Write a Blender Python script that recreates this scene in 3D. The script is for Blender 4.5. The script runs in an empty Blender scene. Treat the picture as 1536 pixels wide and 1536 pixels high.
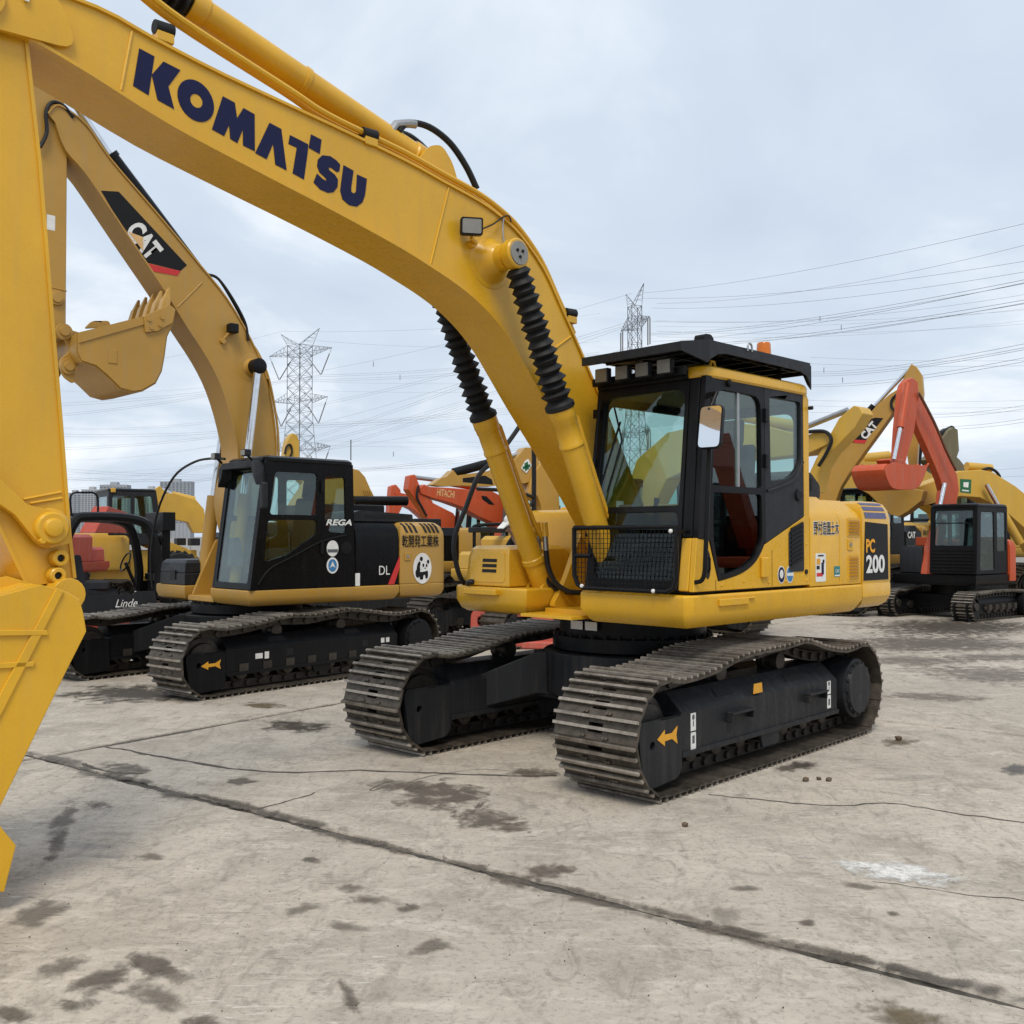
import bpy, bmesh, math, random
from mathutils import Vector, Matrix, noise
from mathutils.geometry import tessellate_polygon
random.seed(7)
SC = bpy.context.scene
COL = SC.collection
R = math.radians

# ------------------------------------------------------------------ camera, sky, sun, exposure
FPX, HZ, EYE, CEN = 1500.0, 805.0, 1.77, 768.0      # focal length, horizon and centre in photo pixels; eye height in metres
PITCH = math.atan((HZ - CEN) / FPX)
cam = bpy.data.cameras.new('camera')
cam.sensor_width = 36.0
cam.lens = 36.0 * FPX / 1536.0
cam.clip_start, cam.clip_end = 0.05, 9000.0
camo = bpy.data.objects.new('camera', cam)
camo.location = (0, 0, EYE)
camo.rotation_euler = (math.pi / 2 + PITCH, 0, 0)
COL.objects.link(camo)
SC.camera = camo

SUN_EL, SUN_AZ = 55.0, 186.0        # azimuth measured clockwise from +Y: behind the camera, to its left
world = bpy.data.worlds.new('World')
SC.world = world
world.use_nodes = True
wn, wl = world.node_tree.nodes, world.node_tree.links
wn.clear()
w_out = wn.new('ShaderNodeOutputWorld')
sky = wn.new('ShaderNodeTexSky')
sky.sky_type = 'NISHITA'
sky.sun_disc = False
sky.sun_elevation = R(SUN_EL)
sky.sun_rotation = R(SUN_AZ)
sky.air_density, sky.dust_density = 1.2, 3.0
bg_sky = wn.new('ShaderNodeBackground')
bg_sky.inputs['Strength'].default_value = 0.075
wl.new(sky.outputs[0], bg_sky.inputs[0])
# a veil of thin cloud: the direction is projected on a flat cloud layer so that the streaks gather at the horizon
tc = wn.new('ShaderNodeTexCoord')
sx = wn.new('ShaderNodeSeparateXYZ')
wl.new(tc.outputs['Generated'], sx.inputs[0])
zz = wn.new('ShaderNodeMath'); zz.operation = 'MAXIMUM'; zz.inputs[1].default_value = 0.0
wl.new(sx.outputs[2], zz.inputs[0])
za = wn.new('ShaderNodeMath'); za.operation = 'ADD'; za.inputs[1].default_value = 0.22
wl.new(zz.outputs[0], za.inputs[0])
cb = wn.new('ShaderNodeCombineXYZ')
for i in (0, 1):
    d = wn.new('ShaderNodeMath'); d.operation = 'DIVIDE'
    wl.new(sx.outputs[i], d.inputs[0]); wl.new(za.outputs[0], d.inputs[1]); wl.new(d.outputs[0], cb.inputs[i])
def wnoise(scale, detail, rough, dist):
    n = wn.new('ShaderNodeTexNoise')
    n.inputs['Scale'].default_value = scale; n.inputs['Detail'].default_value = detail
    n.inputs['Roughness'].default_value = rough; n.inputs['Distortion'].default_value = dist
    wl.new(cb.outputs[0], n.inputs['Vector'])
    return n
n1 = wnoise(1.15, 7, 0.55, 0.5)
n2 = wnoise(2.1, 5, 0.5, 0.2)
cr = wn.new('ShaderNodeValToRGB')
cr.color_ramp.elements[0].position, cr.color_ramp.elements[0].color = 0.30, (0.410, 0.475, 0.570, 1)
cr.color_ramp.elements[1].position, cr.color_ramp.elements[1].color = 0.72, (0.74, 0.765, 0.80, 1)
e = cr.color_ramp.elements.new(0.5); e.color = (0.465, 0.530, 0.610, 1)
wl.new(n1.outputs[0], cr.inputs[0])
bg_cloud = wn.new('ShaderNodeBackground')
bg_cloud.inputs['Strength'].default_value = 1.0
wl.new(cr.outputs[0], bg_cloud.inputs[0])
cm = wn.new('ShaderNodeMapRange')
cm.inputs[1].default_value, cm.inputs[2].default_value = 0.25, 0.6
cm.inputs[3].default_value, cm.inputs[4].default_value = 0.86, 0.98
wl.new(n2.outputs[0], cm.inputs[0])
mixs = wn.new('ShaderNodeMixShader')
wl.new(cm.outputs[0], mixs.inputs[0]); wl.new(bg_sky.outputs[0], mixs.inputs[1]); wl.new(bg_cloud.outputs[0], mixs.inputs[2])
wl.new(mixs.outputs[0], w_out.inputs[0])

sl = bpy.data.lights.new('sun', 'SUN')
sl.energy = 1.5
sl.angle = R(22)
sl.color = (1.0, 0.93, 0.82)
suno = bpy.data.objects.new('sun', sl)
sd = Vector((math.sin(R(SUN_AZ)) * math.cos(R(SUN_EL)), math.cos(R(SUN_AZ)) * math.cos(R(SUN_EL)), math.sin(R(SUN_EL))))
suno.rotation_euler = (-sd).to_track_quat('-Z', 'Y').to_euler()
suno.location = sd * 60
COL.objects.link(suno)

vs = SC.view_settings
vs.view_transform, vs.look, vs.exposure, vs.gamma = 'Standard', 'None', 0.58, 1.0
vs.use_curve_mapping = False
SC.render.engine = 'CYCLES'
SC.cycles.use_denoising = True
SC.cycles.max_bounces = 8
SC.cycles.transparent_max_bounces = 16
SC.cycles.caustics_reflective = SC.cycles.caustics_refractive = False

# ------------------------------------------------------------------ materials
MATS = {}
def nodes_of(name):
    m = bpy.data.materials.new(name); m.use_nodes = True
    nt = m.node_tree; b = nt.nodes['Principled BSDF']
    MATS[name] = m
    return m, nt, nt.nodes, nt.links, b
def tex(nt, kind='Object'):
    return nt.nodes.new('ShaderNodeTexCoord').outputs[kind]
def nz(nt, vec, scale, detail=4, rough=.55, dist=0., stretch=None):
    if stretch:
        mp = nt.nodes.new('ShaderNodeMapping'); mp.inputs['Scale'].default_value = stretch[:3]
        if len(stretch) > 3: mp.inputs['Rotation'].default_value = (0, 0, stretch[3])
        nt.links.new(vec, mp.inputs[0]); vec = mp.outputs[0]
    n = nt.nodes.new('ShaderNodeTexNoise')
    n.inputs['Scale'].default_value = scale; n.inputs['Detail'].default_value = detail
    n.inputs['Roughness'].default_value = rough; n.inputs['Distortion'].default_value = dist
    nt.links.new(vec, n.inputs['Vector'])
    return n.outputs[0]
def rng(nt, val, a, b, c=0., d=1.):
    m = nt.nodes.new('ShaderNodeMapRange')
    for i, v in zip((1, 2, 3, 4), (a, b, c, d)): m.inputs[i].default_value = v
    nt.links.new(val, m.inputs[0]); return m.outputs[0]
def mixc(nt, fac, a, b, mode='MIX'):
    m = nt.nodes.new('ShaderNodeMix'); m.data_type = 'RGBA'; m.blend_type = mode
    for sock, v in ((m.inputs[0], fac), (m.inputs[6], a), (m.inputs[7], b)):
        if isinstance(v, (int, float)): sock.default_value = v
        elif isinstance(v, tuple): sock.default_value = (*v[:3], 1)
        else: nt.links.new(v, sock)
    return m.outputs[2]
def mul(nt, a, b):
    m = nt.nodes.new('ShaderNodeMath'); m.operation = 'MULTIPLY'
    for s, v in ((m.inputs[0], a), (m.inputs[1], b)):
        if isinstance(v, (int, float)): s.default_value = v
        else: nt.links.new(v, s)
    return m.outputs[0]
def bump(nt, b, h, strength, dist=.01):
    n = nt.nodes.new('ShaderNodeBump'); n.inputs['Strength'].default_value = strength; n.inputs['Distance'].default_value = dist
    nt.links.new(h, n.inputs['Height']); nt.links.new(n.outputs[0], b.inputs['Normal'])
def paint(name, rgb, rough=.38, dirt=.25, dust=(.30, .26, .20), metal=0., coat=0., spec=.5):
    m, nt, N, L, b = nodes_of(name)
    o = tex(nt)
    big = nz(nt, o, 1.3, 5, .6, .4)
    fine = nz(nt, o, 22, 6, .7)
    streak = nz(nt, o, 5, 5, .6, 0, (3.0, 3.0, .25))
    dk = tuple(c * .80 for c in rgb)
    c = mixc(nt, rng(nt, big, .3, .75), rgb, dk)
    c = mixc(nt, mul(nt, rng(nt, streak, .48, .80), dirt), c, dust)
    c = mixc(nt, mul(nt, rng(nt, fine, .60, .78), dirt * .9), c, dust)
    L.new(c, b.inputs['Base Color'])
    L.new(rng(nt, fine, .3, .8, rough - .08, rough + .22), b.inputs['Roughness'])
    b.inputs['Metallic'].default_value = metal; b.inputs['Specular IOR Level'].default_value = spec
    if coat: b.inputs['Coat Weight'].default_value = coat
    bump(nt, b, big, .12, .02)
    return m
def plain(name, rgb, rough=.5, metal=0., spec=.35):
    m, nt, N, L, b = nodes_of(name)
    f = nz(nt, tex(nt), 14, 4)
    L.new(mixc(nt, rng(nt, f, .3, .75), rgb, tuple(c * .82 for c in rgb)), b.inputs['Base Color'])
    b.inputs['Roughness'].default_value = rough; b.inputs['Metallic'].default_value = metal; b.inputs['Specular IOR Level'].default_value = spec
    return m
paint('yellow', (.73, .402, .020), .26, .17, (.34, .25, .12))
paint('yellow_bg', (.62, .37, .045), .42, .30)
paint('tan', (.47, .262, .042), .38, .25)
paint('orange', (.54, .075, .014), .42, .30)
paint('red', (.42, .045, .02), .42, .25)
paint('pink_red', (.55, .10, .07), .6, .5)
paint('black', (.007, .0074, .0085), .34, .06, (.11, .10, .09), spec=.17)
paint('gloss_black', (.005, .0053, .006), .20, .04, (.10, .09, .08), spec=.13)
paint('grey_black', (.020, .0215, .025), .42, .10, (.13, .12, .11), spec=.22)
paint('slate', (.018, .0195, .0225), .46, .32, (.10, .088, .074), spec=.2)
paint('olive', (.14, .12, .055), .55, .4)
paint('rust', (.17, .075, .035), .8, .6, (.12, .10, .08))
plain('navy', (.010, .012, .055), .5, 0, .2)
plain('white', (.78, .78, .76), .5)
plain('decal_black', (.010, .010, .011), .5, 0, .2)
plain('decal_orange', (.85, .38, .015), .45)
plain('decal_red', (.60, .035, .035), .45)
plain('decal_tan', (.72, .45, .20), .5)
plain('decal_blue', (.05, .20, .42), .45)
plain('decal_teal', (.02, .22, .22), .45)
plain('decal_green', (.02, .14, .06), .5)
plain('arrow_yellow', (.75, .36, .03), .5)
plain('stripe_blue', (.085, .085, .18), .4)
plain('rubber', (.011, .011, .0115), .6, 0, .3)
plain('hose', (.012, .012, .0125), .45, 0, .3)
plain('chrome', (.72, .73, .75), .16, 1.0)
plain('steel', (.42, .42, .42), .4, .9)
plain('fabric', (.03, .032, .038), .9)
plain('interior_grey', (.11, .12, .13), .7)
plain('block_grey', (.38, .39, .40), .85)
plain('insulator', (.25, .25, .26), .6)
plain('galvanised', (.19, .20, .22), .7, .1)
plain('wire_grey', (.17, .18, .195), .7)
plain('skin', (.40, .24, .17), .6)
plain('jacket', (.03, .032, .036), .9)
plain('lamp_lens', (.27, .265, .24), .35, .2)
plain('helmet', (.75, .75, .73), .5)

def steel_track(name, c1, c2):
    m, nt, N, L, b = nodes_of(name)
    o = tex(nt)
    rnd = N.new('ShaderNodeObjectInfo').outputs['Random']
    f1 = nz(nt, o, 9, 6, .65); f2 = nz(nt, o, 60, 4, .7)
    add = N.new('ShaderNodeMath'); add.operation = 'ADD'
    L.new(f1, add.inputs[0]); L.new(mul(nt, rnd, .25), add.inputs[1])
    c = mixc(nt, rng(nt, add.outputs[0], .40, .85), c1, c2)
    c = mixc(nt, mul(nt, rng(nt, f2, .55, .75), .7), c, (.02, .016, .012))
    L.new(c, b.inputs['Base Color'])
    b.inputs['Metallic'].default_value = .45
    L.new(rng(nt, f2, .3, .8, .38, .75), b.inputs['Roughness'])
    bump(nt, b, f2, .4, .006)
    return m
steel_track('shoe_steel', (.030, .024, .018), (.125, .105, .082))
steel_track('worn_steel', (.13, .11, .088), (.40, .36, .31))
steel_track('chain_steel', (.030, .026, .022), (.075, .063, .052))

def glass(name, tint, refl=1.0, rough=.01):
    m, nt, N, L, b = nodes_of(name)
    N.remove(b)
    tr = N.new('ShaderNodeBsdfTransparent'); tr.inputs[0].default_value = (*tint, 1)
    gl = N.new('ShaderNodeBsdfGlossy'); gl.inputs['Roughness'].default_value = rough
    gl.inputs[0].default_value = (.92, .96, .96, 1)
    lw = N.new('ShaderNodeLayerWeight'); lw.inputs[0].default_value = .5      # Schlick's reflectance, the same from both sides of the sheet
    pw_ = N.new('ShaderNodeMath'); pw_.operation = 'POWER'; pw_.inputs[1].default_value = 4.0; L.new(lw.outputs['Facing'], pw_.inputs[0])
    mx = N.new('ShaderNodeMixShader')
    L.new(rng(nt, pw_.outputs[0], 0, 1, .04 * refl, .9), mx.inputs[0])
    L.new(tr.outputs[0], mx.inputs[1]); L.new(gl.outputs[0], mx.inputs[2])
    L.new(mx.outputs[0], N['Material Output'].inputs[0])
    return m
glass('glass', (.80, .90, .875), 1.3)
glass('glass_dark', (.36, .41, .40), 1.0)
def amber():
    m, nt, N, L, b = nodes_of('amber')
    b.inputs['Base Color'].default_value = (.85, .22, .01, 1); b.inputs['Roughness'].default_value = .15
    b.inputs['Transmission Weight'].default_value = .35
amber()
def mirror():
    m, nt, N, L, b = nodes_of('mirror')
    b.inputs['Base Color'].default_value = (.86, .87, .88, 1); b.inputs['Metallic'].default_value = 1; b.inputs['Roughness'].default_value = .02
mirror()

# ------------------------------------------------------------------ mesh builder
def V3(*a): return Vector(a)
class MB:
    def __init__(s): s.v = []; s.f = []
    def add(s, vs, fs):
        o = len(s.v); s.v += [tuple(p) for p in vs]; s.f += [tuple(i + o for i in f) for f in fs]; return s
    def box(s, lo, hi):
        (a, b, c), (d, e, f) = lo, hi
        return s.add([(a,b,c),(d,b,c),(d,e,c),(a,e,c),(a,b,f),(d,b,f),(d,e,f),(a,e,f)],
                     [(0,3,2,1),(4,5,6,7),(0,1,5,4),(1,2,6,5),(2,3,7,6),(3,0,4,7)])
    def bar(s, p, q, w, h, up=(0, 0, 1)):
        p, q = Vector(p), Vector(q); d = (q - p)
        x = d.normalized(); u = Vector(up); y = u.cross(x)
        if y.length < 1e-4: y = Vector((0, 1, 0)).cross(x)
        y.normalize(); z = x.cross(y)
        vs = [b + y * (sy * w / 2) + z * (sz * h / 2) for b in (p, q) for sy, sz in ((-1,-1),(1,-1),(1,1),(-1,1))]
        return s.add(vs, [(0,3,2,1),(4,5,6,7),(0,1,5,4),(1,2,6,5),(2,3,7,6),(3,0,4,7)])
    def prism(s, fn, outer, c0, c1, holes=()):
        loops = [outer] + list(holes)
        pts = [p for l in loops for p in l]
        tri = tessellate_polygon([[Vector((p[0], p[1], 0)) for p in l] for l in loops])
        n = len(pts)
        vs = [fn(p[0], p[1], c0) for p in pts] + [fn(p[0], p[1], c1) for p in pts]
        fs = [tuple(t) for t in tri] + [tuple(i + n for i in reversed(t)) for t in tri]
        k = 0
        for l in loops:
            m = len(l)
            for i in range(m):
                a, b = k + i, k + (i + 1) % m
                fs.append((a, b, b + n, a + n))
            k += m
        return s.add(vs, fs)
    def side(s, poly, y0, y1, holes=()): return s.prism(lambda a, b, c: (a, c, b), poly, y0, y1, holes)
    def front(s, poly, x0, x1, holes=()): return s.prism(lambda a, b, c: (c, a, b), poly, x0, x1, holes)
    def plan(s, poly, z0, z1, holes=()): return s.prism(lambda a, b, c: (a, b, c), poly, z0, z1, holes)
    def loft(s, rings, cap=True):
        n = len(rings[0]); vs = [p for r in rings for p in r]; fs = []
        for j in range(len(rings) - 1):
            for i in range(n):
                a, b = j * n + i, j * n + (i + 1) % n
                fs.append((a, b, b + n, a + n))
        if cap: fs += [tuple(range(n))[::-1], tuple(range((len(rings) - 1) * n, len(rings) * n))]
        return s.add(vs, fs)
    def levels(s, poly, lv):
        return s.loft([[(x, y, z) for x, y in inset(poly, d)] for z, d in lv])
    def tube(s, pts, r, n=8):
        pts = [Vector(p) for p in pts]
        rr = r if isinstance(r, (list, tuple)) else [r] * len(pts)
        rings = []; prev = None
        for i, p in enumerate(pts):
            t = ((pts[min(i + 1, len(pts) - 1)] - p).normalized() + (p - pts[max(i - 1, 0)]).normalized())
            t = t.normalized() if t.length > 1e-6 else Vector((0, 0, 1))
            if prev is None:
                a = Vector((0, 0, 1)) if abs(t.z) < .9 else Vector((1, 0, 0))
                u = t.cross(a).normalized()
            else:
                u = (prev - t * prev.dot(t)).normalized()
            prev = u; w = t.cross(u)
            rings.append([p + (u * math.cos(k * 2 * math.pi / n) + w * math.sin(k * 2 * math.pi / n)) * rr[i] for k in range(n)])
        return s.loft(rings)
    def cyl(s, p, q, r, r2=None, n=18): return s.tube([p, q], [r, r if r2 is None else r2], n)
    def rev(s, p, d, prof, n=20):
        p = Vector(p); d = Vector(d).normalized()
        a = Vector((0, 0, 1)) if abs(d.z) < .9 else Vector((1, 0, 0))
        u = d.cross(a).normalized(); w = d.cross(u)
        return s.loft([[p + d * t + (u * math.cos(k * 2 * math.pi / n) + w * math.sin(k * 2 * math.pi / n)) * max(r, 1e-4) for k in range(n)] for t, r in prof])
    def mesh(s, name, mat, angle=35):
        me = bpy.data.meshes.new(name)
        me.from_pydata(s.v, [], s.f)
        bm = bmesh.new(); bm.from_mesh(me)
        bmesh.ops.recalc_face_normals(bm, faces=bm.faces)
        bm.to_mesh(me); bm.free()
        me.materials.append(MATS[mat])
        me.shade_smooth(); me.set_sharp_from_angle(angle=R(angle))
        return me
    def build(s, name, mat, parent=None, bevel=0., angle=35):
        o = bpy.data.objects.new(name, s.mesh(name, mat, angle)); COL.objects.link(o)
        if parent: o.parent = parent
        if bevel:
            b = o.modifiers.new('bevel', 'BEVEL'); b.width = bevel; b.segments = 2; b.limit_method = 'ANGLE'; b.angle_limit = R(40)
            b.harden_normals = True
        return o
def inset(poly, d):
    if abs(d) < 1e-9: return list(poly)
    n = len(poly); out = []
    area = sum(poly[i][0] * poly[(i + 1) % n][1] - poly[(i + 1) % n][0] * poly[i][1] for i in range(n))
    sg = 1 if area > 0 else -1
    for i in range(n):
        p0, p1, p2 = (Vector(poly[(i + k) % n]) for k in (-1, 0, 1))
        a, b = (p1 - p0).normalized(), (p2 - p1).normalized()
        na, nb = Vector((-a.y, a.x)) * sg, Vector((-b.y, b.x)) * sg
        m = na + nb; m = m / max(m.length_squared / 2, .35)
        out.append(tuple(p1 + m * d))
    return out
def rounded(pts, r, n=4):
    out = []; k = len(pts)
    for i in range(k):
        p0, p1, p2 = (Vector(pts[(i + j) % k][:2]) for j in (-1, 0, 1))
        ri = r[i] if isinstance(r, (list, tuple)) else r
        a, b = (p0 - p1), (p2 - p1)
        t = min(ri, a.length * .48, b.length * .48)
        if t < 1e-4: out.append(tuple(p1)); continue
        q0, q2 = p1 + a.normalized() * t, p1 + b.normalized() * t
        for j in range(n + 1):
            s = j / n
            out.append(tuple(q0 * (1 - s) ** 2 + p1 * (2 * s * (1 - s)) + q2 * s * s))
    return out
def smooth(pts, n=5):
    P = [Vector(p) for p in pts]; out = []
    for i in range(len(P) - 1):
        p0, p1, p2, p3 = P[max(i - 1, 0)], P[i], P[i + 1], P[min(i + 2, len(P) - 1)]
        for j in range(n):
            t = j / n
            out.append(.5 * ((2 * p1) + (p2 - p0) * t + (2 * p0 - 5 * p1 + 4 * p2 - p3) * t * t + (3 * p1 - p0 - 3 * p2 + p3) * t ** 3))
    out.append(P[-1]); return out
def circ(cx, cy, rx, ry=None, n=24, a0=0.):
    ry = rx if ry is None else ry
    return [(cx + rx * math.cos(a0 + 2 * math.pi * i / n), cy + ry * math.sin(a0 + 2 * math.pi * i / n)) for i in range(n)]
def empty(name, loc=(0, 0, 0), rz=0., parent=None):
    o = bpy.data.objects.new(name, None); o.empty_display_size = .3
    o.location = loc; o.rotation_euler = (0, 0, rz); COL.objects.link(o)
    if parent: o.parent = parent
    return o
def tag(o, label=None, cat=None, group=None, kind=None):
    for k, v in (('label', label), ('category', cat), ('group', group), ('kind', kind)):
        if v: o[k] = v
    return o
def inst(name, me, parent, loc=(0, 0, 0), rot=None):
    o = bpy.data.objects.new(name, me); COL.objects.link(o); o.parent = parent; o.location = loc
    if rot is not None: o.rotation_euler = rot
    return o
SIDE = ((-1, 0, 0), (0, 0, 1))
FRONT = ((0, 1, 0), (0, 0, 1))
def text(name, body, O, UV, h, mat, parent, w=None, bold=0., shear=0., off=.003):
    """lettering lying on a surface: O = lower left corner, h = height of the letters, w = width of the whole line"""
    cu = bpy.data.curves.new(name, 'FONT'); cu.body = body; cu.offset = bold; cu.shear = shear; cu.resolution_u = 4
    to = bpy.data.objects.new(name, cu); COL.objects.link(to)
    me = bpy.data.meshes.new_from_object(to.evaluated_get(bpy.context.evaluated_depsgraph_get()))
    bpy.data.objects.remove(to); bpy.data.curves.remove(cu)
    U, Vv = Vector(UV[0]).normalized(), Vector(UV[1]).normalized(); Nn = U.cross(Vv); O = Vector(O)
    xs = [v.co.x for v in me.vertices]; ys = [v.co.y for v in me.vertices]
    sy = h / (max(ys) - min(ys)); sxx = (w / (max(xs) - min(xs))) if w else sy
    x0, y0 = min(xs), min(ys)
    for v in me.vertices: v.co = O + U * ((v.co.x - x0) * sxx) + Vv * ((v.co.y - y0) * sy) + Nn * off
    me.materials.clear(); me.materials.append(MATS[mat])
    o = bpy.data.objects.new(name, me); COL.objects.link(o); o.parent = parent
    return o
def decal(name, poly, O, UV, mat, parent, off=.002, holes=()):
    """a thin printed film on a surface; poly in metres from O along U and V"""
    U, Vv = Vector(UV[0]).normalized(), Vector(UV[1]).normalized(); Nn = U.cross(Vv); O = Vector(O)
    mb = MB(); mb.prism(lambda a, b, c: tuple(O + U * a + Vv * b + Nn * c), poly, 0.0004, off, holes)
    return mb.build(name, mat, parent, angle=20)

class Rig:
    """a machine standing on the ground: local +x forward, +y its left, +z up; yaw = how far right of the view its rear points"""
    def __init__(s, x, y, yaw):
        s.x, s.y = x, y; a = R(yaw)
        s.f = (-math.sin(a), -math.cos(a)); s.l = (math.cos(a), -math.sin(a))
        s.rz = math.atan2(s.f[1], s.f[0])
    def at(s, u, v, ax, val):
        """photo pixel to local point on a plane of the machine (x, y or z = val)"""
        X = (u - CEN) / FPX; yv = -(v - CEN) / FPX; c, sn = math.cos(PITCH), math.sin(PITCH)
        r = (X, c - yv * sn, sn + yv * c)
        ox = -s.x * s.f[0] - s.y * s.f[1]; oy = -s.x * s.l[0] - s.y * s.l[1]
        dx = r[0] * s.f[0] + r[1] * s.f[1]; dy = r[0] * s.l[0] + r[1] * s.l[1]
        t = (val - ox) / dx if ax == 'x' else (val - oy) / dy if ax == 'y' else (val - EYE) / r[2]
        return Vector((ox + t * dx, oy + t * dy, EYE + t * r[2]))
    def xz(s, pts, y=0.): return [(p.x, p.z) for p in (s.at(u, v, 'y', y) for u, v in pts)]
def ground_at(u, v, z=0.):
    X = (u - CEN) / FPX; yv = -(v - CEN) / FPX; c, sn = math.cos(PITCH), math.sin(PITCH)
    r = Vector((X, c - yv * sn, sn + yv * c)); t = (z - EYE) / r.z
    return Vector((0, 0, EYE)) + r * t
def far_at(u, v, depth):
    X = (u - CEN) / FPX; yv = -(v - CEN) / FPX; c, sn = math.cos(PITCH), math.sin(PITCH)
    r = Vector((X, c - yv * sn, sn + yv * c)); return Vector((0, 0, EYE)) + r * (depth / r.y)
# ------------------------------------------------------------------ ground: slabs of worn concrete over packed dirt
def concrete():
    m, nt, N, L, b = nodes_of('concrete')
    geo = N.new('ShaderNodeNewGeometry'); p = geo.outputs['Position']
    big = nz(nt, p, .28, 5, .55, .6)
    mid = nz(nt, p, 1.4, 7, .62, .7)
    fine = nz(nt, p, 34, 6, .72)
    spk = nz(nt, p, 120, 3, .6)
    sc1 = nz(nt, p, 1.6, 8, .74, 1.2, (1.0, 2.6, 1, R(20)))
    sc2 = nz(nt, p, 2.3, 8, .74, 1.4, (2.8, 1.0, 1, R(-38)))
    sc3 = nz(nt, p, 3.4, 8, .72, .9, (1.0, 2.2, 1, R(-62)))
    c = mixc(nt, rng(nt, big, .38, .62), (.505, .448, .370), (.398, .351, .290))
    c = mixc(nt, mul(nt, rng(nt, mid, .46, .66), .65), c, (.292, .256, .210))
    c = mixc(nt, mul(nt, rng(nt, sc1, .52, .66), .55), c, (.63, .565, .475))
    c = mixc(nt, mul(nt, rng(nt, sc2, .52, .66), .62), c, (.205, .178, .146))
    c = mixc(nt, mul(nt, rng(nt, sc3, .55, .66), .48), c, (.60, .54, .46))
    c = mixc(nt, mul(nt, rng(nt, fine, .51, .66), .52), c, (.18, .157, .13))
    c = mixc(nt, mul(nt, rng(nt, spk, .63, .68), .50), c, (.10, .09, .08))
    # scuffs left by dragging tracks: short, in patches, each patch with its own direction
    for k, (rot_, dens, col_, sc_) in enumerate(((25, .635, (.72, .68, .61), 5.), (-52, .64, (.72, .68, .61), 6.), (70, .64, (.15, .13, .11), 4.), (-15, .64, (.16, .14, .12), 7.))):
        mask = rng(nt, nz(nt, p, .5 + .13 * k, 4, .6, .8), .50, .60)
        ln = nz(nt, p, sc_, 5, .66, .55, (1.0, 8.0, 1, R(rot_)))
        c = mixc(nt, mul(nt, mul(nt, rng(nt, ln, dens - .02, dens + .03), mask), .75), c, col_)
    blot = nz(nt, p, 2.4, 8, .72, 1.4)
    c = mixc(nt, mul(nt, rng(nt, blot, .55, .70), .58), c, (.178, .153, .124))
    c = mixc(nt, mul(nt, rng(nt, blot, .43, .28), .40), c, (.61, .55, .47))
    # dark oily marks with their own ragged outline
    st = nz(nt, p, .62, 8, .66, 1.1, (1.0, 1.5, 1, R(35)))
    msk = rng(nt, st, .60, .66)
    c = mixc(nt, mul(nt, msk, .50), c, (.13, .115, .096))
    wear = nz(nt, p, 5.5, 6, .7, .6, (1, 3.5, 1, R(50)))
    c = mixc(nt, mul(nt, rng(nt, wear, .60, .67), .45), c, (.14, .122, .102))
    L.new(c, b.inputs['Base Color'])
    L.new(rng(nt, msk, 0, 1, .82, .48), b.inputs['Roughness'])
    add = N.new('ShaderNodeMath'); add.operation = 'ADD'; L.new(fine, add.inputs[0]); L.new(sc1, add.inputs[1])
    bump(nt, b, add.outputs[0], .30, .005)
concrete()
def dirt_mat():
    m, nt, N, L, b = nodes_of('joint_dirt')
    p = N.new('ShaderNodeNewGeometry').outputs['Position']
    f = nz(nt, p, 18, 7, .7)
    L.new(mixc(nt, rng(nt, f, .3, .7), (.050, .043, .036), (.125, .110, .092)), b.inputs['Base Color'])
    b.inputs['Roughness'].default_value = .9
    bump(nt, b, f, .8, .02)
dirt_mat()
def stain_mat(name, c, cover, rough):
    """a thin stain that soaks out unevenly: noise eats into it from the edge (fade = 1 in the middle, 0 at the rim)"""
    m, nt, N, L, b = nodes_of(name)
    p = N.new('ShaderNodeNewGeometry').outputs['Position']
    f = nz(nt, p, 7, 8, .68, .6); g = nz(nt, p, 45, 5, .7)
    at = N.new('ShaderNodeAttribute'); at.attribute_name = 'fade'
    sm = N.new('ShaderNodeMath'); sm.operation = 'ADD'
    L.new(at.outputs['Fac'], sm.inputs[0]); L.new(rng(nt, f, .25, .75, -.75, .75), sm.inputs[1])
    L.new(mixc(nt, rng(nt, g, .35, .65), c, tuple(k * .62 for k in c)), b.inputs['Base Color'])
    b.inputs['Roughness'].default_value = rough
    L.new(mul(nt, rng(nt, sm.outputs[0], .18, .85), cover), b.inputs['Alpha'])
def set_fade(o, vals):
    at = o.data.attributes.new('fade', 'FLOAT', 'POINT')
    for i, v in enumerate(vals): at.data[i].value = v
stain_mat('stain_dark', (.150, .124, .096), .80, .6)
stain_mat('stain_shade_soft', (.185, .157, .125), .60, .7)
stain_mat('stain_wet', (.095, .079, .062), .85, .4)
stain_mat('stain_brown', (.16, .115, .055), .75, .6)
stain_mat('stain_white', (.78, .76, .72), 1.0, .8)

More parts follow.
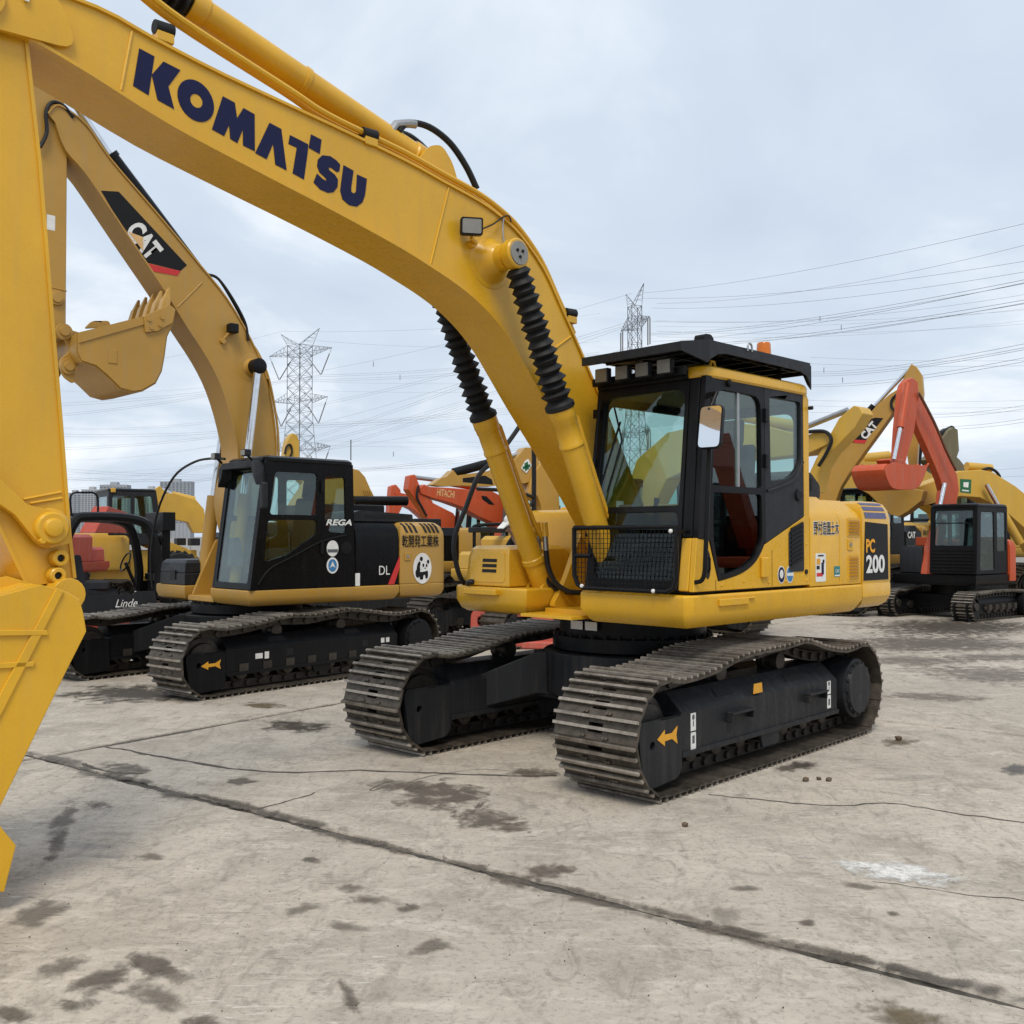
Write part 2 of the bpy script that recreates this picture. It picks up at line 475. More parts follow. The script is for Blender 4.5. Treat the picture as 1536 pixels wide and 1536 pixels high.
gm = MB(); gm.add([(-4500, -600, -.012), (4500, -600, -.012), (4500, 8000, -.012), (-4500, 8000, -.012)], [(0, 1, 2, 3)])
plain('dusty_ground', (.27, .25, .22), .9)
ground = tag(gm.build('ground', 'dusty_ground'), kind='structure', label='dusty ground reaching to the horizon')
gm = MB(); gm.add([(-40, -20, 0), (40, -20, 0), (40, 60, 0), (-40, 60, 0)], [(0, 1, 2, 3)])
gm.build('joint_fill', 'joint_dirt', ground)
AX, NX = Vector((.803, -.596)), Vector((.596, .803))        # along and across the long joint that crosses the picture
TOP = .010
def slab(a0, a1, n0, n1, step):
    mb = MB(); loop = []
    cs = [(a0, n0), (a1, n0), (a1, n1), (a0, n1)]
    for i in range(4):
        p, q = Vector(cs[i]), Vector(cs[(i + 1) % 4]); d = q - p; k = max(2, int(d.length / step))
        inn = Vector((-d.y, d.x)).normalized()
        for j in range(k):
            w = p + d * (j / k)
            wob = .014 + .050 * abs(noise.noise((w.x * 1.1, w.y * 1.1, 3.3))) + .035 * max(0, noise.noise((w.x * 5, w.y * 5, 1.7))) + .012 * noise.noise((w.x * 19, w.y * 19, .4))
            if j == 0: wob = .02
            w = w + inn * wob + (d.normalized() * .02 if j == 0 else Vector((0, 0)))
            g = AX * w.x + NX * w.y
            loop.append((g.x, g.y))
    ins = inset(loop, .006)
    n = len(loop)
    tri = tessellate_polygon([[Vector((x, y, 0)) for x, y in ins]])
    vs = [(x, y, -.002) for x, y in loop] + [(x, y, TOP) for x, y in ins]
    mb.add(vs, [(i, (i + 1) % n, n + (i + 1) % n, n + i) for i in range(n)] + [tuple(n + i for i in t) for t in tri])
    return mb.build('concrete_slab', 'concrete', ground, angle=20)
A0, N0, LA, LN = -7.8, 4.18, 7.6, 5.65
for i in range(-5, 6):
    for j in range(-5, 7):
        a0, n0 = A0 + i * LA, N0 + j * LN
        c = AX * (a0 + LA / 2) + NX * (n0 + LN / 2)
        if c.y < -6 or c.y > 46 or abs(c.x) > 30: continue
        slab(a0, a0 + LA, n0, n0 + LN, .05 if (c.y < 16 and abs(c.x) < 9) else .35)
def patch(name, u, v, ru, rv, mat, skew=0., seed=0, z=TOP + .003, rag=.38):
    """a ragged stain on the slabs, placed by where it lies in the photo"""
    rnd = random.Random(seed * 13 + int(u)); c = ground_at(u, v, z)
    ex = (ground_at(u + ru * 1.25, v + skew * ru * 1.25, z) - c); ey = (ground_at(u, v - rv * 1.3, z) - c)
    pts = []; n = 34
    for k in range(n):
        t = 2 * math.pi * k / n
        rr = 1 + rag * noise.noise((math.cos(t) * 1.6 + seed * 3.1, math.sin(t) * 1.6, u * .01)) + rag * .6 * noise.noise((math.cos(t) * 5 + seed, math.sin(t) * 5, v * .01))
        q = c + ex * (math.cos(t) * rr) + ey * (math.sin(t) * rr)
        pts.append((q.x, q.y, z))
    mb = MB(); mb.add([tuple(c)] + [tuple(c.lerp(Vector(q), .5)) for q in pts] + pts, [(0, 1 + k, 1 + (k + 1) % n) for k in range(n)] + [(1 + k, 1 + n + k, 1 + n + (k + 1) % n, 1 + (k + 1) % n) for k in range(n)])
    o = mb.build(name, mat, ground); set_fade(o, [1.] + [.62] * n + [0.] * n)
    return o
for i, (u, v, ru, rv, mt, sk) in enumerate([
    (660, 1190, 75, 20, 'stain_dark', .10), (735, 1228, 55, 16, 'stain_dark', .15), (590, 1178, 40, 8, 'stain_shade_soft', .0),
    (445, 1089, 46, 8, 'stain_wet', .0), (395, 1058, 34, 5, 'stain_brown', .0), (360, 1172, 24, 5, 'stain_dark', .0),
    (190, 1153, 38, 8, 'stain_dark', .1), (95, 1232, 22, 26, 'stain_shade_soft', -1.1), (85, 1268, 14, 18, 'stain_shade_soft', -1.2),
    (145, 1206, 18, 6, 'stain_dark', 0), (222, 1445, 38, 16, 'stain_dark', .2), (150, 1470, 50, 20, 'stain_dark', -.25),
    (262, 1462, 30, 12, 'stain_shade_soft', .2), (225, 1490, 60, 16, 'stain_shade_soft', .35), (95, 1448, 36, 13, 'stain_shade_soft', -.2), (20, 1518, 34, 14, 'stain_dark', .1),
    (120, 1506, 34, 9, 'stain_dark', 0), (300, 1532, 30, 10, 'stain_dark', 0), (524, 1497, 18, 18, 'stain_dark', .85),
    (553, 1349, 30, 7, 'stain_dark', .0), (608, 1362, 22, 6, 'stain_dark', 0), (520, 1332, 22, 6, 'stain_shade_soft', 0), (470, 1290, 14, 4, 'stain_dark', 0),
    (455, 1362, 26, 7, 'stain_shade_soft', -.2), (648, 1418, 30, 9, 'stain_shade_soft', -.3), (225, 1284, 22, 5, 'stain_shade_soft', 0), (60, 1368, 45, 16, 'stain_shade_soft', -.3),  # last patch: the bucket's shadow, painted on the slabs
    (820, 1308, 42, 11, 'stain_dark', -.1), (1204, 1147, 26, 6, 'stain_wet', 0), (1212, 1383, 13, 6, 'stain_dark', 0), (1340, 1370, 13, 4, 'stain_dark', .2),
    (1350, 1520, 66, 17, 'stain_brown', .15), (1335, 1306, 105, 14, 'stain_white', .17), (1524, 1153, 22, 9, 'stain_wet', 0), (1345, 1112, 30, 5, 'stain_brown', 0),
    (800, 1158, 36, 7, 'stain_dark', 0), (1120, 1332, 20, 4, 'stain_shade_soft', 0), (1290, 1328, 34, 4, 'stain_shade_soft', .1), (1400, 1045, 90, 6, 'stain_shade_soft', .05),
    (1440, 940, 150, 11, 'stain_wet', 0), (1400, 965, 150, 11, 'stain_dark', 0), (1500, 1012, 130, 12, 'stain_shade_soft', .05), (1380, 990, 90, 8, 'stain_shade_soft', 0), (1180, 1152, 16, 4, 'stain_dark', 0), (200, 1040, 110, 12, 'stain_wet', 0), (1500, 985, 90, 6, 'stain_shade_soft', 0), (520, 1390, 34, 8, 'stain_shade_soft', .1)]):
    patch('stain', u, v, ru, rv, mt, sk, i, TOP + .002 + .00012 * i)
def crack(pts, w0, seed, z=TOP + .0025):
    P = smooth([ground_at(u, v, z).to_2d() for u, v in pts], 14)
    L_, R_ = [], []
    for i, p in enumerate(P):
        t = (P[min(i + 1, len(P) - 1)] - P[max(i - 1, 0)]).normalized(); nn = Vector((-t.y, t.x))
        p = p + nn * (.035 * noise.noise((p.x * 3, p.y * 3, seed)) + .02 * noise.noise((p.x * 11, p.y * 11, seed)))
        w = w0 * (.35 + .9 * abs(noise.noise((p.x * 2.3, p.y * 2.3, seed + 5))) + .5 * max(0, noise.noise((p.x * 9, p.y * 9, seed))))
        L_.append((*(p + nn * w), z)); R_.append((*(p - nn * w), z))
    n = len(P); mb = MB()
    mb.add(L_ + R_, [(i, i + 1, n + i + 1, n + i) for i in range(n - 1)])
    return mb.build('crack', 'joint_dirt', ground)
crack([(160, 1120), (255, 1137), (350, 1153), (430, 1158), (560, 1156), (700, 1162), (835, 1163)], .028, 1)
crack([(1062, 1192), (1180, 1203), (1260, 1208), (1340, 1205), (1450, 1222), (1560, 1236)], .012, 2)
crack([(384, 1214), (430, 1201), (472, 1188)], .012, 3)
crack([(125, 1145), (160, 1158), (215, 1160)], .022, 4)
crack([(840, 1163), (700, 1155), (560, 1185), (590, 1170)], .006, 6)
crack([(1310, 1320), (1400, 1335), (1536, 1352)], .005, 7)
# dirt washed out along the long joint
rj = random.Random(5)
for i in range(22):
    a_ = -7.6 + i * .32 + rj.uniform(-.1, .1); ln_, wd_ = rj.uniform(.25, .7), rj.uniform(.045, .10); z = TOP + .008 + .00012 * i
    c = AX * a_ + NX * (N0 + rj.uniform(-.06, .06)); n = 26; pts = []
    for k in range(n):
        t = 2 * math.pi * k / n; rr = 1 + .35 * noise.noise((math.cos(t) * 1.7 + i * 3, math.sin(t) * 1.7, .3))
        q = c + AX * (math.cos(t) * ln_ * rr) + NX * (math.sin(t) * wd_ * rr); pts.append((q.x, q.y, z))
    mb = MB(); mb.add([(c.x, c.y, z)] + pts, [(0, 1 + k, 1 + (k + 1) % n) for k in range(n)]); o = mb.build('stain', 'stain_dark', ground); set_fade(o, [.95] + [0.] * n)
plain('dirt_clod', (.14, .100, .066), .95)
def stone(u, v, r, seed):
    rnd = random.Random(seed); c = ground_at(u, v, TOP); mb = MB(); bm = bmesh.new()
    bmesh.ops.create_icosphere(bm, subdivisions=1, radius=r)
    vs = [tuple(x.co * (1 + rnd.uniform(-.25, .2))) for x in bm.verts]; fs = [tuple(y.index for y in f.verts) for f in bm.faces]; bm.free()
    mb.add([(c.x + x, c.y + y, c.z + r * .62 + z * .75) for x, y, z in vs], fs)
    return mb.build('clod', 'dirt_clod', None, angle=10)
for i, (u, v, r, lab) in enumerate([(1027, 1240, .022, 'single brown clod of dirt on open concrete'), (1208, 1172, .026, None), (1228, 1170, .020, None), (1243, 1172, .024, None), (1348, 1111, .035, 'larger brown clod beside the rear of the near crawler track')]):
    o = stone(u, v, r, i)
    if lab: tag(o, lab, 'clod')
    else: tag(o, 'small brown clod in a row of three beside the crawler track', 'clod', 'row of three dirt clods')

# grit swept up by the tracks
rg_ = random.Random(11); mb = MB()
for i in range(620):
    u, v = rg_.uniform(-40, 1576), 960 + 560 * rg_.random() ** .8; c = ground_at(u, v, TOP); r = rg_.choice((.002, .0025, .003, .004, .006))
    if rg_.random() < .35: c = (lambda g: Vector((g.x, g.y, TOP)))(AX * rg_.uniform(-7.5, -.5) + NX * (N0 + rg_.gauss(0, .10)))
    a0 = rg_.uniform(0, 6); h = r * rg_.uniform(.7, 1.2)
    mb.add([(c.x + r * math.cos(a0 + k * 1.57) * rg_.uniform(.7, 1.3), c.y + r * math.sin(a0 + k * 1.57) * rg_.uniform(.7, 1.3), TOP - .001) for k in range(4)] + [(c.x + r * .2, c.y - r * .1, TOP + h)], [(0, 1, 4), (1, 2, 4), (2, 3, 4), (3, 0, 4), (3, 2, 1, 0)])
tag(mb.build('grit', 'joint_dirt', ground, angle=5), kind='stuff')
# ------------------------------------------------------------------ crawler undercarriages
def shoe_mesh(width, pitch, holes=True):
    """triple-grouser plate: x along travel, z outward, plate underside at z = 0"""
    mb = MB(); hw, t = width / 2, .014; L0, L1 = -pitch * .50, pitch * .56
    if holes:
        h0, h1 = -.03, .035
        # plate around two mud holes
        mb.box((L0, -hw, 0), (h0, hw, t)); mb.box((h1, -hw, 0), (L1, hw, t))
        mb.box((h0, -hw, 0), (h1, -.06, t)); mb.box((h0, .06, 0), (h1, hw, t))
        for y in (-.11, -.085, .085, .11):
            for x in (h0 - .025, h1 + .028):
                mb.cyl((x, y, t), (x, y, t + .016), .014, .012, 6)
    else:
        mb.box((L0, -hw, 0), (L1, hw, t))
    for x, h in ((L0 + .012, .030), (pitch * .045, .026)):
        mb.add([(x - .014, -hw, t), (x + .014, -hw, t), (x + .008, -hw, t + h), (x - .008, -hw, t + h),
                (x - .014, hw, t), (x + .014, hw, t), (x + .008, hw, t + h), (x - .008, hw, t + h)],
               [(0, 1, 2, 3), (7, 6, 5, 4), (0, 4, 5, 1), (1, 5, 6, 2), (2, 6, 7, 3), (3, 7, 4, 0)])
    return mb
def grouser_tip(width, pitch):
    """the polished upper edge of the grouser bars"""
    mb = MB(); hw = width / 2 + .001; L0 = -pitch * .50; t = .014
    for x, h in ((L0 + .012, .030), (pitch * .045, .026)):
        mb.box((x - .0105, -hw, t + h * .45), (x + .0105, hw, t + h + .004))
    return mb
def two_tone(a, ma, b, mb_, name):
    n = len(a.f); a.add(b.v, b.f); me = a.mesh(name, ma, 20); me.materials.append(MATS[mb_])
    for i, f in enumerate(me.polygons): f.material_index = 1 if i >= n else 0
    return me
def track_path(xf, xr, r, top, n_arc=18):
    """outer face of the chain as a closed polyline in (x, z), going forward along the top"""
    pts = []
    for i in range(n_arc + 1):
        a = math.pi / 2 - math.pi * i / n_arc
        pts.append((xf + r * math.cos(a), .03 + r + r * math.sin(a)))
    for i in range(n_arc + 1):
        a = -math.pi / 2 - math.pi * i / n_arc
        pts.append((xr + r * math.cos(a), .03 + r + r * math.sin(a)))
    tp = smooth([Vector(p) for p in [pts[-1]] + top + [pts[0]]], 8)
    pts += [tuple(p) for p in tp[1:-1]]
    return pts
def resample(pts, pitch):
    P = [Vector(p) for p in pts] + [Vector(pts[0])]
    seg = [(P[i + 1] - P[i]).length for i in range(len(P) - 1)]; tot = sum(seg)
    n = max(8, round(tot / pitch)); st = tot / n; out = []; i = 0; acc = 0.
    for k in range(n):
        d = (k + .35) * st
        while acc + seg[i] < d: acc += seg[i]; i += 1
        t = (d - acc) / seg[i]; out.append((P[i].lerp(P[i + 1], t), (P[i + 1] - P[i]).normalized()))
    return out, st
SHOES = {}
def crawler(root, y, rot, sgn, P):
    """one crawler: frame > shoes, chain, rollers, idler, sprocket. sgn = +1 for the machine's left side"""
    xo = P.get('xo', 0.) if sgn > 0 else P.get('xor', P.get('xo', 0.)); hl, r, w, pitch = P['hl'], P['r'], P['w'], P['pitch']
    xf, xr = xo + hl - r, xo - hl + r
    fw = w * .5 - .09
    zt, zb = P.get('zt', .56), P.get('zb', .25)
    mb = MB()
    x0, x1 = xr + .34 * P.get('sc', 1), xf - .24 * P.get('sc', 1)
    mb.side(rounded([(x0, zb), (x1, zb), (x1, zt), (x0, zt)], .03), y - fw + .0, y + fw)
    # sloped top that sheds mud, lower lip
    mb.prism(lambda a, b, c: (c, y + a, b), [(-fw, zt - .005), (fw, zt - .005), (fw * .45, zt + .13), (-fw * .45, zt + .13)], x0 + .02, x1 - .02)
    mb.box((x0, y - fw - .018, zb - .015), (x1, y + fw + .018, zb + .02))
    fo = mb.build('track_frame', P['frame_mat'], root, .012)
    fo.rotation_euler = (0, 0, rot)
    if P.get('openings'):  # flat dark sheets paint the shade inside the mud openings
        for fx in (.28, .72):
            xx = x0 + (x1 - x0) * fx
            for s in (-1, 1):
                mb = MB(); g_ = lambda a, t: (xx + a, y + s * (fw - t * fw * .55 + .002), zt - .003 + t * .135 + .002)
                mb.add([g_(-.13, .35), g_(.13, .35), g_(.11, .75), g_(-.11, .75)], [(0, 1, 2, 3)]); mb.build('mud_opening_shade', 'rubber', fo)
    # idler guard with its window
    mb = MB()
    gp = [(x1 + .012, zb - .08), (x1 + .06, zb - .14), (x1 + .46, zb - .17), (x1 + .52, zt - .05), (x1 + .50, zt + .0), (x1 + .02, zt - .01)]
    for s in (-1, 1):
        mb = MB(); mb.side(rounded(gp, [.02, .05, .06, .06, .05, .02]), y + s * (fw + .02), y + s * (fw - .015), [circ(x1 + .36, .37, .030, n=10)])
        mb.build('idler_guard', P['frame_mat'], fo, .006)
    mb = MB(); rr = r - .12
    for s in (-1, 1):
        mb.rev((xf, y + s * .02, r + .03), (0, s, 0), [(0, rr - .04), (.02, rr), (.09, rr), (.10, rr - .05), (.14, rr - .06), (.15, .09), (.17, .08)], 28)
    mb.build('idler', 'chain_steel', fo)
    mb = MB()
    mb.rev((xr, y - sgn * .12, r + .03), (0, sgn, 0), [(0, .20), (.10, .24), (.11, r - .14), (.17, r - .14), (.18, .26), (.28, .27), (.40, .26), (.41, .225), (.44, .215), (.445, .0)], 30)
    for k in range(16):
        a = 2 * math.pi * k / 16
        c = Vector((xr + .225 * math.cos(a), y + sgn * .30, r + .03 + .225 * math.sin(a)))
        mb.cyl(c, c + Vector((0, sgn * .012, 0)), .017, n=6)
    mb.build('final_drive', P['frame_mat'], fo)
    mb = MB()
    for k in range(22):
        a = 2 * math.pi * k / 22
        c = Vector((xr + (r - .11) * math.cos(a), y, r + .03 + (r - .11) * math.sin(a)))
        mb.bar(c - Vector((0, .03, 0)), c + Vector((0, .03, 0)), .05, .05, (math.cos(a), 0, math.sin(a)))
    mb.build('sprocket_tooth_ring', 'chain_steel', fo)
    nb = P.get('rollers', 7)
    key = ('roller', P['name'])
    if key not in SHOES:
        mb = MB()
        for s in (-1, 1): mb.rev((0, 0, 0), (0, s, 0), [(.0, .07), (.05, .07), (.06, .105), (.10, .115), (.11, .085), (.19, .08), (.20, .05)], 16)
        mb.box((-.06, -.23, -.02), (.06, .23, .10))
        SHOES[key] = mb.mesh('roller', 'chain_steel')
    for k in range(nb): inst('roller', SHOES[key], fo, (xr + .48 + (xf - xr - .96) * k / (nb - 1), y, .03 + .10 + .105))
    gx = (xf + xr) / 2
    for s in (-1, 1):
        mb = MB(); mb.side([(gx - .16, zb), (gx - .12, .13), (gx + .12, .13), (gx + .16, zb)], y + s * (fw - .0), y + s * (fw - .03))
        mb.build('track_guide', P['frame_mat'], fo, .008)
    for cx in P.get('carriers', (xo + .55, xo - .55)):
        zc = P.get('ztop', .86) - .17
        mb = MB(); mb.rev((cx, y - .10, zc), (0, 1, 0), [(0, .05), (.01, .075), (.07, .075), (.08, .055), (.13, .055), (.14, .075), (.20, .075), (.21, .04)], 16)
        mb.box((cx - .04, y - .07, zc - .20), (cx + .04, y + .07, zc - .02))
        mb.build('carrier_roller', 'chain_steel', fo)
    # chain and shoes
    path, st = resample(track_path(xf, xr, r, [(x_ + xo - P.get('xo', 0.), z_) for x_, z_ in P['top']]), pitch)
    key = ('shoe', P['name'])
    if key not in SHOES: SHOES[key] = two_tone(shoe_mesh(w, st, P.get('holes', True)), 'shoe_steel', grouser_tip(w, st), 'worn_steel', 'track_shoe')
    ch = MB(); joined = MB()
    for p, t in path:
        outw = Vector((-t.y, t.x))
        ctr = Vector(((xf + xr) / 2, r))
        if outw.dot(p - ctr) < 0: outw = -outw
        zax = Vector((outw.x, 0, outw.y)); xax = Vector((t.x, 0, t.y)); yax = zax.cross(xax)
        M = Matrix((xax, yax, zax)).transposed()
        base = Vector((p.x, y, p.y)) - zax * .014
        if P.get('objects', True): inst('track_shoe', SHOES[key], fo, base, M.to_euler())
        else: joined.add([base + M @ v.co for v in SHOES[key].vertices], [tuple(f.vertices) for f in SHOES[key].polygons])
        for s in (-1, 1):
            c = Vector((p.x, y + s * .075, p.y))
            ch.bar(c - xax * st * .50 - zax * .065, c + xax * st * .50 - zax * .065, .035, .085, zax)
        q = Vector((p.x, y, p.y)) - zax * .065 + xax * st * .5
        ch.cyl(q - Vector((0, .115, 0)), q + Vector((0, .115, 0)), .030, n=8)
    ch.build('track_chain', 'chain_steel', fo)
    if joined.v: tag(joined.build('track_shoe', 'shoe_steel', fo, angle=20), kind='stuff')
    return fo
def carbody(root, P, rot):
    g, z0, z1 = P['gauge'], .40, .80
    mb = MB()
    # X-shaped centre frame: legs drop from the ring mount to the track frames
    for sx in (-1, 1):
        for sy in (-1, 1):
            e0, e1 = sy * .55, sy * (g / 2 - .20)
            xc0, xc1 = sx * .40, sx * .82
            sec = lambda xc, yy, zlo, zhi, hw: [(xc - hw, yy, zlo), (xc + hw, yy, zlo), (xc + hw, yy, zhi), (xc - hw, yy, zhi)]
            mb.loft([sec(xc0 * .6, e0 * .3, z0, z1 - .02, .30), sec(xc0, e0, z0, z1 - .04, .26), sec(xc1, e1, .27, .56, .22)])
    mb.plan(circ(0, 0, .78, n=28), z0 + .02, z1 - .015)
    mb.box((-.62, -.62, z0 - .03), (.62, .62, z1 - .03))
    o = mb.build('car_body', P['frame_mat'], root, .015); o.rotation_euler = (0, 0, rot)
    mb = MB(); mb.rev((0, 0, z1 - .015), (0, 0, 1), [(0, .66), (.02, .70), (.13, .70), (.14, .64), (P['deck_z'] - z1 + .02, .64)], 40)
    for k in range(36):
        a = 2 * math.pi * k / 36; c = Vector((.675 * math.cos(a), .675 * math.sin(a), z1 + .115)); mb.cyl(c, c + Vector((0, 0, .03)), .016, n=6)
    mb.build('slew_ring', 'black', root)
def undercarriage(root, P, rot):
    carbody(root, P, rot)
    for s in (1, -1):
        crawler(root, s * P['gauge'] / 2, rot, s, P)
# ------------------------------------------------------------------ shared superstructure pieces
def bellows(mb, p, q, r0, r1, k):
    p, q = Vector(p), Vector(q); d = q - p; prof = []
    L = d.length
    for i in range(k):
        t0 = L * i / k; st = L / k; big = r0 + (r1 - r0) * i / k
        w_ = 1.04 + .07 * math.sin(i * 2.3); q_ = .5 + .16 * math.sin(i * 1.7)
        prof += [(t0, big * .70), (t0 + st * q_, big * w_), (t0 + st * (q_ + .03), big * w_ * .99)]
    prof.append((L, r1 * .74))
    mb.rev(p, d, prof, 16)
def girder(name, top, bot, hw, mat, root, lip=.018, thick=.018):
    """box girder: welded side plates between a top and a bottom plate that stand a little proud. top, bot = (x, z) from tip to foot"""
    top, bot = [tuple(p) for p in top], [tuple(p) for p in bot]
    mb = MB()
    for s in (-1, 1): mb.side(top + bot[::-1], s * hw, s * (hw - .02))
    o = mb.build(name, mat, root, 0, 25)
    for line, sgn, nm in ((top, 1, 'top_plate'), (bot, -1, 'bottom_plate')):
        P = [Vector(p) for p in line]; ri, ro = [], []
        for i, p in enumerate(P):
            t = (P[min(i + 1, len(P) - 1)] - P[max(i - 1, 0)]).normalized(); n = Vector((-t.y, t.x))
            if n.y * sgn < 0 and abs(n.y) > .3: n = -n
            elif abs(n.y) <= .3 and n.x * sgn < 0: n = n if sgn < 0 and False else n
            ri.append(p - n * thick * .3); ro.append(p + n * thick * .7)
        m2 = MB(); rings = []
        for a, b in zip(ri, ro): rings.append([(a.x, -hw - lip, a.y), (a.x, hw + lip, a.y), (b.x, hw + lip, b.y), (b.x, -hw - lip, b.y)])
        m2.loft(rings); m2.build(nm, mat, o, 0, 25)
    return o
def pin_boss(mb, c, ax, r, L):
    c = Vector(c); ax = Vector(ax)
    mb.rev(c, ax, [(0, r * 1.25), (L * .25, r * 1.2), (L * .3, r), (L, r), (L + .012, r * .9), (L + .0121, r * .55), (L + .03, r * .55), (L + .034, r * .45)], 20)
def pane(parent, pts3, mat='glass', t=.006, name='window'):
    """a sheet of glass through given corner points (flat polygon)"""
    P = [Vector(p) for p in pts3]; n = (P[1] - P[0]).cross(P[-1] - P[0]).normalized() * t / 2
    mb = MB(); k = len(P)
    mb.add([p - n for p in P] + [p + n for p in P], [tuple(range(k))[::-1], tuple(range(k, 2 * k))] + [(i, (i + 1) % k, k + (i + 1) % k, k + i) for i in range(k)])
    return mb.build(name, mat, parent, angle=20)
def louvre(mb, fn, a0, a1, b0, b1, n, depth=.02):
    for i in range(n):
        c0 = b0 + (b1 - b0) * i / n; c1 = b0 + (b1 - b0) * (i + .62) / n
        mb.add([fn(a0, c0, 0), fn(a1, c0, 0), fn(a1, c1, depth), fn(a0, c1, depth), fn(a0, c1, 0), fn(a1, c1, 0)], [(0, 1, 2, 3), (3, 2, 5, 4), (0, 3, 4), (1, 5, 2), (0, 4, 5, 1)])
def seat(parent, x, y, z, s=1.):
    mb = MB()
    mb.levels(rounded([(x - .25 * s, y - .25), (x + .27 * s, y - .25), (x + .27 * s, y + .25), (x - .25 * s, y + .25)], .08), [(z, .03), (z + .04, 0), (z + .14, 0), (z + .17, .04)])
    mb.side(rounded([(x - .27, z + .12), (x - .14, z + .12), (x - .22, z + .80), (x - .34, z + .80)], .05), y - .24, y + .24)
    mb.side(rounded([(x - .32, z + .80), (x - .23, z + .80), (x - .26, z + 1.02), (x - .34, z + 1.02)], .04), y - .13, y + .13)
    mb.box((x - .2, y - .18, z - .22), (x + .2, y + .18, z))
    return mb.build('seat', 'fabric', parent, .02)
def controls(parent, x, y, z):
    mb = MB()
    for s in (-1, 1):
        mb.box((x - .30, y + s * .36 - .07, z + .0), (x + .22, y + s * .36 + .07, z + .22))
        mb.tube([(x + .15, y + s * .36, z + .2), (x + .17, y + s * .36, z + .36), (x + .15, y + s * .35, z + .46)], [.018, .014, .028], 8)
        mb.tube([(x + .45, y + s * .10, z - .20), (x + .48, y + s * .10, z + .1), (x + .42, y + s * .13, z + .38)], .012, 6)
    mb.build('console', 'grey_black', parent, .01)
    mb = MB(); mb.side(rounded([(x + .40, z + .05), (x + .58, z + .05), (x + .52, z + .40), (x + .44, z + .40)], .03), y - .48, y - .34)
    mb.build('monitor', 'interior_grey', parent, .008)
def handrail(name, pts, r, mat, root):
    mb = MB(); mb.tube(smooth([Vector(p) for p in pts], 5), r, 8); return mb.build(name, mat, root)

# ------------------------------------------------------------------ the yellow excavator in the middle of the picture
K = Rig(1.06, 8.82, 46.0)
kx = tag(empty('excavator', (K.x, K.y, TOP), K.rz), 'clean yellow excavator with KOMATSU on its long boom and PC 200 on its flank', 'excavator')
KT = dict(name='komatsu', hl=1.88, r=.385, w=.70, pitch=.156, gauge=2.2, xo=.04, xor=.15, openings=True, frame_mat='slate', deck_z=1.10, ztop=.90, zt=.54, zb=.25,
          top=[(-1.15, .775), (-.80, .82), (-.42, .905), (-.05, .89), (.30, .885), (.62, .865), (1.0, .80), (1.35, .775)], carriers=(.50, -.42))
KR = R(2.8)
undercarriage(kx, KT, KR)
def sticker(root, y, x, z, w, h, mat='white', name='sticker', off=.002):
    return decal(name, rounded([(-w / 2, -h / 2), (w / 2, -h / 2), (w / 2, h / 2), (-w / 2, h / 2)], min(w, h) * .1), (x, y, z), SIDE, mat, root, off)
# yellow arrow and white plates on the near track frame (turned with the tracks)
def track_marks(root, rot, y, gy, items):
    for nm, poly, x, z, mt in items:
        o = decal(nm, poly, (x, y if nm != 'arrow' else gy, z), SIDE, mt, root, .003); o.rotation_euler = (0, 0, rot)
ARROW = [(-.12, 0), (-.03, -.075), (-.03, -.03), (.06, -.025), (.13, -.085), (.115, .0), (.13, .085), (.06, .03), (-.03, .03), (-.03, .075)]
plate_q = lambda w, h: [(-w, -h), (w, -h), (w, h), (-w, h)]
fwk = .70 * .5 - .09
track_marks(kx, KR, 1.1 + fwk + .0005, 1.1 + fwk + .0205, [('arrow', [(x * .95, z * .72) for x, z in ARROW], 1.49, .405, 'arrow_yellow'), ('sticker', [(-.07, -.035), (.07, -.035), (.06, .04), (-.06, .04)], .24, .595, 'arrow_yellow'), ('sticker', plate_q(.032, .062), 1.14, .46, 'white'), ('sticker', plate_q(.032, .062), 1.14, .325, 'white'),
             ('sticker', plate_q(.032, .055), -.96, .47, 'white'), ('sticker', plate_q(.032, .055), -.96, .35, 'white')])
for x_, z_ in ((1.14, .475), (-.96, .485)):
    for poly, dz in ((circ(0, .018, .016, .020, 12), 0), ([(-.006, -.045), (.006, -.045), (.006, -.006), (-.006, -.006)], 0), ([(-.015, -.165), (.015, -.165), (.015, -.11), (-.015, -.11)], 0)):
        o = decal('print', poly, (x_, 1.1 + fwk + .0036, z_), SIDE, 'interior_grey', kx, .001); o.rotation_euler = (0, 0, KR)
for x in (.55, -.66):
    mb = MB(); mb.box((x - .16, 1.1 + fwk - .01, .455), (x + .16, 1.1 + fwk + .07, .475)); mb.box((x - .16, 1.1 + fwk - .01, .40), (x - .145, 1.1 + fwk + .06, .456)); mb.box((x + .145, 1.1 + fwk - .01, .40), (x + .16, 1.1 + fwk + .06, .456))
    o = mb.build('step', 'slate', kx, .006); o.rotation_euler = (0, 0, KR)
mb = MB(); mb.side(circ(.66, .36, .028, .045, 12), 1.1 + fwk - .005, 1.1 + fwk + .0015); o = mb.build('tow_hole', 'rubber', kx); o.rotation_euler = (0, 0, KR)

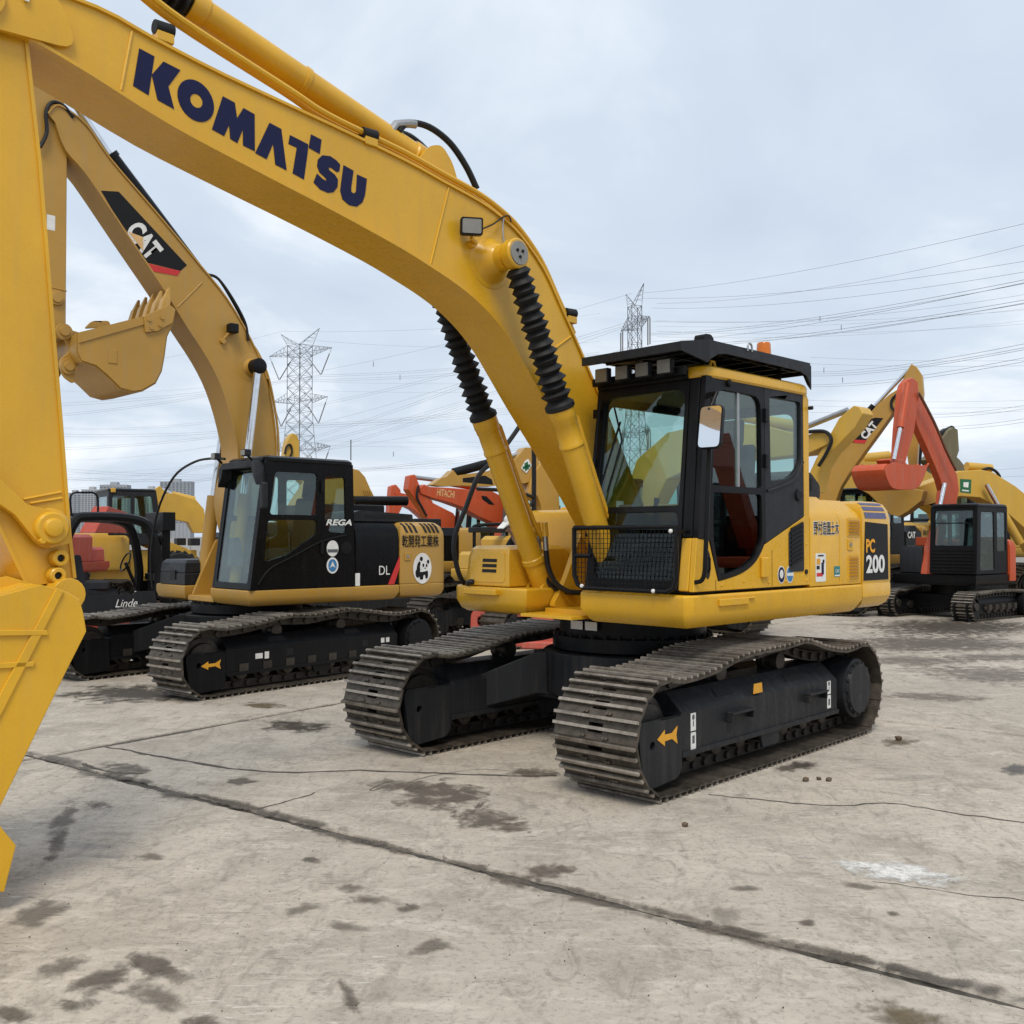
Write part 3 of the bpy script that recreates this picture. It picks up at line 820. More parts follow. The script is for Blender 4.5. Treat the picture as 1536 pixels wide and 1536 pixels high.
# deck: left side under the cab, right side under the tool boxes, centre frame with the boom brackets
Y = 'yellow'
mb = MB(); mb.levels([(1.02, .30), (1.02, 1.30), (.96, 1.345), (-1.585, 1.345), (-1.585, .30)], [(1.095, .075), (1.115, .05), (1.20, 0), (1.325, 0), (1.335, .012)])
mb.build('deck', Y, kx, .012)
mb = MB(); mb.levels([(1.02, -.30), (-1.585, -.30), (-1.585, -1.30), (.92, -1.30), (1.02, -1.16)], [(1.10, .09), (1.13, .04), (1.20, 0), (1.315, 0), (1.325, .012)])
mb.build('deck', Y, kx, .012)
mb = MB(); mb.box((-1.6, -.295, 1.10), (.80, .295, 1.16)); mb.box((-1.6, -.295, 1.16), (-.35, .295, 1.95))
mb.box((.80, -.285, 1.105), (1.10, .285, 1.13))
for s in (-1, 1):
    mb.side(rounded([(-.40, 1.155), (.78, 1.155), (.60, 1.40), (.36, 1.88), (.22, 1.96), (.04, 1.93), (-.40, 1.60)], .08), s * .29, s * .235)
    for yy in (.335, .50): mb.side(rounded([(.42, 1.15), (.86, 1.15), (.80, 1.33), (.72, 1.40), (.58, 1.40), (.5, 1.33)], .05), s * yy, s * (yy + .03))
mb.build('swing_frame', Y, kx, .01)
# counterweight with a rounded tail
tail = [(-1.588, 1.345), (-2.10, 1.340), (-2.18, 1.32), (-2.25, 1.25), (-2.42, 1.02), (-2.57, .68), (-2.66, .3), (-2.68, 0)]
tail = tail + [(x, -y) for x, y in tail[::-1][1:]]
mb = MB(); mb.levels(tail, [(1.115, .10), (1.15, .04), (1.22, 0), (1.325, 0), (1.335, .004), (1.345, .004), (1.355, 0), (1.92, 0), (2.00, .02), (2.06, .06), (2.085, .12)])
mb.build('counterweight', Y, kx, .0, 28)
# engine house: side doors with a sloping shoulder
mb = MB()
sec = [(1.335, 1.34), (1.335, 1.90), (1.30, 1.97), (1.14, 2.085), (-1.14, 2.085), (-1.30, 1.97), (-1.335, 1.90), (-1.335, 1.34)]
mb.front(sec, -1.583, -1.20)
mb.build('engine_hood', Y, kx, .012)
mb = MB(); mb.front([(1.335, 1.34), (1.335, 1.91), (1.29, 1.985), (1.12, 2.11), (.32, 2.11), (.32, 1.34)], -1.192, -.70)
mb.build('side_door', Y, kx, .012)
mb = MB(); mb.front([(.31, 1.17), (.31, 2.05), (-1.14, 2.05), (-1.31, 1.92), (-1.31, 1.33), (-.31, 1.33), (-.31, 1.17)], -1.19, -.30)
mb.build('pump_house', Y, kx, .012)
mb = MB(); mb.side(rounded([(-.78, 2.10), (-1.36, 2.10), (-1.36, 2.22), (-1.20, 2.33), (-.86, 2.33), (-.78, 2.28)], .03), .15, 1.06); mb.build('intake_cover', 'grey_black', kx, .015)
mb = MB()
for i in range(7):
    x = -.86 - i * .055
    mb.prism(lambda a, b, c: (a, 1.061 + c, b), [(x, 2.17), (x - .035, 2.17), (x - .035, 2.28), (x, 2.28)], 0, .003)
mb.build('intake_grille', 'rubber', kx)
mb = MB(); mb.tube([(-1.22, .9, 2.08), (-1.22, .9, 2.34)], .012, 8); mb.build('aerial', 'white', kx)
# louvres of the side panels
fnL = lambda a, b, c: (-a, 1.336 + c, b)
def vent(x0, x1, z0, z1, n, slant=0.):
    mb = MB(); mb.side(rounded([(x0 - .02, z0 - .02), (x1 + .02, z0 - .02), (x1 + .02, z1 + .02), (x0 - .02, z1 + .02)], .02), 1.333, 1.338); o = mb.build('vent', 'yellow', kx)
    mb = MB(); mb.box((x0, 1.334, z0), (x1, 1.3388, z1)); mb.build('vent_gap_shade', 'tan', o)  # darker backing colour paints the shade between the louvres
    mb = MB(); louvre(mb, lambda a, b, c: (a, 1.3385 + c, b), x0, x1, z0, z1, n, .016); mb.build('louvre', Y, o)
vent(-1.545, -1.345, 1.775, 1.905, 5); vent(-1.515, -1.35, 1.385, 1.585, 7)
mb = MB(); louvre(mb, lambda a, b, c: (a, 1.32 - (b - 1.93) * 1.25 + c * .8, b + c * .5), -1.56, -1.26, 1.955, 2.05, 5, .012); mb.build('louvre', Y, kx)
mb = MB(); mb.box((-1.42, 1.333, 1.64), (-1.33, 1.343, 1.74)); o = mb.build('latch', Y, kx, .004)
mb = MB(); mb.cyl((-1.375, 1.343, 1.69), (-1.375, 1.349, 1.69), .018); mb.build('lock', 'steel', o)
# decal panel: PC 200 in its black field, blue stripes above
def fieldpoly(p): return [(-x, z) for x, z in p]
decal('number_panel', [(1.60, 1.365), (2.085, 1.365), (2.08, 1.875), (1.64, 1.895)], (0, 1.3445, 0), SIDE, 'decal_black', kx, .003)
text('lettering', 'PC', (-1.645, 1.3485, 1.615), SIDE, .125, 'decal_orange', kx, .17, .035)
text('lettering', '200', (-1.645, 1.3485, 1.43), SIDE, .165, 'white', kx, .36, .032)
for k, (b0, b1) in enumerate(((.0, .055), (.072, .108), (.122, .145))):
    mb = MB()
    def f(x, t):
        z = 1.925 + t; ins = .02 * min(1, max(0, (z - 1.92) / .08)) + .04 * min(1, max(0, (z - 2.0) / .06)) + .06 * min(1, max(0, (z - 2.06) / .025))
        return (x, 1.345 - ins - .006 * max(0, -x - 1.59) / .5 + .004, z)
    bs = sorted({b0, b1} | {t for t in (.075, .135) if b0 < t < b1}); vs_ = [f(x, t) for t in bs for x in (-1.645, -1.84, -2.07)]
    mb.add(vs_, [(i * 3 + j, i * 3 + j + 1, i * 3 + j + 4, i * 3 + j + 3) for i in range(len(bs) - 1) for j in range(2)]); mb.build('stripe', 'stripe_blue', kx)
text('lettering_backing', '野村造園土木', (-.742, 1.3352, 1.768), SIDE, .128, 'white', kx, .445, .045, 0, .0012)
text('lettering', '野村造園土木', (-.748, 1.3352, 1.775), SIDE, .115, 'decal_black', kx, .432, .010, 0, .0026)
o = sticker(kx, 1.336, -.86, 1.50, .17, .24)
for k, (dx, dz, w, h, mt) in enumerate([(-.04, .05, .06, .05, 'arrow_yellow'), (.03, -.01, .04, .10, 'navy'), (-.02, -.06, .10, .03, 'decal_red'), (.045, .05, .03, .03, 'decal_black'), (-.045, 0.0, .05, .03, 'decal_black'), (0, .10, .09, .012, 'decal_black')]):
    sticker(o, 1.3382, -.86 - dx, 1.50 + dz, w, h, mt, 'print', .0015)
o = sticker(kx, 1.336, -1.14, 1.46, .10, .09, 'decal_teal'); text('print', 'OK', (-1.105, 1.338, 1.45), SIDE, .03, 'white', o, .07, .01); sticker(o, 1.3382, -1.14, 1.425, .09, .012, 'white', 'print', .001)
for x, mt, m2 in ((-.235, 'navy', 'white'), (-.365, 'decal_blue', 'white')):
    o = decal('round_sticker', circ(0, 0, .055, .07), (x, 1.336, 1.455), SIDE, 'white', kx, .002)
    decal('print', circ(0, 0, .048, .062), (x, 1.338, 1.455), SIDE, mt, o, .0012)
    decal('print', circ(0, .005, .028, .036, 10) if m2 and x > -.3 else [(-.046, -.012), (.046, -.012), (.046, .012), (-.046, .012)], (x, 1.3392, 1.455), SIDE, m2, o, .001)
mb = MB(); mb.cyl((-.62, 1.335, 1.47), (-.62, 1.345, 1.47), .02); mb.build('key_hole', 'rubber', kx)
mb = MB(); mb.box((.28, 1.344, 1.245), (.66, 1.372, 1.30)); mb.box((.18, 1.344, 1.285), (.26, 1.365, 1.30)); mb.build('step_pad', Y, kx, .01)

# ---- cab
cab = empty('cab', (0, 0, 0), 0, kx)
YS = 1.335
SILL = [tuple(p) for p in smooth([Vector((.005, 1.715)), Vector((.07, 1.63)), Vector((.16, 1.555)), Vector((.30, 1.495)), Vector((.46, 1.46)), Vector((.64, 1.435))], 3)][1:]
door = MB(); door.side([(.895, 1.75), (.785, 2.945), (.005, 2.945), (.005, 1.715)] + SILL + [(.745, 1.73)], YS - .04, YS + .004,
    [rounded([(.715, 2.14), (.655, 2.86), (.055, 2.86), (.05, 2.14)], [.03, .10, .12, .03]), rounded([(.70, 2.09), (.05, 2.09), (.045, 1.75), (.085, 1.66), (.17, 1.585), (.31, 1.525), (.47, 1.488), (.625, 1.468), (.705, 1.74)], .04)])
door.build('door', 'black', cab, .004)
qp = MB(); qp.side([(-.005, 2.945), (-.59, 2.945), (-.595, 1.93), (-.005, 1.705)], YS - .04, YS + .002,
    [rounded([(-.075, 2.87), (-.55, 2.87), (-.55, 2.36), (-.40, 2.24), (-.09, 2.20)], [.03, .03, .12, .10, .03])])
qp.build('rear_panel', 'grey_black', cab, .004)
rim = MB(); rim.tube(smooth([V3(-.03, YS + .004, 2.12), V3(-.25, YS + .004, 2.17), V3(-.45, YS + .004, 2.24), V3(-.575, YS + .004, 2.38)], 5), .014, 8); rim.build('window_lip', 'grey_black', cab)
lo = MB(); lo.side([(.95, 1.36), (-.685, 1.36), (-.685, 2.90), (-.655, 2.945), (-.60, 2.945), (-.605, 1.925), (-.005, 1.700)] + [(x - .0, z - .006) for x, z in SILL] + [(.755, 1.735), (.905, 1.75)], YS - .045, YS)
lo.build('lower_panel', Y, cab, .006)
corner = MB(); corner.side([(.955, 1.362), (.80, 1.362), (.80, 1.75), (.905, 1.75)], 1.20, YS - .047); corner.build('corner_post', Y, cab, .012)
cp2 = MB(); cp2.side([(.905, 1.752), (.80, 1.752), (.70, 2.94), (.795, 2.94)], 1.20, YS - .045); cp2.build('front_pillar', 'black', cab, .012)
# front frame leaning back
def fp(y, t, c=0.):      # t = height in metres above the cab floor, along the leaning front
    return (.955 - (t) * .1013 + c, y, 1.36 + t)
fr_ = MB(); fr_.prism(lambda a, b, c: fp(a, b, c), [(.30, 0), (1.20, 0), (1.20, 1.585), (.30, 1.585)], -.045, 0,
    [rounded([(.375, .075), (1.165, .075), (1.165, .585), (.375, .585)], .07), rounded([(.375, .63), (1.165, .63), (1.165, 1.50), (.375, 1.50)], [.03, .03, .10, .10])])
fr_.build('front_frame', 'black', cab, .004)
pane(cab, [fp(.37, .07, -.02), fp(1.17, .07, -.02), fp(1.17, .59, -.02), fp(.37, .59, -.02)], 'glass_dark')
pane(cab, [fp(.37, .625, -.02), fp(1.17, .625, -.02), fp(1.17, 1.505, -.02), fp(.37, 1.505, -.02)])
pane(cab, [(.72, YS - .02, 2.13), (.66, YS - .02, 2.87), (.05, YS - .02, 2.87), (.04, YS - .02, 2.13)])
pane(cab, [(.71, YS - .02, 1.74), (.705, YS - .02, 2.095), (.045, YS - .02, 2.095), (.04, YS - .02, 1.74), (.08, YS - .02, 1.655), (.165, YS - .02, 1.58), (.31, YS - .02, 1.52), (.47, YS - .02, 1.483), (.63, YS - .02, 1.463)], 'glass_dark')
pane(cab, [(-.07, YS - .02, 2.19), (-.07, YS - .02, 2.875), (-.555, YS - .02, 2.875), (-.555, YS - .02, 2.35), (-.41, YS - .02, 2.235)])
mb = MB(); mb.box((.335, YS - .028, 2.14), (.365, YS - .008, 2.86)); mb.build('sash', 'steel', cab)
# far side, back and roof
rs = MB(); rs.side([(.95, 1.36), (-.685, 1.36), (-.685, 2.94), (.795, 2.94)], .30, .335, [rounded([(.78, 1.72), (-.58, 1.72), (-.58, 2.82), (.70, 2.82)], .10)]); rs.build('side_panel', 'black', cab, .004)
pane(cab, [(.79, .318, 1.71), (-.59, .318, 1.71), (-.59, .318, 2.83), (.71, .318, 2.83)])
bk = MB(); bk.front([(.336, 1.36), (YS - .046, 1.36), (YS - .046, 2.94), (.336, 2.94)], -.685, -.65, [rounded([(.42, 2.02), (1.21, 2.02), (1.21, 2.80), (.42, 2.80)], .10)]); bk.build('back_panel', 'black', cab, .004)
pane(cab, [(-.668, .41, 2.01), (-.668, 1.22, 2.01), (-.668, 1.22, 2.81), (-.668, .41, 2.81)])
fl = MB(); fl.box((-.66, .34, 1.345), (.93, 1.285, 1.385)); fl.build('floor', 'rubber', cab)
hd = MB(); hd.box((-.64, .34, 2.885), (.74, 1.285, 2.935)); hd.build('headliner', 'interior_grey', cab)
rf = MB(); rpl = rounded([(.815, .285), (.815, 1.355), (-.70, 1.355), (-.70, .285)], [.06, .16, .12, .06], 6)
rf.levels(rpl, [(2.935, .012), (2.95, 0), (2.99, 0), (3.015, .012), (3.03, .04), (3.035, .09)]); rf.build('roof', Y, cab, 0, 30)
mb = MB(); mb.box((.80, .32, 2.93), (.832, 1.20, 3.0)); mb.build('header', 'black', cab, .01)
seat(cab, .02, .82, 1.72); controls(cab, .10, .82, 1.62)
mb = MB(); mb.box((-.62, .40, 1.385), (-.28, 1.24, 1.95)); mb.build('rear_shelf', 'fabric', cab, .02)
mb = MB(); mb.rev((.30, 1.0, 1.40), (.25, -.1, 1), [(0, .10), (.02, .12), (.25, .15), (.28, .15), (.281, .13)], 14); mb.build('bucket_pail', 'interior_grey', cab)
o = sticker(cab, .36, .60, 1.98, .09, .14, 'white', 'notice'); o = sticker(cab, .36, .60, 1.83, .10, .16, 'white', 'notice')
mb = MB(); mb.side(circ(.775, 1.555, .034, .105, 20), YS - .001, YS + .004); o = mb.build('handle_recess', 'rubber', cab)
mb = MB(); mb.tube([(.775, YS + .005, 1.50), (.775, YS + .02, 1.52), (.775, YS + .02, 1.60), (.775, YS + .005, 1.62)], .008, 6); mb.build('door_handle', 'black', o)
for x_, z0_, z1_ in ((-.10, 1.366, 1.655), (.672, 1.366, 1.442)):
    mb = MB(); mb.box((x_ - .0025, YS - .001, z0_), (x_ + .0025, YS + .0012, z1_)); mb.build('panel_gap', 'rubber', cab)
for x_, z_ in ((.60, 1.40), (.30, 1.42), (-.05, 1.40), (-.63, 1.40), (-.63, 1.70), (-.30, 1.40)):
    mb = MB(); mb.rev((x_, YS, z_), (0, 1, 0), [(0, .011), (.004, .011), (.007, .006)], 8); mb.build('bolt', Y, cab)
# grille on the flank below the cab door, hinge boxes, door handle
mb = MB(); gp = [(-.35, 1.80), (-.585, 1.885), (-.585, 1.475), (-.35, 1.475)]; mb.side(rounded(gp, .025), YS - .002, YS + .006); o = mb.build('air_grille', 'grey_black', cab, .003)
mb = MB()
for i in range(9):
    z = 1.52 + i * .036; mb.prism(lambda a, b, c: (a, YS + .006 + c, b), [(-.375, z), (-.56, z + .055), (-.56, z + .075), (-.375, z + .02)], 0, .008)
mb.build('louvre', 'black', o)
mb = MB(); mb.box((-.02, YS, 1.44), (.075, YS + .03, 1.60)); mb.build('hinge_cover', Y, cab, .01)
mb = MB(); mb.rev((-.50, YS, 2.10), (0, 1, 0), [(0, .05), (.012, .05), (.02, .04), (.0201, .02)], 18); mb.build('door_lock', 'black', cab)
mb = MB(); mb.rev((.50, YS, 2.915), (0, 1, 0), [(0, .03), (.02, .028), (.03, .015)], 14); mb.build('buffer', 'black', cab)
mb = MB()
for z in (2.66, 2.30): mb.box((-.03, YS, z), (.015, YS + .025, z + .11))
mb.build('hinge', 'black', cab, .006)
# grab rail with the mirror, on the front corner
handrail('grab_rail', [(.80, YS + .01, 2.78), (.80, YS + .07, 2.76), (.85, YS + .075, 2.40), (.90, YS + .075, 1.70), (.91, YS + .06, 1.47), (.93, YS + .0, 1.43)], .017, 'black', kx)
mir = empty('mirror', (0, 0, 0), 0, kx)
MC = Vector((.93, YS + .135, 2.545)); toc = Vector((-.10, 1.0, .0)).normalized()
Un = Vector((.966, .088, .160)).normalized()       # mirror faces forward and outwards
Uu = Vector((0, 0, 1)).cross(Un).normalized()
Uv = Un.cross(Uu)
def mfn(a, b, c): return tuple(MC + Uu * a + Uv * b + Un * c)
shape = rounded([(-.085, -.15), (.085, -.15), (.085, .15), (-.085, .15)], .035)
mb = MB(); mb.prism(mfn, inset(shape, -.008), -.035, 0); mb.build('mirror_shell', 'black', mir, .008)
mb = MB(); mb.prism(mfn, shape, .0008, .003); mb.build('mirror_glass', 'mirror', mir)
mb = MB(); mb.tube([(.80, YS + .02, 2.80), (.82, YS + .12, 2.80), tuple(MC + Vector((-.02, -.02, .12)))], .014, 8); mb.build('mirror_arm', 'black', mir)
# wiper, front guard with its mesh
mb = MB(); mb.tube([fp(.36, .42, .02), fp(.42, .80, .03), fp(.58, 1.30, .03)], .009, 6); mb.tube([fp(.50, 1.42, .02), fp(.60, 1.15, .02), fp(.48, .75, .015)], .008, 6); mb.build('wiper', 'black', cab)
mb = MB(); mb.tube([fp(.31, .40, .03), fp(.33, .9, .03), fp(.35, 1.5, .03)], .014, 6)
for t in (.5, .95, 1.35): mb.box(tuple(Vector(fp(.285, t, .0))), tuple(Vector(fp(.33, t + .07, .03))))
mb.build('hinge_rail', 'black', cab)
gd = MB(); gx = 1.045
g0 = [(gx, .265, 1.83), (gx, .265, 1.46), (gx, .30, 1.385), (gx, .36, 1.36), (gx, 1.17, 1.36), (gx, 1.23, 1.385), (gx, 1.255, 1.45), (gx, 1.255, 1.83)]
gd.tube([Vector(p) for p in g0] + [Vector((gx, .265, 1.83))], .019, 8); gd.tube([(gx, .265, 1.61), (gx, .44, 1.61)], .016, 6)
gd.tube([(gx, .26, 1.82), (.88, .30, 1.83)], .016, 6); gd.tube([(gx, 1.255, 1.80), (.89, 1.25, 1.80)], .016, 6); gd.tube([(gx, .5, 1.36), (.93, .5, 1.37)], .016, 6); gd.tube([(gx, 1.05, 1.36), (.93, 1.05, 1.37)], .016, 6)
go = gd.build('front_guard', 'black', kx)
gd = MB()
for i in range(1, 26):
    y = .265 + .99 * i / 26; gd.bar((gx, y, 1.37), (gx, y, 1.82), .0042, .0042)
for i in range(1, 12):
    z = 1.37 + .45 * i / 12; gd.bar((gx + .003, .27, z), (gx + .003, 1.25, z), .0042, .0042)
gd.build('guard_mesh', 'black', go)
gd = MB()
for y, z in ((.36, 1.375), (1.06, 1.362), (1.22, 1.80)): gd.rev((gx + .012, y, z), (1, 0, 0), [(0, .016), (.012, .016), (.02, .008)], 10)
gd.build('bolt_cap', 'white', go)
# roof guard: dark plate visor with ribs, lamps, beacon, camera
rg = empty('roof_guard', (0, 0, 0), 0, kx)
def vz(x): return 3.165 - max(0, x - .82) * .12
ro = [(1.11, .41), (1.11, 1.345), (.82, 1.385), (-.61, 1.385), (-.61, .41)]
mb = MB(); mb.loft([[(x, y, vz(x)) for x, y in ro], [(x, y, vz(x) + .012) for x, y in ro]]); mb.build('visor_plate', 'grey_black', rg, .002)
mb = MB(); mb.bar((1.11, .41, vz(1.11) - .012), (1.11, 1.345, vz(1.11) - .012), .012, .065); mb.build('visor_front_rim', 'grey_black', rg, .002)
mb = MB(); mb.prism(lambda a, b, c: (1.115 - a * .29, 1.345 + a * .042 + c, b), [(0, 3.085), (0, vz(1.11) + .0215), (1, 3.195), (1, 3.04), (.93, 3.025)], 0, .012); mb.build('visor_cheek', 'grey_black', rg, .002)
mb = MB(); mb.side([(.824, 3.195), (.824, 3.045), (.72, 3.10), (.60, 3.118), (-.45, 3.11), (-.55, 3.085), (-.605, 3.02), (-.61, 3.195)], 1.383, 1.396); mb.build('visor_side_rim', 'grey_black', rg, .002)
mb = MB(); mb.front(rounded([(.41, 3.178), (1.395, 3.178), (1.395, 2.97), (1.36, 3.02), (1.325, 3.10), (.41, 3.10)], .01), -.625, -.613); mb.build('visor_rear_rim', 'grey_black', rg, .002)
for i in range(8):
    x = 1.06 - i * .225; mb = MB(); mb.bar((x, .425, vz(x) - .021), (x, 1.335 if x > .8 else 1.375, vz(x) - .021), .022, .042); mb.build('visor_rib', 'black', rg)
for i in range(4):
    y = .44 + i * .28; mb = MB(); mb.bar((-.60, y, 3.142), (.81, y, 3.142), .018, .036); mb.build('visor_rib', 'black', rg)
mb = MB()
for x, y in ((.55, 1.15), (-.45, 1.2), (.55, .5), (-.45, .5)): mb.cyl((x, y, 3.02), (x, y, 3.166), .018, n=8)
mb.build('visor_post', 'black', rg)
lb = MB(); lb.bar((.875, .33, 2.985), (.875, 1.22, 2.985), .05, .06); lb.build('lamp_bar', 'black', rg)
for y in (.47, .675, .875, 1.08):
    L = MB(); L.box((.905, y - .066, 2.965), (.955, y + .066, 3.080)); lo_ = L.build('work_lamp', 'grey_black', rg, .008)
    L = MB(); L.box((.956, y - .058, 2.973), (.960, y + .058, 3.072)); L.build('lens', 'lamp_lens', lo_)
mb = MB(); mb.rev((-.25, 1.18, 3.18), (0, 0, 1), [(0, .055), (.03, .055), (.031, .062), (.15, .056), (.165, .05), (.17, .02)], 18); o = mb.build('beacon', 'amber', rg)
mb = MB(); mb.rev((-.25, 1.18, 3.1801), (0, 0, 1), [(0, .068), (.028, .068), (.029, .05)], 18); mb.build('beacon_base', 'black', o)
mb = MB(); mb.side(rounded([(.78, 3.18), (.64, 3.18), (.645, 3.24), (.68, 3.265), (.76, 3.26)], .02), 1.22, 1.31); mb.build('rear_view_camera', 'black', rg, .01)
handrail('lifting_eye', [(.33, 1.40, 3.175), (.325, 1.40, 3.22), (.30, 1.40, 3.235), (.275, 1.40, 3.22), (.27, 1.40, 3.175)], .008, 'steel', rg)
mb = MB(); mb.tube([(.62, 1.25, 3.03), (.60, 1.25, 3.08), (.56, 1.25, 3.08), (.54, 1.25, 3.03)], .013, 8); mb.build('lifting_eye', Y, cab)
mb = MB(); mb.cyl((-.66, 1.35, 2.83), (-.66, 1.385, 2.83), .016, n=10); mb.build('button', 'rubber', cab)

# ---- right-hand boxes
mb = MB(); bx_ = [(1.0, -.53), (1.0, -1.02), (.94, -1.14), (.90, -1.16), (.20, -1.20), (.20, -.53)]
mb.levels(bx_, [(1.33, .0), (1.36, 0), (1.58, .02), (1.65, .045), (1.68, .09)]); tb = mb.build('tool_box', Y, kx, .012)
mb = MB(); mb.prism(lambda a, b, c: (1.001 - (b - 1.36) * .09 + c, a, b), rounded([(-.97, 1.365), (-.575, 1.365), (-.60, 1.63), (-.90, 1.63)], .05), -.01, .004); mb.build('lid', Y, tb, .004)
mb = MB()
for z in (1.45, 1.495, 1.54): mb.prism(lambda a, b, c: (1.001 - (b - 1.36) * .09 + c, a, b), [(-.87, z), (-.69, z), (-.69, z + .028), (-.87, z + .028)], .003, .0065)
mb.build('slot', 'rubber', tb)
mb = MB(); mb.box((.995, -1.04, 1.255), (1.075, -.62, 1.31)); mb.build('step_pad', Y, kx, .012)
mb = MB(); mb.levels([(.19, -.32), (.19, -1.18), (-.62, -1.24), (-.62, -.32)], [(1.33, 0), (1.90, 0), (1.985, .03), (2.01, .08)]); mb.build('fuel_tank', Y, kx, .012)
handrail('handrail', [(.98, -.98, 1.36), (1.02, -1.02, 1.36)] + [K.at(u, v, 'y', -1.17) for u, v in ((699, 879), (689, 864), (681, 828), (684, 800), (698, 765), (718, 715), (745, 688), (780, 640), (792, 618), (800, 640))] + [(.05, -1.17, 2.0)], .023, 'grey_black', kx)
handrail('handrail', [K.at(u, v, 'y', -1.17) for u, v in ((716, 735), (760, 738), (800, 748))] + [(.15, -1.17, 2.02)], .018, 'grey_black', kx)
for y0 in (-.06, .10): decal('notice', plate_q(.065, .035), (.66, y0, 1.02), FRONT, 'white', kx, .003)

# ---- boom, arm, bucket
BT = [(5.44, 4.50), (5.30, 4.60), (4.80, 4.615), (4.478, 4.555), (4.04, 4.487), (3.29, 4.406), (2.70, 4.335), (2.36, 4.275), (2.02, 4.215), (1.80, 4.15), (1.59, 4.05), (1.343, 3.845), (1.147, 3.58), (.96, 3.32), (.775, 3.05), (.50, 2.62), (.10, 1.98)]
BB = [(5.44, 4.38), (5.28, 4.35), (5.12, 4.33), (4.83, 4.25), (4.39, 4.11), (3.91, 4.00), (3.28, 3.865), (2.737, 3.735), (2.44, 3.645), (2.22, 3.57), (2.02, 3.48), (1.83, 3.36), (1.66, 3.21), (1.50, 3.03), (1.293, 2.79), (.81, 2.26), (.32, 1.66)]
HB = .205
bo = girder('boom', [tuple(p) for p in smooth([Vector(p) for p in BT], 3)], [tuple(p) for p in smooth([Vector(p) for p in BB], 3)], HB, Y, kx)
mb = MB(); mb.cyl((.20, -.235, 1.80), (.20, .235, 1.80), .19, n=24); mb.build('boom_foot', Y, bo)
# weld seams across the side plate
for a, b in (((2.30, 4.25), (2.47, 3.66)), ((4.60, 4.56), (4.66, 4.21)), ((1.02, 3.36), (1.24, 3.22))): mb = MB(); mb.tube([(a[0], HB, a[1]), (b[0], HB, b[1])], .010, 6); mb.build('weld_seam', Y, bo)
# letters read off the boom plate (u, v of the photograph on the plane of the plate)
def boom_poly(px): return [(-x, z) for x, z in K.xz(px, HB)]
c3 = lambda L: [(a / 3, b / 3) for a, b in L]
c4 = lambda L: [(400 + a / 3, 100 + b / 3) for a, b in L]
letters = [('K', c3([(626, 226), (694, 262), (668, 437), (598, 394)]), ()), ('K', c3([(735, 285), (811, 324), (757, 397), (783, 499), (708, 458), (682, 345)]), ()),
    ('M', c3([(1002, 441), (1056, 470), (1066, 540), (1095, 494), (1145, 522), (1146, 688), (1093, 662), (1092, 590), (1067, 652), (1035, 632), (1030, 570), (1008, 620), (953, 590)]), ()),
    ('A', c3([(1212, 560), (1265, 588), (1289, 774), (1238, 748), (1228, 655), (1199, 724), (1148, 696)]), ()),
    ('T', c3([(1304, 615), (1386, 657), (1384, 690), (1367, 815), (1316, 787), (1335, 672), (1297, 655)]), ()), ('T', c3([(1399, 612), (1446, 636), (1438, 700), (1388, 672)]), ()),
    ('S', c4([(330, 448), (326, 478), (315, 482), (290, 462), (277, 462), (282, 474), (306, 493), (320, 515), (318, 548), (300, 572), (275, 575), (240, 560), (210, 528), (226, 488), (250, 512), (268, 522), (266, 510), (236, 482), (226, 455), (230, 425), (250, 406), (285, 410), (312, 428)]), ()),
    ('U', c4([(345, 450), (390, 475), (380, 548), (380, 570), (391, 578), (401, 570), (406, 492), (450, 512), (442, 585), (430, 618), (405, 637), (370, 630), (340, 604), (330, 565)]), ())]
ell = lambda cx, cy, rx, ry, rot: [(cx + rx * math.cos(t) * math.cos(rot) - ry * math.sin(t) * math.sin(rot), cy + rx * math.cos(t) * math.sin(rot) + ry * math.sin(t) * math.cos(rot)) for t in [2 * math.pi * i / 32 for i in range(32)]]
letters.append(('O', c3(ell(880, 461, 104, 72, R(58))), (c3(ell(883, 462, 34, 25, R(58))),)))
for ch_, px, ho in letters:
    decal('letter', boom_poly(px), (0, HB + .0006, 0), SIDE, 'navy', bo, .0026, [boom_poly(h) for h in ho])
# pin boss, work lamp and pipes on the boom
mb = MB(); mb.rev((1.89, HB - .01, 3.80), (0, 1, 0), [(0, .215), (.014, .205), (.02, .17), (.06, .13), (.12, .105), (.13, .095), (.20, .092)], 32)
mb.rev((1.89, -HB + .01, 3.80), (0, -1, 0), [(0, .215), (.014, .205), (.02, .17), (.06, .13), (.12, .105), (.13, .095), (.20, .092)], 32)
mb.build('pin_boss', Y, bo)
for s in (-1, 1):
    mb = MB(); mb.rev((1.89, s * (HB + .19), 3.80), (0, s, 0), [(-.11, .085), (.02, .085), (.03, .11), (.10, .11), (.11, .10)], 22); mb.build('cylinder_eye', Y, bo)
mb = MB(); mb.rev((1.89, HB + .301, 3.80), (0, 1, 0), [(0, .088), (.008, .085), (.009, .03)], 22); o = mb.build('pin_cap', 'lamp_lens', bo)
for k in range(3):
    a = 2.1 * k + .5; mb = MB(); mb.cyl((1.89 + .03 * math.cos(a), HB + .31, 3.80 + .03 * math.sin(a)), (1.89 + .03 * math.cos(a), HB + .318, 3.80 + .03 * math.sin(a)), .012, n=6); mb.build('bolt', 'black', o)
lp = empty('work_lamp', (0, 0, 0), 0, bo)
Lc = K.at(708, 341, 'y', .32); Ln = Vector((.55, .83, -.12)).normalized(); Lu = Vector((0, 0, 1)).cross(Ln).normalized(); Lv = Ln.cross(Lu)
lf = lambda a, b, c: tuple(Lc + Lu * a + Lv * b + Ln * c)
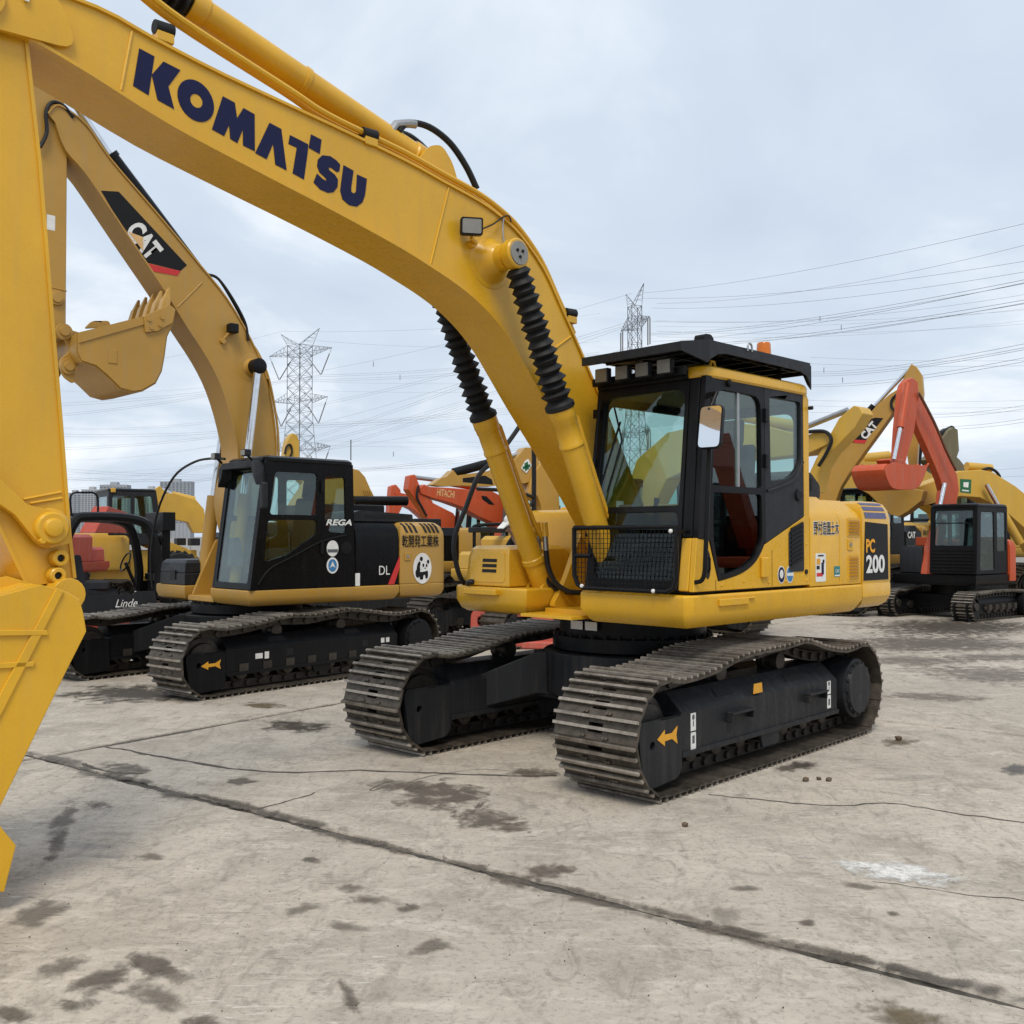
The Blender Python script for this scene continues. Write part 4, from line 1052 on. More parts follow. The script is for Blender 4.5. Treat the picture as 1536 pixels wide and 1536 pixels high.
mb = MB(); mb.prism(lf, rounded([(-.08, -.062), (.08, -.062), (.08, .062), (-.08, .062)], .018), -.06, .0, ()); mb.build('lamp_housing', 'black', lp, .008)
mb = MB(); mb.prism(lf, rounded([(-.068, -.05), (.068, -.05), (.068, .05), (-.068, .05)], .012), .0005, .004); mb.build('lens', 'lamp_lens', lp)
mb = MB(); b0 = K.at(705, 369, 'y', HB); mb.tube([b0, b0 + Vector((0, .06, 0)), Vector(lf(0, -.075, -.03))], .014, 8); mb.cyl(b0, b0 + Vector((0, .05, 0)), .03, n=12); mb.build('lamp_bracket', Y, lp)
cb_ = [K.at(u, v, 'y', yy) for u, v, yy in ((722, 346, .27), (740, 338, .24), (754, 328, .235), (763, 326, .235), (767, 335, .24))]
handrail('cable', cb_, .006, 'hose', lp)
handrail('grease_line', [K.at(u, v, 'y', yy) for u, v, yy in ((755, 330, .23), (754, 350, .25), (757, 370, .33), (760, 377, .36))], .006, 'steel', bo)
# pipe runs along the top of the boom with clamps
def along(pts, dz, y): return [Vector((x, y, z + dz)) for x, z in pts]
top_line = [p for p in BT if .8 < p[0] < 5.2]
for k, (y, dz) in enumerate(((.185, .075), (.125, .070), (-.12, .070), (-.18, .075))):
    if k < 2: pts = [Vector((4.9, y, 4.98)), Vector((4.6, y, 4.86)), Vector((4.3, y, 4.74)), Vector((3.6, y, 4.56))] + along([p for p in top_line if p[0] < 3.3], dz, y)
    else: pts = along(top_line, dz, y)
    handrail('pipe', pts, .021, Y, bo)
for px in ((243, 48, .17), (551, 205, .17), (852, 472, .17)):
    c = K.at(*px[:2], 'y', .17)
    mb = MB(); mb.box((c.x - .05, .08, c.z - .085), (c.x + .05, .225, c.z - .03)); o = mb.build('clamp_bracket', Y, bo, .005)
    mb = MB(); mb.cyl((c.x - .055, .19, c.z), (c.x + .055, .19, c.z - .005), .04, n=12); mb.build('clamp', 'rubber', o)
# arm cylinder lying on the boom
cyA, cyB = Vector((2.36, 0, 4.47)), Vector((4.17, 0, 4.955))
d = (cyB - cyA).normalized()
ac = MB(); ac.rev(cyA, d, [(-.0, .07), (.05, .10), (.12, .10), (.13, .088), ((cyB - cyA).length * .55, .088), ((cyB - cyA).length * .551, .096), ((cyB - cyA).length * .57, .096), ((cyB - cyA).length * .571, .088), ((cyB - cyA).length - .1, .088), ((cyB - cyA).length - .1, .097), ((cyB - cyA).length, .097)], 24)
ac.cyl(cyA + Vector((-.05, -.12, -.01)), cyA + Vector((-.05, .12, -.01)), .085)
for s in (-1, 1): ac.side(rounded([(2.10, 4.24), (2.60, 4.30), (2.42, 4.54), (2.30, 4.58), (2.20, 4.48)], .05), s * .13, s * .10)
aco = ac.build('arm_cylinder', Y, kx)
mb = MB(); bellows(mb, cyB + d * .005, cyB + d * .9, .115, .115, 17); mb.build('bellows', 'rubber', aco)
handrail('hose', [(2.64, .06, 4.60), (2.56, .07, 4.68), (2.40, .10, 4.69), (2.22, .12, 4.62), (2.08, .14, 4.48), (1.98, .15, 4.33)], .024, 'hose', aco)
handrail('hose', [(2.62, -.06, 4.60), (2.52, -.07, 4.66), (2.36, -.10, 4.66), (2.2, -.12, 4.58), (2.05, -.14, 4.33)], .024, 'hose', aco)
mb = MB(); mb.tube([(2.70, .05, 4.58), (2.66, .06, 4.645), (2.55, .07, 4.68), (2.50, .08, 4.685)], .030, 10); mb.build('hose_fitting', 'steel', aco)
# boom lift cylinders either side
for s in (-1, 1):
    top_, bot_ = Vector((1.89, s * .44, 3.80)), Vector((.68, s * .415, 1.27))
    dd = (bot_ - top_).normalized(); Lc_ = (bot_ - top_).length
    mid = top_ + dd * 1.16
    cy = MB(); cy.rev(mid, dd, [(0, .098), (.02, .105), (.10, .105), (.11, .100), (.14, .100), (.15, .094), (.30, .094), (.31, .100), (.33, .100), (.34, .092), ((bot_ - mid).length - .35, .090), ((bot_ - mid).length - .34, .10), ((bot_ - mid).length - .30, .10), ((bot_ - mid).length - .29, .088), ((bot_ - mid).length - .06, .085), ((bot_ - mid).length, .06)], 24)
    cy.cyl(bot_ + Vector((0, -.065, 0)), bot_ + Vector((0, .065, 0)), .105, n=20)
    off = Vector((dd.z, 0, -dd.x)) * .11
    if off.x > 0: off = -off
    off = Vector((-.085, .03, .0))
    cy.tube([mid + dd * .04 + off * .9, mid + dd * .10 + off * 1.3, mid + dd * .6 + off * 1.3, mid + dd * 1.0 + off * 1.45, mid + dd * 1.14 + off * 1.8], .021, 8)
    co = cy.build('boom_cylinder', Y, kx)
    mb = MB(); bellows(mb, top_ + dd * .10, mid + dd * .02, .092, .112, 16); mb.build('bellows', 'rubber', co)
    mb = MB(); mb.rev(mid - dd * .01, dd, [(0, .115), (.03, .117), (.04, .108)], 20); mb.build('bellows_clamp', 'rubber', co)
    base = mid + dd * 1.12
    for k, yo in enumerate((.0, .085)):
        p0 = base + Vector((-.13, yo + .02, .0))
        mb = MB(); mb.tube([p0 + Vector((.01, 0, .14)), p0 + Vector((.0, 0, .02))], [.026, .03], 10); mb.build('fitting', Y, co)
        mb = MB(); mb.tube([p0 + Vector((0, 0, .02)), p0 + Vector((-.01, 0, -.10))], [.024, .024], 10); mb.build('fitting', 'steel', co)
        handrail('hose', [p0 + Vector((-.01, 0, -.10)), p0 + Vector((-.02, .02, -.25)), p0 + Vector((-.06, .07, -.38)), p0 + Vector((-.14, .14, -.45)), p0 + Vector((-.25, .20, -.46))], .023, 'hose', co)
# arm hanging from the boom tip, its lower end with links and bucket
ay = .175
aT = K.xz([(38, 50), (60, 250), (80, 500), (92, 640), (104, 800), (112, 870)], ay)
arm_rear = [(x, z) for x, z in aT]
arm_front = [(5.95, 4.55), (5.90, 4.20), (5.75, 3.4), (5.52, 2.5), (5.26, 1.85), (5.10, 1.50)]
ar = girder('arm', [(5.62, 4.98)] + [(5.30, 4.80)] + arm_rear, [(5.80, 4.95)] + [(6.0, 4.70)] + arm_front[1:], ay, Y, kx, .012, .018)
mb = MB(); mb.cyl((5.40, -.26, 4.47), (5.40, .26, 4.47), .13, n=26); mb.cyl((5.40, -.29, 4.47), (5.40, .29, 4.47), .06, n=18)
for s in (-1, 1): mb.side(rounded([(5.55, 4.30), (5.55, 4.66), (5.0, 4.60), (4.9, 4.34)], .1), s * .235, s * .205)
mb.build('arm_pin', Y, ar)
mb = MB(); mb.box((5.155, .245, 4.50), (5.185, .252, 4.62)); mb.build('pin_plate', 'white', ar)
q0 = K.at(75, 795, 'y', ay + .06)
mb = MB(); pin_boss(mb, (q0.x, ay + .05, q0.z), (0, 1, 0), .085, .05)
pL = lambda pts, yy: K.xz(pts, yy)
lk = [(-140, 610), (-60, 660), (0, 722), (40, 760), (75, 768), (104, 790), (104, 818), (75, 825), (50, 812), (20, 775), (-60, 720), (-140, 690)]
mb.side(pL(lk, ay + .06), ay + .025, ay + .075); mb.side(pL(lk, ay + .06), -ay - .025, -ay - .075)
mb.cyl(K.at(62, 814, 'y', ay + .08) + Vector((0, -.02, 0)), K.at(62, 814, 'y', ay + .08) + Vector((0, .03, 0)), .02, n=6)
mb.build('bucket_link', Y, ar, .006)
for px in ((87, 840), (83, 866)):
    c = K.at(*px, 'y', ay + .02); mb = MB(); mb.rev((c.x, ay + .012, c.z), (0, 1, 0), [(0, .045), (.05, .042), (.055, .036), (.0551, .02), (.03, .019)], 18); o = mb.build('bush', Y, ar)
    mb = MB(); mb.cyl((c.x, ay + .04, c.z), (c.x, ay + .05, c.z), .019, n=12); mb.build('bush_bore', 'rubber', o)
mb = MB()
for a, b in (((35, 752), (92, 741)), ((45, 758), (93, 750))): mb.tube([K.at(*a, 'y', ay + .002), K.at(*b, 'y', ay + .002)], .008, 6)
mb.build('weld_seam', Y, ar)
bk_y = .52
bkt = empty('bucket', (0, 0, 0), 0, kx)
sidep = K.xz([(60, 880), (100, 890), (120, 902), (126, 925), (130, 950), (100, 1010), (60, 1092), (20, 1174), (-30, 1276), (-70, 1330)], bk_y)
prof = sidep + [(x, z) for x, z in [(5.95, .22), (6.25, .45), (6.38, .80), (6.30, 1.20), (6.02, 1.50), (5.60, 1.62), (5.35, 1.48)]]
mb = MB()
for s in (-1, 1): mb.side(prof, s * bk_y, s * (bk_y - .025))
mb.build('side_plate', Y, bkt, .006)
mb = MB(); P_ = [Vector(p) for p in prof[10:]] + [Vector(prof[0])]
rings = []
for i, p in enumerate(P_):
    t = (P_[min(i + 1, len(P_) - 1)] - P_[max(i - 1, 0)]).normalized(); n = Vector((-t.y, t.x)) * .02
    rings.append([(p.x, -bk_y + .026, p.y), (p.x, bk_y - .026, p.y), (p.x + n.x, bk_y - .026, p.y + n.y), (p.x + n.x, -bk_y + .026, p.y + n.y)])
mb.loft(rings); mb.build('shell', Y, bkt)
mb = MB()
st = K.xz([(84, 885), (95, 890), (5, 1068), (-30, 1130), (-42, 1122), (-8, 1058)], bk_y + .004); mb.side(st, bk_y - .002, bk_y + .012)
st = K.xz([(-60, 948), (70, 948), (72, 956), (-60, 958)], bk_y + .004); mb.side(st, bk_y - .002, bk_y + .014)
st = K.xz([(-60, 1000), (52, 995), (50, 1003), (-60, 1010)], bk_y + .004); mb.side(st, bk_y - .002, bk_y + .012)
mb.side(K.xz([(-60, 900), (-30, 880), (20, 868), (60, 880), (100, 890), (110, 905), (60, 902), (10, 930), (-60, 950)], bk_y - .2), .20, .235); mb.side(K.xz([(-60, 900), (-30, 880), (20, 868), (60, 880), (100, 890), (110, 905), (60, 902), (10, 930), (-60, 950)], bk_y - .2), -.20, -.235)
mb.cyl((K.at(104, 895, 'y', .3).x, -.30, K.at(104, 895, 'y', .3).z), (K.at(104, 895, 'y', .3).x, .30, K.at(104, 895, 'y', .3).z), .085)
mb.build('stiffener', Y, bkt, .004)
mb = MB(); cu = K.xz([(-40, 1190), (2, 1246), (22, 1270), (4, 1340), (-30, 1338), (-60, 1260)], bk_y + .01)
cu = [(x, max(z, .004)) for x, z in cu]
for s in (-1, 1): mb = MB(); mb.side(cu, s * (bk_y + .001), s * (bk_y + .035)); mb.build('side_cutter', Y, bkt, .006)
for k in range(5):
    y = -bk_y + .08 + k * (2 * bk_y - .16) / 4
    mb = MB(); mb.loft([[(x_ + .42, y - w_, z_), (x_ + .42, y + w_, z_), (x_ + .42 + d_, y + w_, z_ - h_), (x_ + .42 + d_, y - w_, z_ - h_)] for x_, w_, z_, d_, h_ in ((5.32, .05, .30, .13, .08), (5.22, .045, .12, .11, .06), (5.16, .03, .012, .03, .006))]); mb.build('tooth', Y, bkt, .006)
# ------------------------------------------------------------------ generic cab shell and machine houses
def cab_shell(root, side4, y0, y1, wins, mat, front=((.08, .10, .92, .42), (.08, .46, .92, .94)), glassm='glass', back=True, roof=None, t=.035):
    """side4 = front-bottom, front-top, rear-top, rear-bottom in (x, z); wins = window outlines of the side walls; front = rectangles in fractions"""
    cabo = empty('cab', (0, 0, 0), 0, root)
    (fbx, fbz), (ftx, ftz), (rtx, rtz), (rbx, rbz) = side4
    for yy, s in ((y1, -1), (y0, 1)):
        mb = MB(); mb.side(list(side4), yy, yy + s * t, [rounded(w, .05) for w in wins]); o = mb.build('side_wall', mat, cabo, .006)
        for w in wins: pane(o, [(x, yy + s * t * .5, z) for x, z in inset(w, -.008)], glassm)
    fnf = lambda a, b, c: (fbx + (ftx - fbx) * b + c, y0 + t + (y1 - y0 - 2 * t) * a, fbz + (ftz - fbz) * b)
    holes = [rounded([(a0, b0), (a1, b0), (a1, b1), (a0, b1)], .04) for a0, b0, a1, b1 in front]
    mb = MB(); mb.prism(fnf, [(.001, 0), (.999, 0), (.999, 1), (.001, 1)], -t, 0, holes); o = mb.build('front_wall', mat, cabo, .006)
    for a0, b0, a1, b1 in front: pane(o, [fnf(a, b, -t / 2) for a, b in ((a0 - .01, b0 - .01), (a1 + .01, b0 - .01), (a1 + .01, b1 + .01), (a0 - .01, b1 + .01))], glassm)
    if back:
        fnb = lambda a, b, c: (rbx + (rtx - rbx) * b + c, y0 + t + (y1 - y0 - 2 * t) * a, rbz + (rtz - rbz) * b)
        mb = MB(); mb.prism(fnb, [(.001, 0), (.999, 0), (.999, 1), (.001, 1)], 0, t, [rounded([(.12, .5), (.88, .5), (.88, .9), (.12, .9)], .05)]); o = mb.build('back_wall', mat, cabo, .006)
        pane(o, [fnb(a, b, t / 2) for a, b in ((.11, .49), (.89, .49), (.89, .91), (.11, .91))], glassm)
    mb = MB(); pl = rounded([(ftx + .02, y0 - .01), (ftx + .02, y1 + .012), (rtx - .02, y1 + .012), (rtx - .02, y0 - .01)], .10, 5)
    zt = max(ftz, rtz); mb.levels(pl, [(zt - .02, .015), (zt, 0), (zt + .035, .006), (zt + .06, .05), (zt + .065, .10)]); mb.build('roof', roof or mat, cabo, 0, 30)
    mb = MB(); mb.box((rbx + t, y0 + t, fbz), (fbx - t - .03, y1 - t, fbz + .03)); mb.build('floor', 'rubber', cabo)
    return cabo
def text_side(root, s, x, y, z, h, mat, w=None, bold=.02, shear=0., parent=None):
    return text('lettering', s, (x, y, z), SIDE, h, mat, parent or root, w, bold, shear)

# ------------------------------------------------------------------ the black-cabbed excavator on the left
C = Rig(-3.44, 13.03, 46.5)
cx_ = tag(empty('excavator', (C.x, C.y, TOP), C.rz), 'tan excavator with black cab, raised boom bearing a CAT emblem and a panda sticker behind', 'excavator')
CR = R(8.3)
CT = dict(name='cat', hl=2.0, r=.37, w=.62, pitch=.18, gauge=2.38, xo=-.04, frame_mat='black', openings=True, deck_z=.95, ztop=.83, zt=.50, zb=.23, rollers=8,
          top=[(-1.25, .745), (-.80, .80), (-.4, .845), (.1, .81), (.55, .825), (1.0, .77), (1.4, .745)], carriers=(.55, -.45))
undercarriage(cx_, CT, CR)
fwc = .62 * .5 - .09
track_marks(cx_, CR, 1.19 + fwc + .0005, 1.19 + fwc + .0205, [('arrow', [(x * 1.0, z * .6) for x, z in ARROW], 1.56, .36, 'arrow_yellow'),
    ('sticker', plate_q(.05, .03), .90, .40, 'white'), ('sticker', plate_q(.03, .04), .79, .40, 'white'), ('sticker', plate_q(.03, .03), -1.06, .42, 'white'), ('sticker', plate_q(.03, .03), -1.15, .42, 'white')])
for x in (.45, -.75):
    mb = MB(); mb.box((x - .045, 1.19 + fwc - .005, .37), (x + .045, 1.19 + fwc + .002, .45)); o = mb.build('tow_hole', 'rubber', cx_); o.rotation_euler = (0, 0, CR)
T = 'tan'; BK = 'gloss_black'
def cat_house(root, s=1., detail=True):
    """deck, hood, counterweight in metres times s"""
    S = lambda pts: [(a * s, b * s) for a, b in pts]
    mb = MB(); mb.levels(S([(.70, .36), (.70, 1.28), (.62, 1.335), (-1.45, 1.335), (-1.45, .36)]), [(z * s, d * s) for z, d in ((.945, .07), (.965, .04), (1.04, 0), (1.125, 0), (1.135, .01))]); mb.build('deck', T, root, .01)
    mb = MB(); mb.levels(S([(.70, -.34), (-1.45, -.34), (-1.45, -1.30), (.60, -1.30), (.70, -1.18)]), [(z * s, d * s) for z, d in ((.945, .08), (.97, .03), (1.04, 0), (1.125, 0), (1.135, .01))]); mb.build('deck', T, root, .01)
    mb = MB(); mb.box((-1.4 * s, -.335 * s, .95 * s), (.66 * s, .355 * s, 1.02 * s)); mb.box((-1.4 * s, -.335 * s, 1.02 * s), (-.45 * s, .335 * s, 1.75 * s))
    for q in (-1, 1): mb.side(S([(-.45, 1.02), (.62, 1.02), (.5, 1.3), (.3, 1.72), (0, 1.75), (-.45, 1.5)]), q * .28 * s, q * .33 * s)
    mb.build('swing_frame', T, root, .01)
    tail = [(-1.46, 1.335), (-2.13, 1.33), (-2.26, 1.26), (-2.38, 1.05), (-2.5, .7), (-2.58, .3), (-2.6, 0)]; tail += [(x, -y) for x, y in tail[::-1][1:]]
    mb = MB(); mb.levels(S(tail), [(z * s, d * s) for z, d in ((.96, .09), (.99, .03), (1.05, 0), (1.125, 0), (1.132, .006), (1.142, .006), (1.15, 0), (1.74, 0), (1.82, .01), (1.90, .05), (1.945, .12), (1.955, .18))]); mb.build('counterweight', T, root, 0, 28)
    mb = MB(); mb.front(S([(1.325, 1.14), (1.325, 1.72), (1.30, 1.85), (1.22, 1.93), (1.0, 1.965), (-1.0, 1.965), (-1.2, 1.93), (-1.30, 1.85), (-1.325, 1.72), (-1.325, 1.14)]), -1.455 * s, -.77 * s); mb.build('side_door', BK, root, .012)
    mb = MB(); mb.side(rounded(S([(-.80, 1.96), (-1.85, 1.96), (-1.85, 2.06), (-1.0, 2.10), (-.88, 2.07)]), .03), .45 * s, 1.1 * s); o = mb.build('intake_cover', 'grey_black', root, .012)
    mb = MB()
    for i in range(14): mb.box(((-1.08 - i * .052) * s, 1.10 * s, 2.0 * s), ((-1.115 - i * .052) * s, 1.104 * s, 2.05 * s))
    mb.build('intake_slot', 'rubber', o)
    mb = MB(); mb.box((-1.9 * s, -.7 * s, 1.96 * s), (-.9 * s, .4 * s, 2.2 * s)); mb.build('engine_cover', 'black', root, .02)
    # vents in the shoulder of the counterweight
    for x in (-1.56, -1.64, -1.72, -1.88, -1.95, -2.02, -2.09):
        g = lambda xx, zz: (xx * s, (1.335 - .01 * min(1, max(0, (zz - 1.74) / .08)) - .04 * min(1, max(0, (zz - 1.82) / .08)) - .07 * min(1, max(0, (zz - 1.90) / .045))) * s + .004, zz * s)
        mb = MB(); mb.add([g(x + q * (-.042) + dx, zz) for zz, dx in ((1.815, 0), (1.90, .022), (1.94, .034)) for q in (0, 1)], [(0, 1, 3, 2), (2, 3, 5, 4)]); mb.build('vent_slot', 'rubber', root)
    # red stripe leaning across the panel joint
    decal('stripe', S([(1.27, 1.14), (1.37, 1.14), (1.462, 1.36), (1.462, 1.52)]), (0, 1.328 * s, 0), SIDE, 'decal_red', root, .003)
    # tool box on the right
    mb = MB(); mb.levels(S([(.69, -.36), (.69, -1.08), (.60, -1.24), (0, -1.27), (0, -.36)]), [(z * s, d * s) for z, d in ((1.14, 0), (1.28, 0), (1.285, .012), (1.30, .012), (1.305, 0), (1.42, .02), (1.46, .07))]); o = mb.build('tool_box', 'grey_black', root, .012)
    mb = MB(); mb.box((.692 * s, -.78 * s, 1.20 * s), (.70 * s, -.62 * s, 1.33 * s)); mb.build('latch', 'black', o, .004)
    mb = MB(); mb.levels(S([(-.02, -.36), (-.02, -1.27), (-1.44, -1.30), (-1.44, -.36)]), [(z * s, d * s) for z, d in ((1.14, 0), (1.75, 0), (1.82, .05))]); mb.build('fuel_tank', BK, root, .012)
cat_house(cx_)
CY = 1.335
cc = cab_shell(cx_, [(.70, 1.14), (.50, 2.66), (-.72, 2.66), (-.76, 1.14)], .40, CY,
    [[(.45, 2.02), (.38, 2.53), (-.20, 2.53), (-.20, 2.02)], [(-.31, 1.95), (-.31, 2.50), (-.60, 2.50), (-.62, 1.80), (-.36, 1.82)], [(.52, 1.46), (.47, 1.96), (-.20, 1.96), (-.20, 1.80), (.20, 1.55)]],
    BK, ((.06, .05, .94, .93),), 'glass')
seat(cc, -.12, .86, 1.45, .9); controls(cc, -.05, .86, 1.35)
mb = MB(); mb.box((-.70, .45, 1.17), (-.45, 1.28, 1.85)); mb.build('rear_shelf', 'black', cc, .02)
mb = MB(); mb.prism(lambda a, b, c: (c - (b - 2.6) * .0, a, b), [(.40, 2.36), (.43, 2.58), (.50, 2.655), (1.24, 2.655), (1.30, 2.58), (1.34, 2.36), (1.27, 2.46), (1.22, 2.58), (.53, 2.58), (.49, 2.46)], .50, .64); mb.build('visor', 'grey_black', cc, .012)
for y in (.48, 1.22):
    mb = MB(); mb.box((.66, y - .055, 2.70), (.74, y + .055, 2.78)); o = mb.build('work_lamp', 'grey_black', cx_, .01)
    mb = MB(); mb.box((.741, y - .045, 2.71), (.744, y + .045, 2.77)); mb.build('lens', 'lamp_lens', o)
    mb = MB(); mb.cyl((.62, y, 2.66), (.68, y, 2.71), .015, n=8); mb.build('lamp_bracket', 'black', o)
mb = MB()
mb.tube(smooth([V3(.60, CY + .006, 1.20), V3(.45, CY + .006, 1.38), V3(.15, CY + .006, 1.52), V3(-.25, CY + .006, 1.70), V3(-.62, CY + .006, 1.78)], 5), .012, 8); mb.build('trim', 'black', cc)
handrail('handrail', [(.70, -1.30, 1.05), (.72, -1.32, 1.50), (.66, -1.25, 2.1), (.60, -.9, 2.55), (.60, -.3, 2.72), (.58, .2, 2.74), (.55, .42, 2.72)], .016, 'hose', cx_)
mb = MB(); mb.box((.52, CY + .01, 2.08), (.60, CY + .10, 2.40)); mb.build('mirror', 'grey_black', cx_, .03)
mb = MB(); mb.tube([(.50, CY, 2.5), (.56, CY + .05, 2.5), (.56, CY + .05, 2.35)], .012, 6); mb.build('mirror_arm', 'black', cx_)
mb = MB(); mb.cyl((-.70, CY - .02, 2.72), (-.70, CY - .02, 2.98), .006, n=6); mb.build('aerial', 'black', cx_)
mb = MB()
for z in (2.3, 1.55): mb.box((-.24, CY, z), (-.28, CY + .03, z + .14))
mb.build('hinge', 'black', cc, .006)
text('lettering', 'REGA', (-.32, CY + .004, 1.90), SIDE, .075, 'white', cc, .38, .03, .25)
for z, m1 in ((1.615, 'interior_grey'), (1.405, 'decal_blue')):
    o = decal('round_sticker', circ(0, 0, .085, .10), (-.42, CY + .002, z), SIDE, 'white', cc, .002)
    decal('print', circ(0, 0, .062, .078) if z < 1.5 else [(-.07, -.05), (.07, -.05), (.078, -.01), (-.078, -.01)], (-.42, CY + .0045, z), SIDE, m1, o, .001)
    if z < 1.5: decal('print', [(-.04, -.03), (0, .05), (.04, -.03), (0, -.005)], (-.42, CY + .006, z), SIDE, 'white', o, .001)
text('lettering', 'DL', (-1.13, 1.327, 1.27), SIDE, .115, 'white', cx_, .17, .0)
sticker(cx_, 1.327, -.80, 1.22, .07, .16, 'white')
mb = MB(); mb.rev((-.62, 1.326 + .012, 1.62), (0, 1, 0), [(0, .08), (.004, .08), (.006, .03)], 20); mb.build('cap', 'black', cx_)
text('lettering', '乾開発工業株', (-1.49, CY + .002, 1.62), SIDE, .165, 'decal_black', cx_, .62, .012)
# panda emblem
pe = decal('emblem', circ(0, 0, .155, .205, 32), (-1.83, CY + .001, 1.34), SIDE, 'white', cx_, .002)
for nm, poly in (('e', circ(-.02, .125, .026, .03, 12)), ('e', circ(.095, .085, .020, .028, 12)), ('e', circ(.015, .04, .016, .024, 12)), ('e', circ(.070, .035, .014, .022, 12)), ('n', circ(.045, .0, .013, .008, 10)),
    ('b', rounded([(-.05, .10), (-.085, .06), (-.10, .0), (-.09, -.03), (-.035, -.04), (-.045, .02), (-.03, .07)], .015)),
    ('b', rounded([(-.10, -.01), (-.03, -.05), (.02, -.045), (.06, -.04), (.09, -.03), (.095, -.10), (.085, -.135), (.05, -.14), (.045, -.085), (.015, -.09), (.01, -.15), (-.04, -.15), (-.055, -.10), (-.07, -.13), (-.11, -.11), (-.12, -.05)], .015))):
    decal('print', poly, (-1.83, CY + .0035, 1.34), SIDE, 'decal_black', pe, .0015)
mb = MB(); mb.box((-1.53, CY, 1.45), (-1.63, CY + .012, 1.55)); o = mb.build('latch', T, cx_, .004); mb = MB(); mb.cyl((-1.58, CY + .012, 1.50), (-1.58, CY + .018, 1.50), .02); mb.build('lock', 'steel', o)
# boom with the emblem, lift cylinders, arm, bucket
hy = .20
ct = C.xz([(72, 172), (84, 160), (100, 166), (130, 190), (165, 240), (230, 316), (300, 400), (340, 450), (375, 510), (400, 570), (412, 640), (414, 690)], hy) + [(-.22, 2.2), (-.10, 1.75)]
cbm = C.xz([(84, 186), (99, 226), (131, 264), (190, 352), (248, 438), (280, 490), (311, 538), (333, 583), (350, 640), (357, 690)], hy) + [(.36, 2.2), (.22, 1.62)]
cb_o = girder('boom', [tuple(p) for p in smooth([Vector(p) for p in ct], 3)], [tuple(p) for p in smooth([Vector(p) for p in cbm], 3)], hy, T, cx_)
def px_decal(name, rig, px, y, mat, parent, off=.002, lift=.0006):
    return decal(name, [(-x, z) for x, z in rig.xz(px, y)], (0, y + lift, 0), SIDE, mat, parent, off)
ek = lambda L: [(40 + a * .371, 130 + b * .371) for a, b in L]
em = px_decal('emblem', C, ek([(300, 424), (372, 428), (648, 725), (622, 748), (488, 715), (345, 500)]), hy, 'decal_black', cb_o)
px_decal('print', C, ek([(488, 718), (622, 749), (608, 768), (505, 750)]), hy, 'decal_red', em, .002, .0028)
def boom_text(rig, s, p0, p1, y, h, mat, parent, bold=.05, off=.004, name='lettering'):
    a, b = rig.at(*p0, 'y', y), rig.at(*p1, 'y', y); U = (b - a); U.y = 0; w = U.length; U.normalize(); Vv = Vector((0, 1, 0)).cross(U)
    return text(name, s, a, (U, Vv), h, mat, parent, w, bold, 0, off)
boom_text(C, 'CAT', ek([(392, 590)])[0], ek([(492, 712)])[0], hy, .27, 'white', em, .05, .005)
px_decal('print', C, ek([(410, 590), (470, 612), (470, 668)]), hy, 'decal_tan', em, .002, .0056)
boss = C.at(377, 553, 'y', hy)
mb = MB()
for s in (-1, 1): mb.rev((boss.x, s * (hy - .01), boss.z), (0, s, 0), [(0, .19), (.012, .185), (.018, .12), (.06, .09), (.10, .085)], 28)
mb.build('pin_boss', T, cb_o)
for s in (-1, 1):
    t_, b_ = Vector((boss.x, s * .40, boss.z - .02)), Vector((.42, s * .40, 1.15)); dd = (b_ - t_).normalized()
    t_ = Vector((boss.x, s * .36, boss.z))
    mb = MB(); mb.cyl(b_ - dd * 1.15, b_, .085, n=18); mb.cyl(b_ + V3(0, -.06, 0), b_ + V3(0, .06, 0), .09); o = mb.build('boom_cylinder', T, cx_)
    mb = MB(); mb.cyl(t_, b_ - dd * 1.1, .048, n=16); mb.build('rod', 'chrome', o)
    mb = MB(); mb.rev(t_ + V3(0, -s * .07, 0), (0, s, 0), [(0, .10), (.13, .10), (.14, .08)], 18); mb.build('rod_eye', 'black', o)
a0, a1 = C.at(176, 250, 'y', 0), C.at(312, 430, 'y', 0)
up = Vector((.62, 0, .6)) * .10
mb = MB(); mb.cyl(a1 + up, a0 + up, .095, n=18); mb.cyl(a0 + up, a0 + up + (a0 - a1).normalized() * .06, .11, n=16); o = mb.build('arm_cylinder', 'black', cx_)
mb = MB(); mb.cyl(a0 + up, C.at(120, 165, 'y', 0) + up * 1.6, .045, n=14); mb.build('rod', 'chrome', o)
for k in range(3):
    handrail('hose', [C.at(u, v, 'y', y) for u, v, y in ((312, 413, .05 + .05 * k), (328, 420, .08 + .05 * k), (350, 455 - 2 * k, .10 + .05 * k), (368, 490 - 2 * k, .11 + .05 * k), (372, 512, .12 + .05 * k))], .018, 'hose', cb_o)
handrail('pipe', [C.at(u, v, 'y', .19) for u, v in ((374, 512), (388, 532), (404, 572), (416, 640), (418, 690))], .016, T, cb_o)
lc = C.at(349, 494, 'y', .27); mb = MB(); mb.box((lc.x - .06, lc.y - .06, lc.z - .06), (lc.x + .06, lc.y + .06, lc.z + .06)); o = mb.build('work_lamp', 'black', cb_o, .015)
mb = MB(); q = C.at(333, 513, 'y', hy); mb.tube([lc, q], .018, 8); mb.cyl(q + V3(0, -.02, 0), q + V3(0, .04, 0), .035, n=10); mb.build('lamp_bracket', T, o)
mb = MB(); mb.tube([C.at(266, 462, 'y', hy), C.at(303, 425, 'y', hy)], .009, 6); mb.build('weld_seam', T, cb_o)
ayc = .155
armp = C.xz([(58, 60), (80, 70), (96, 150), (101, 228), (100, 360), (99, 500), (80, 516), (55, 516), (34, 400), (22, 260), (30, 120)], ayc)
mb = MB(); mb.side(armp, -ayc, ayc); ao = mb.build('arm', T, cx_, .012)
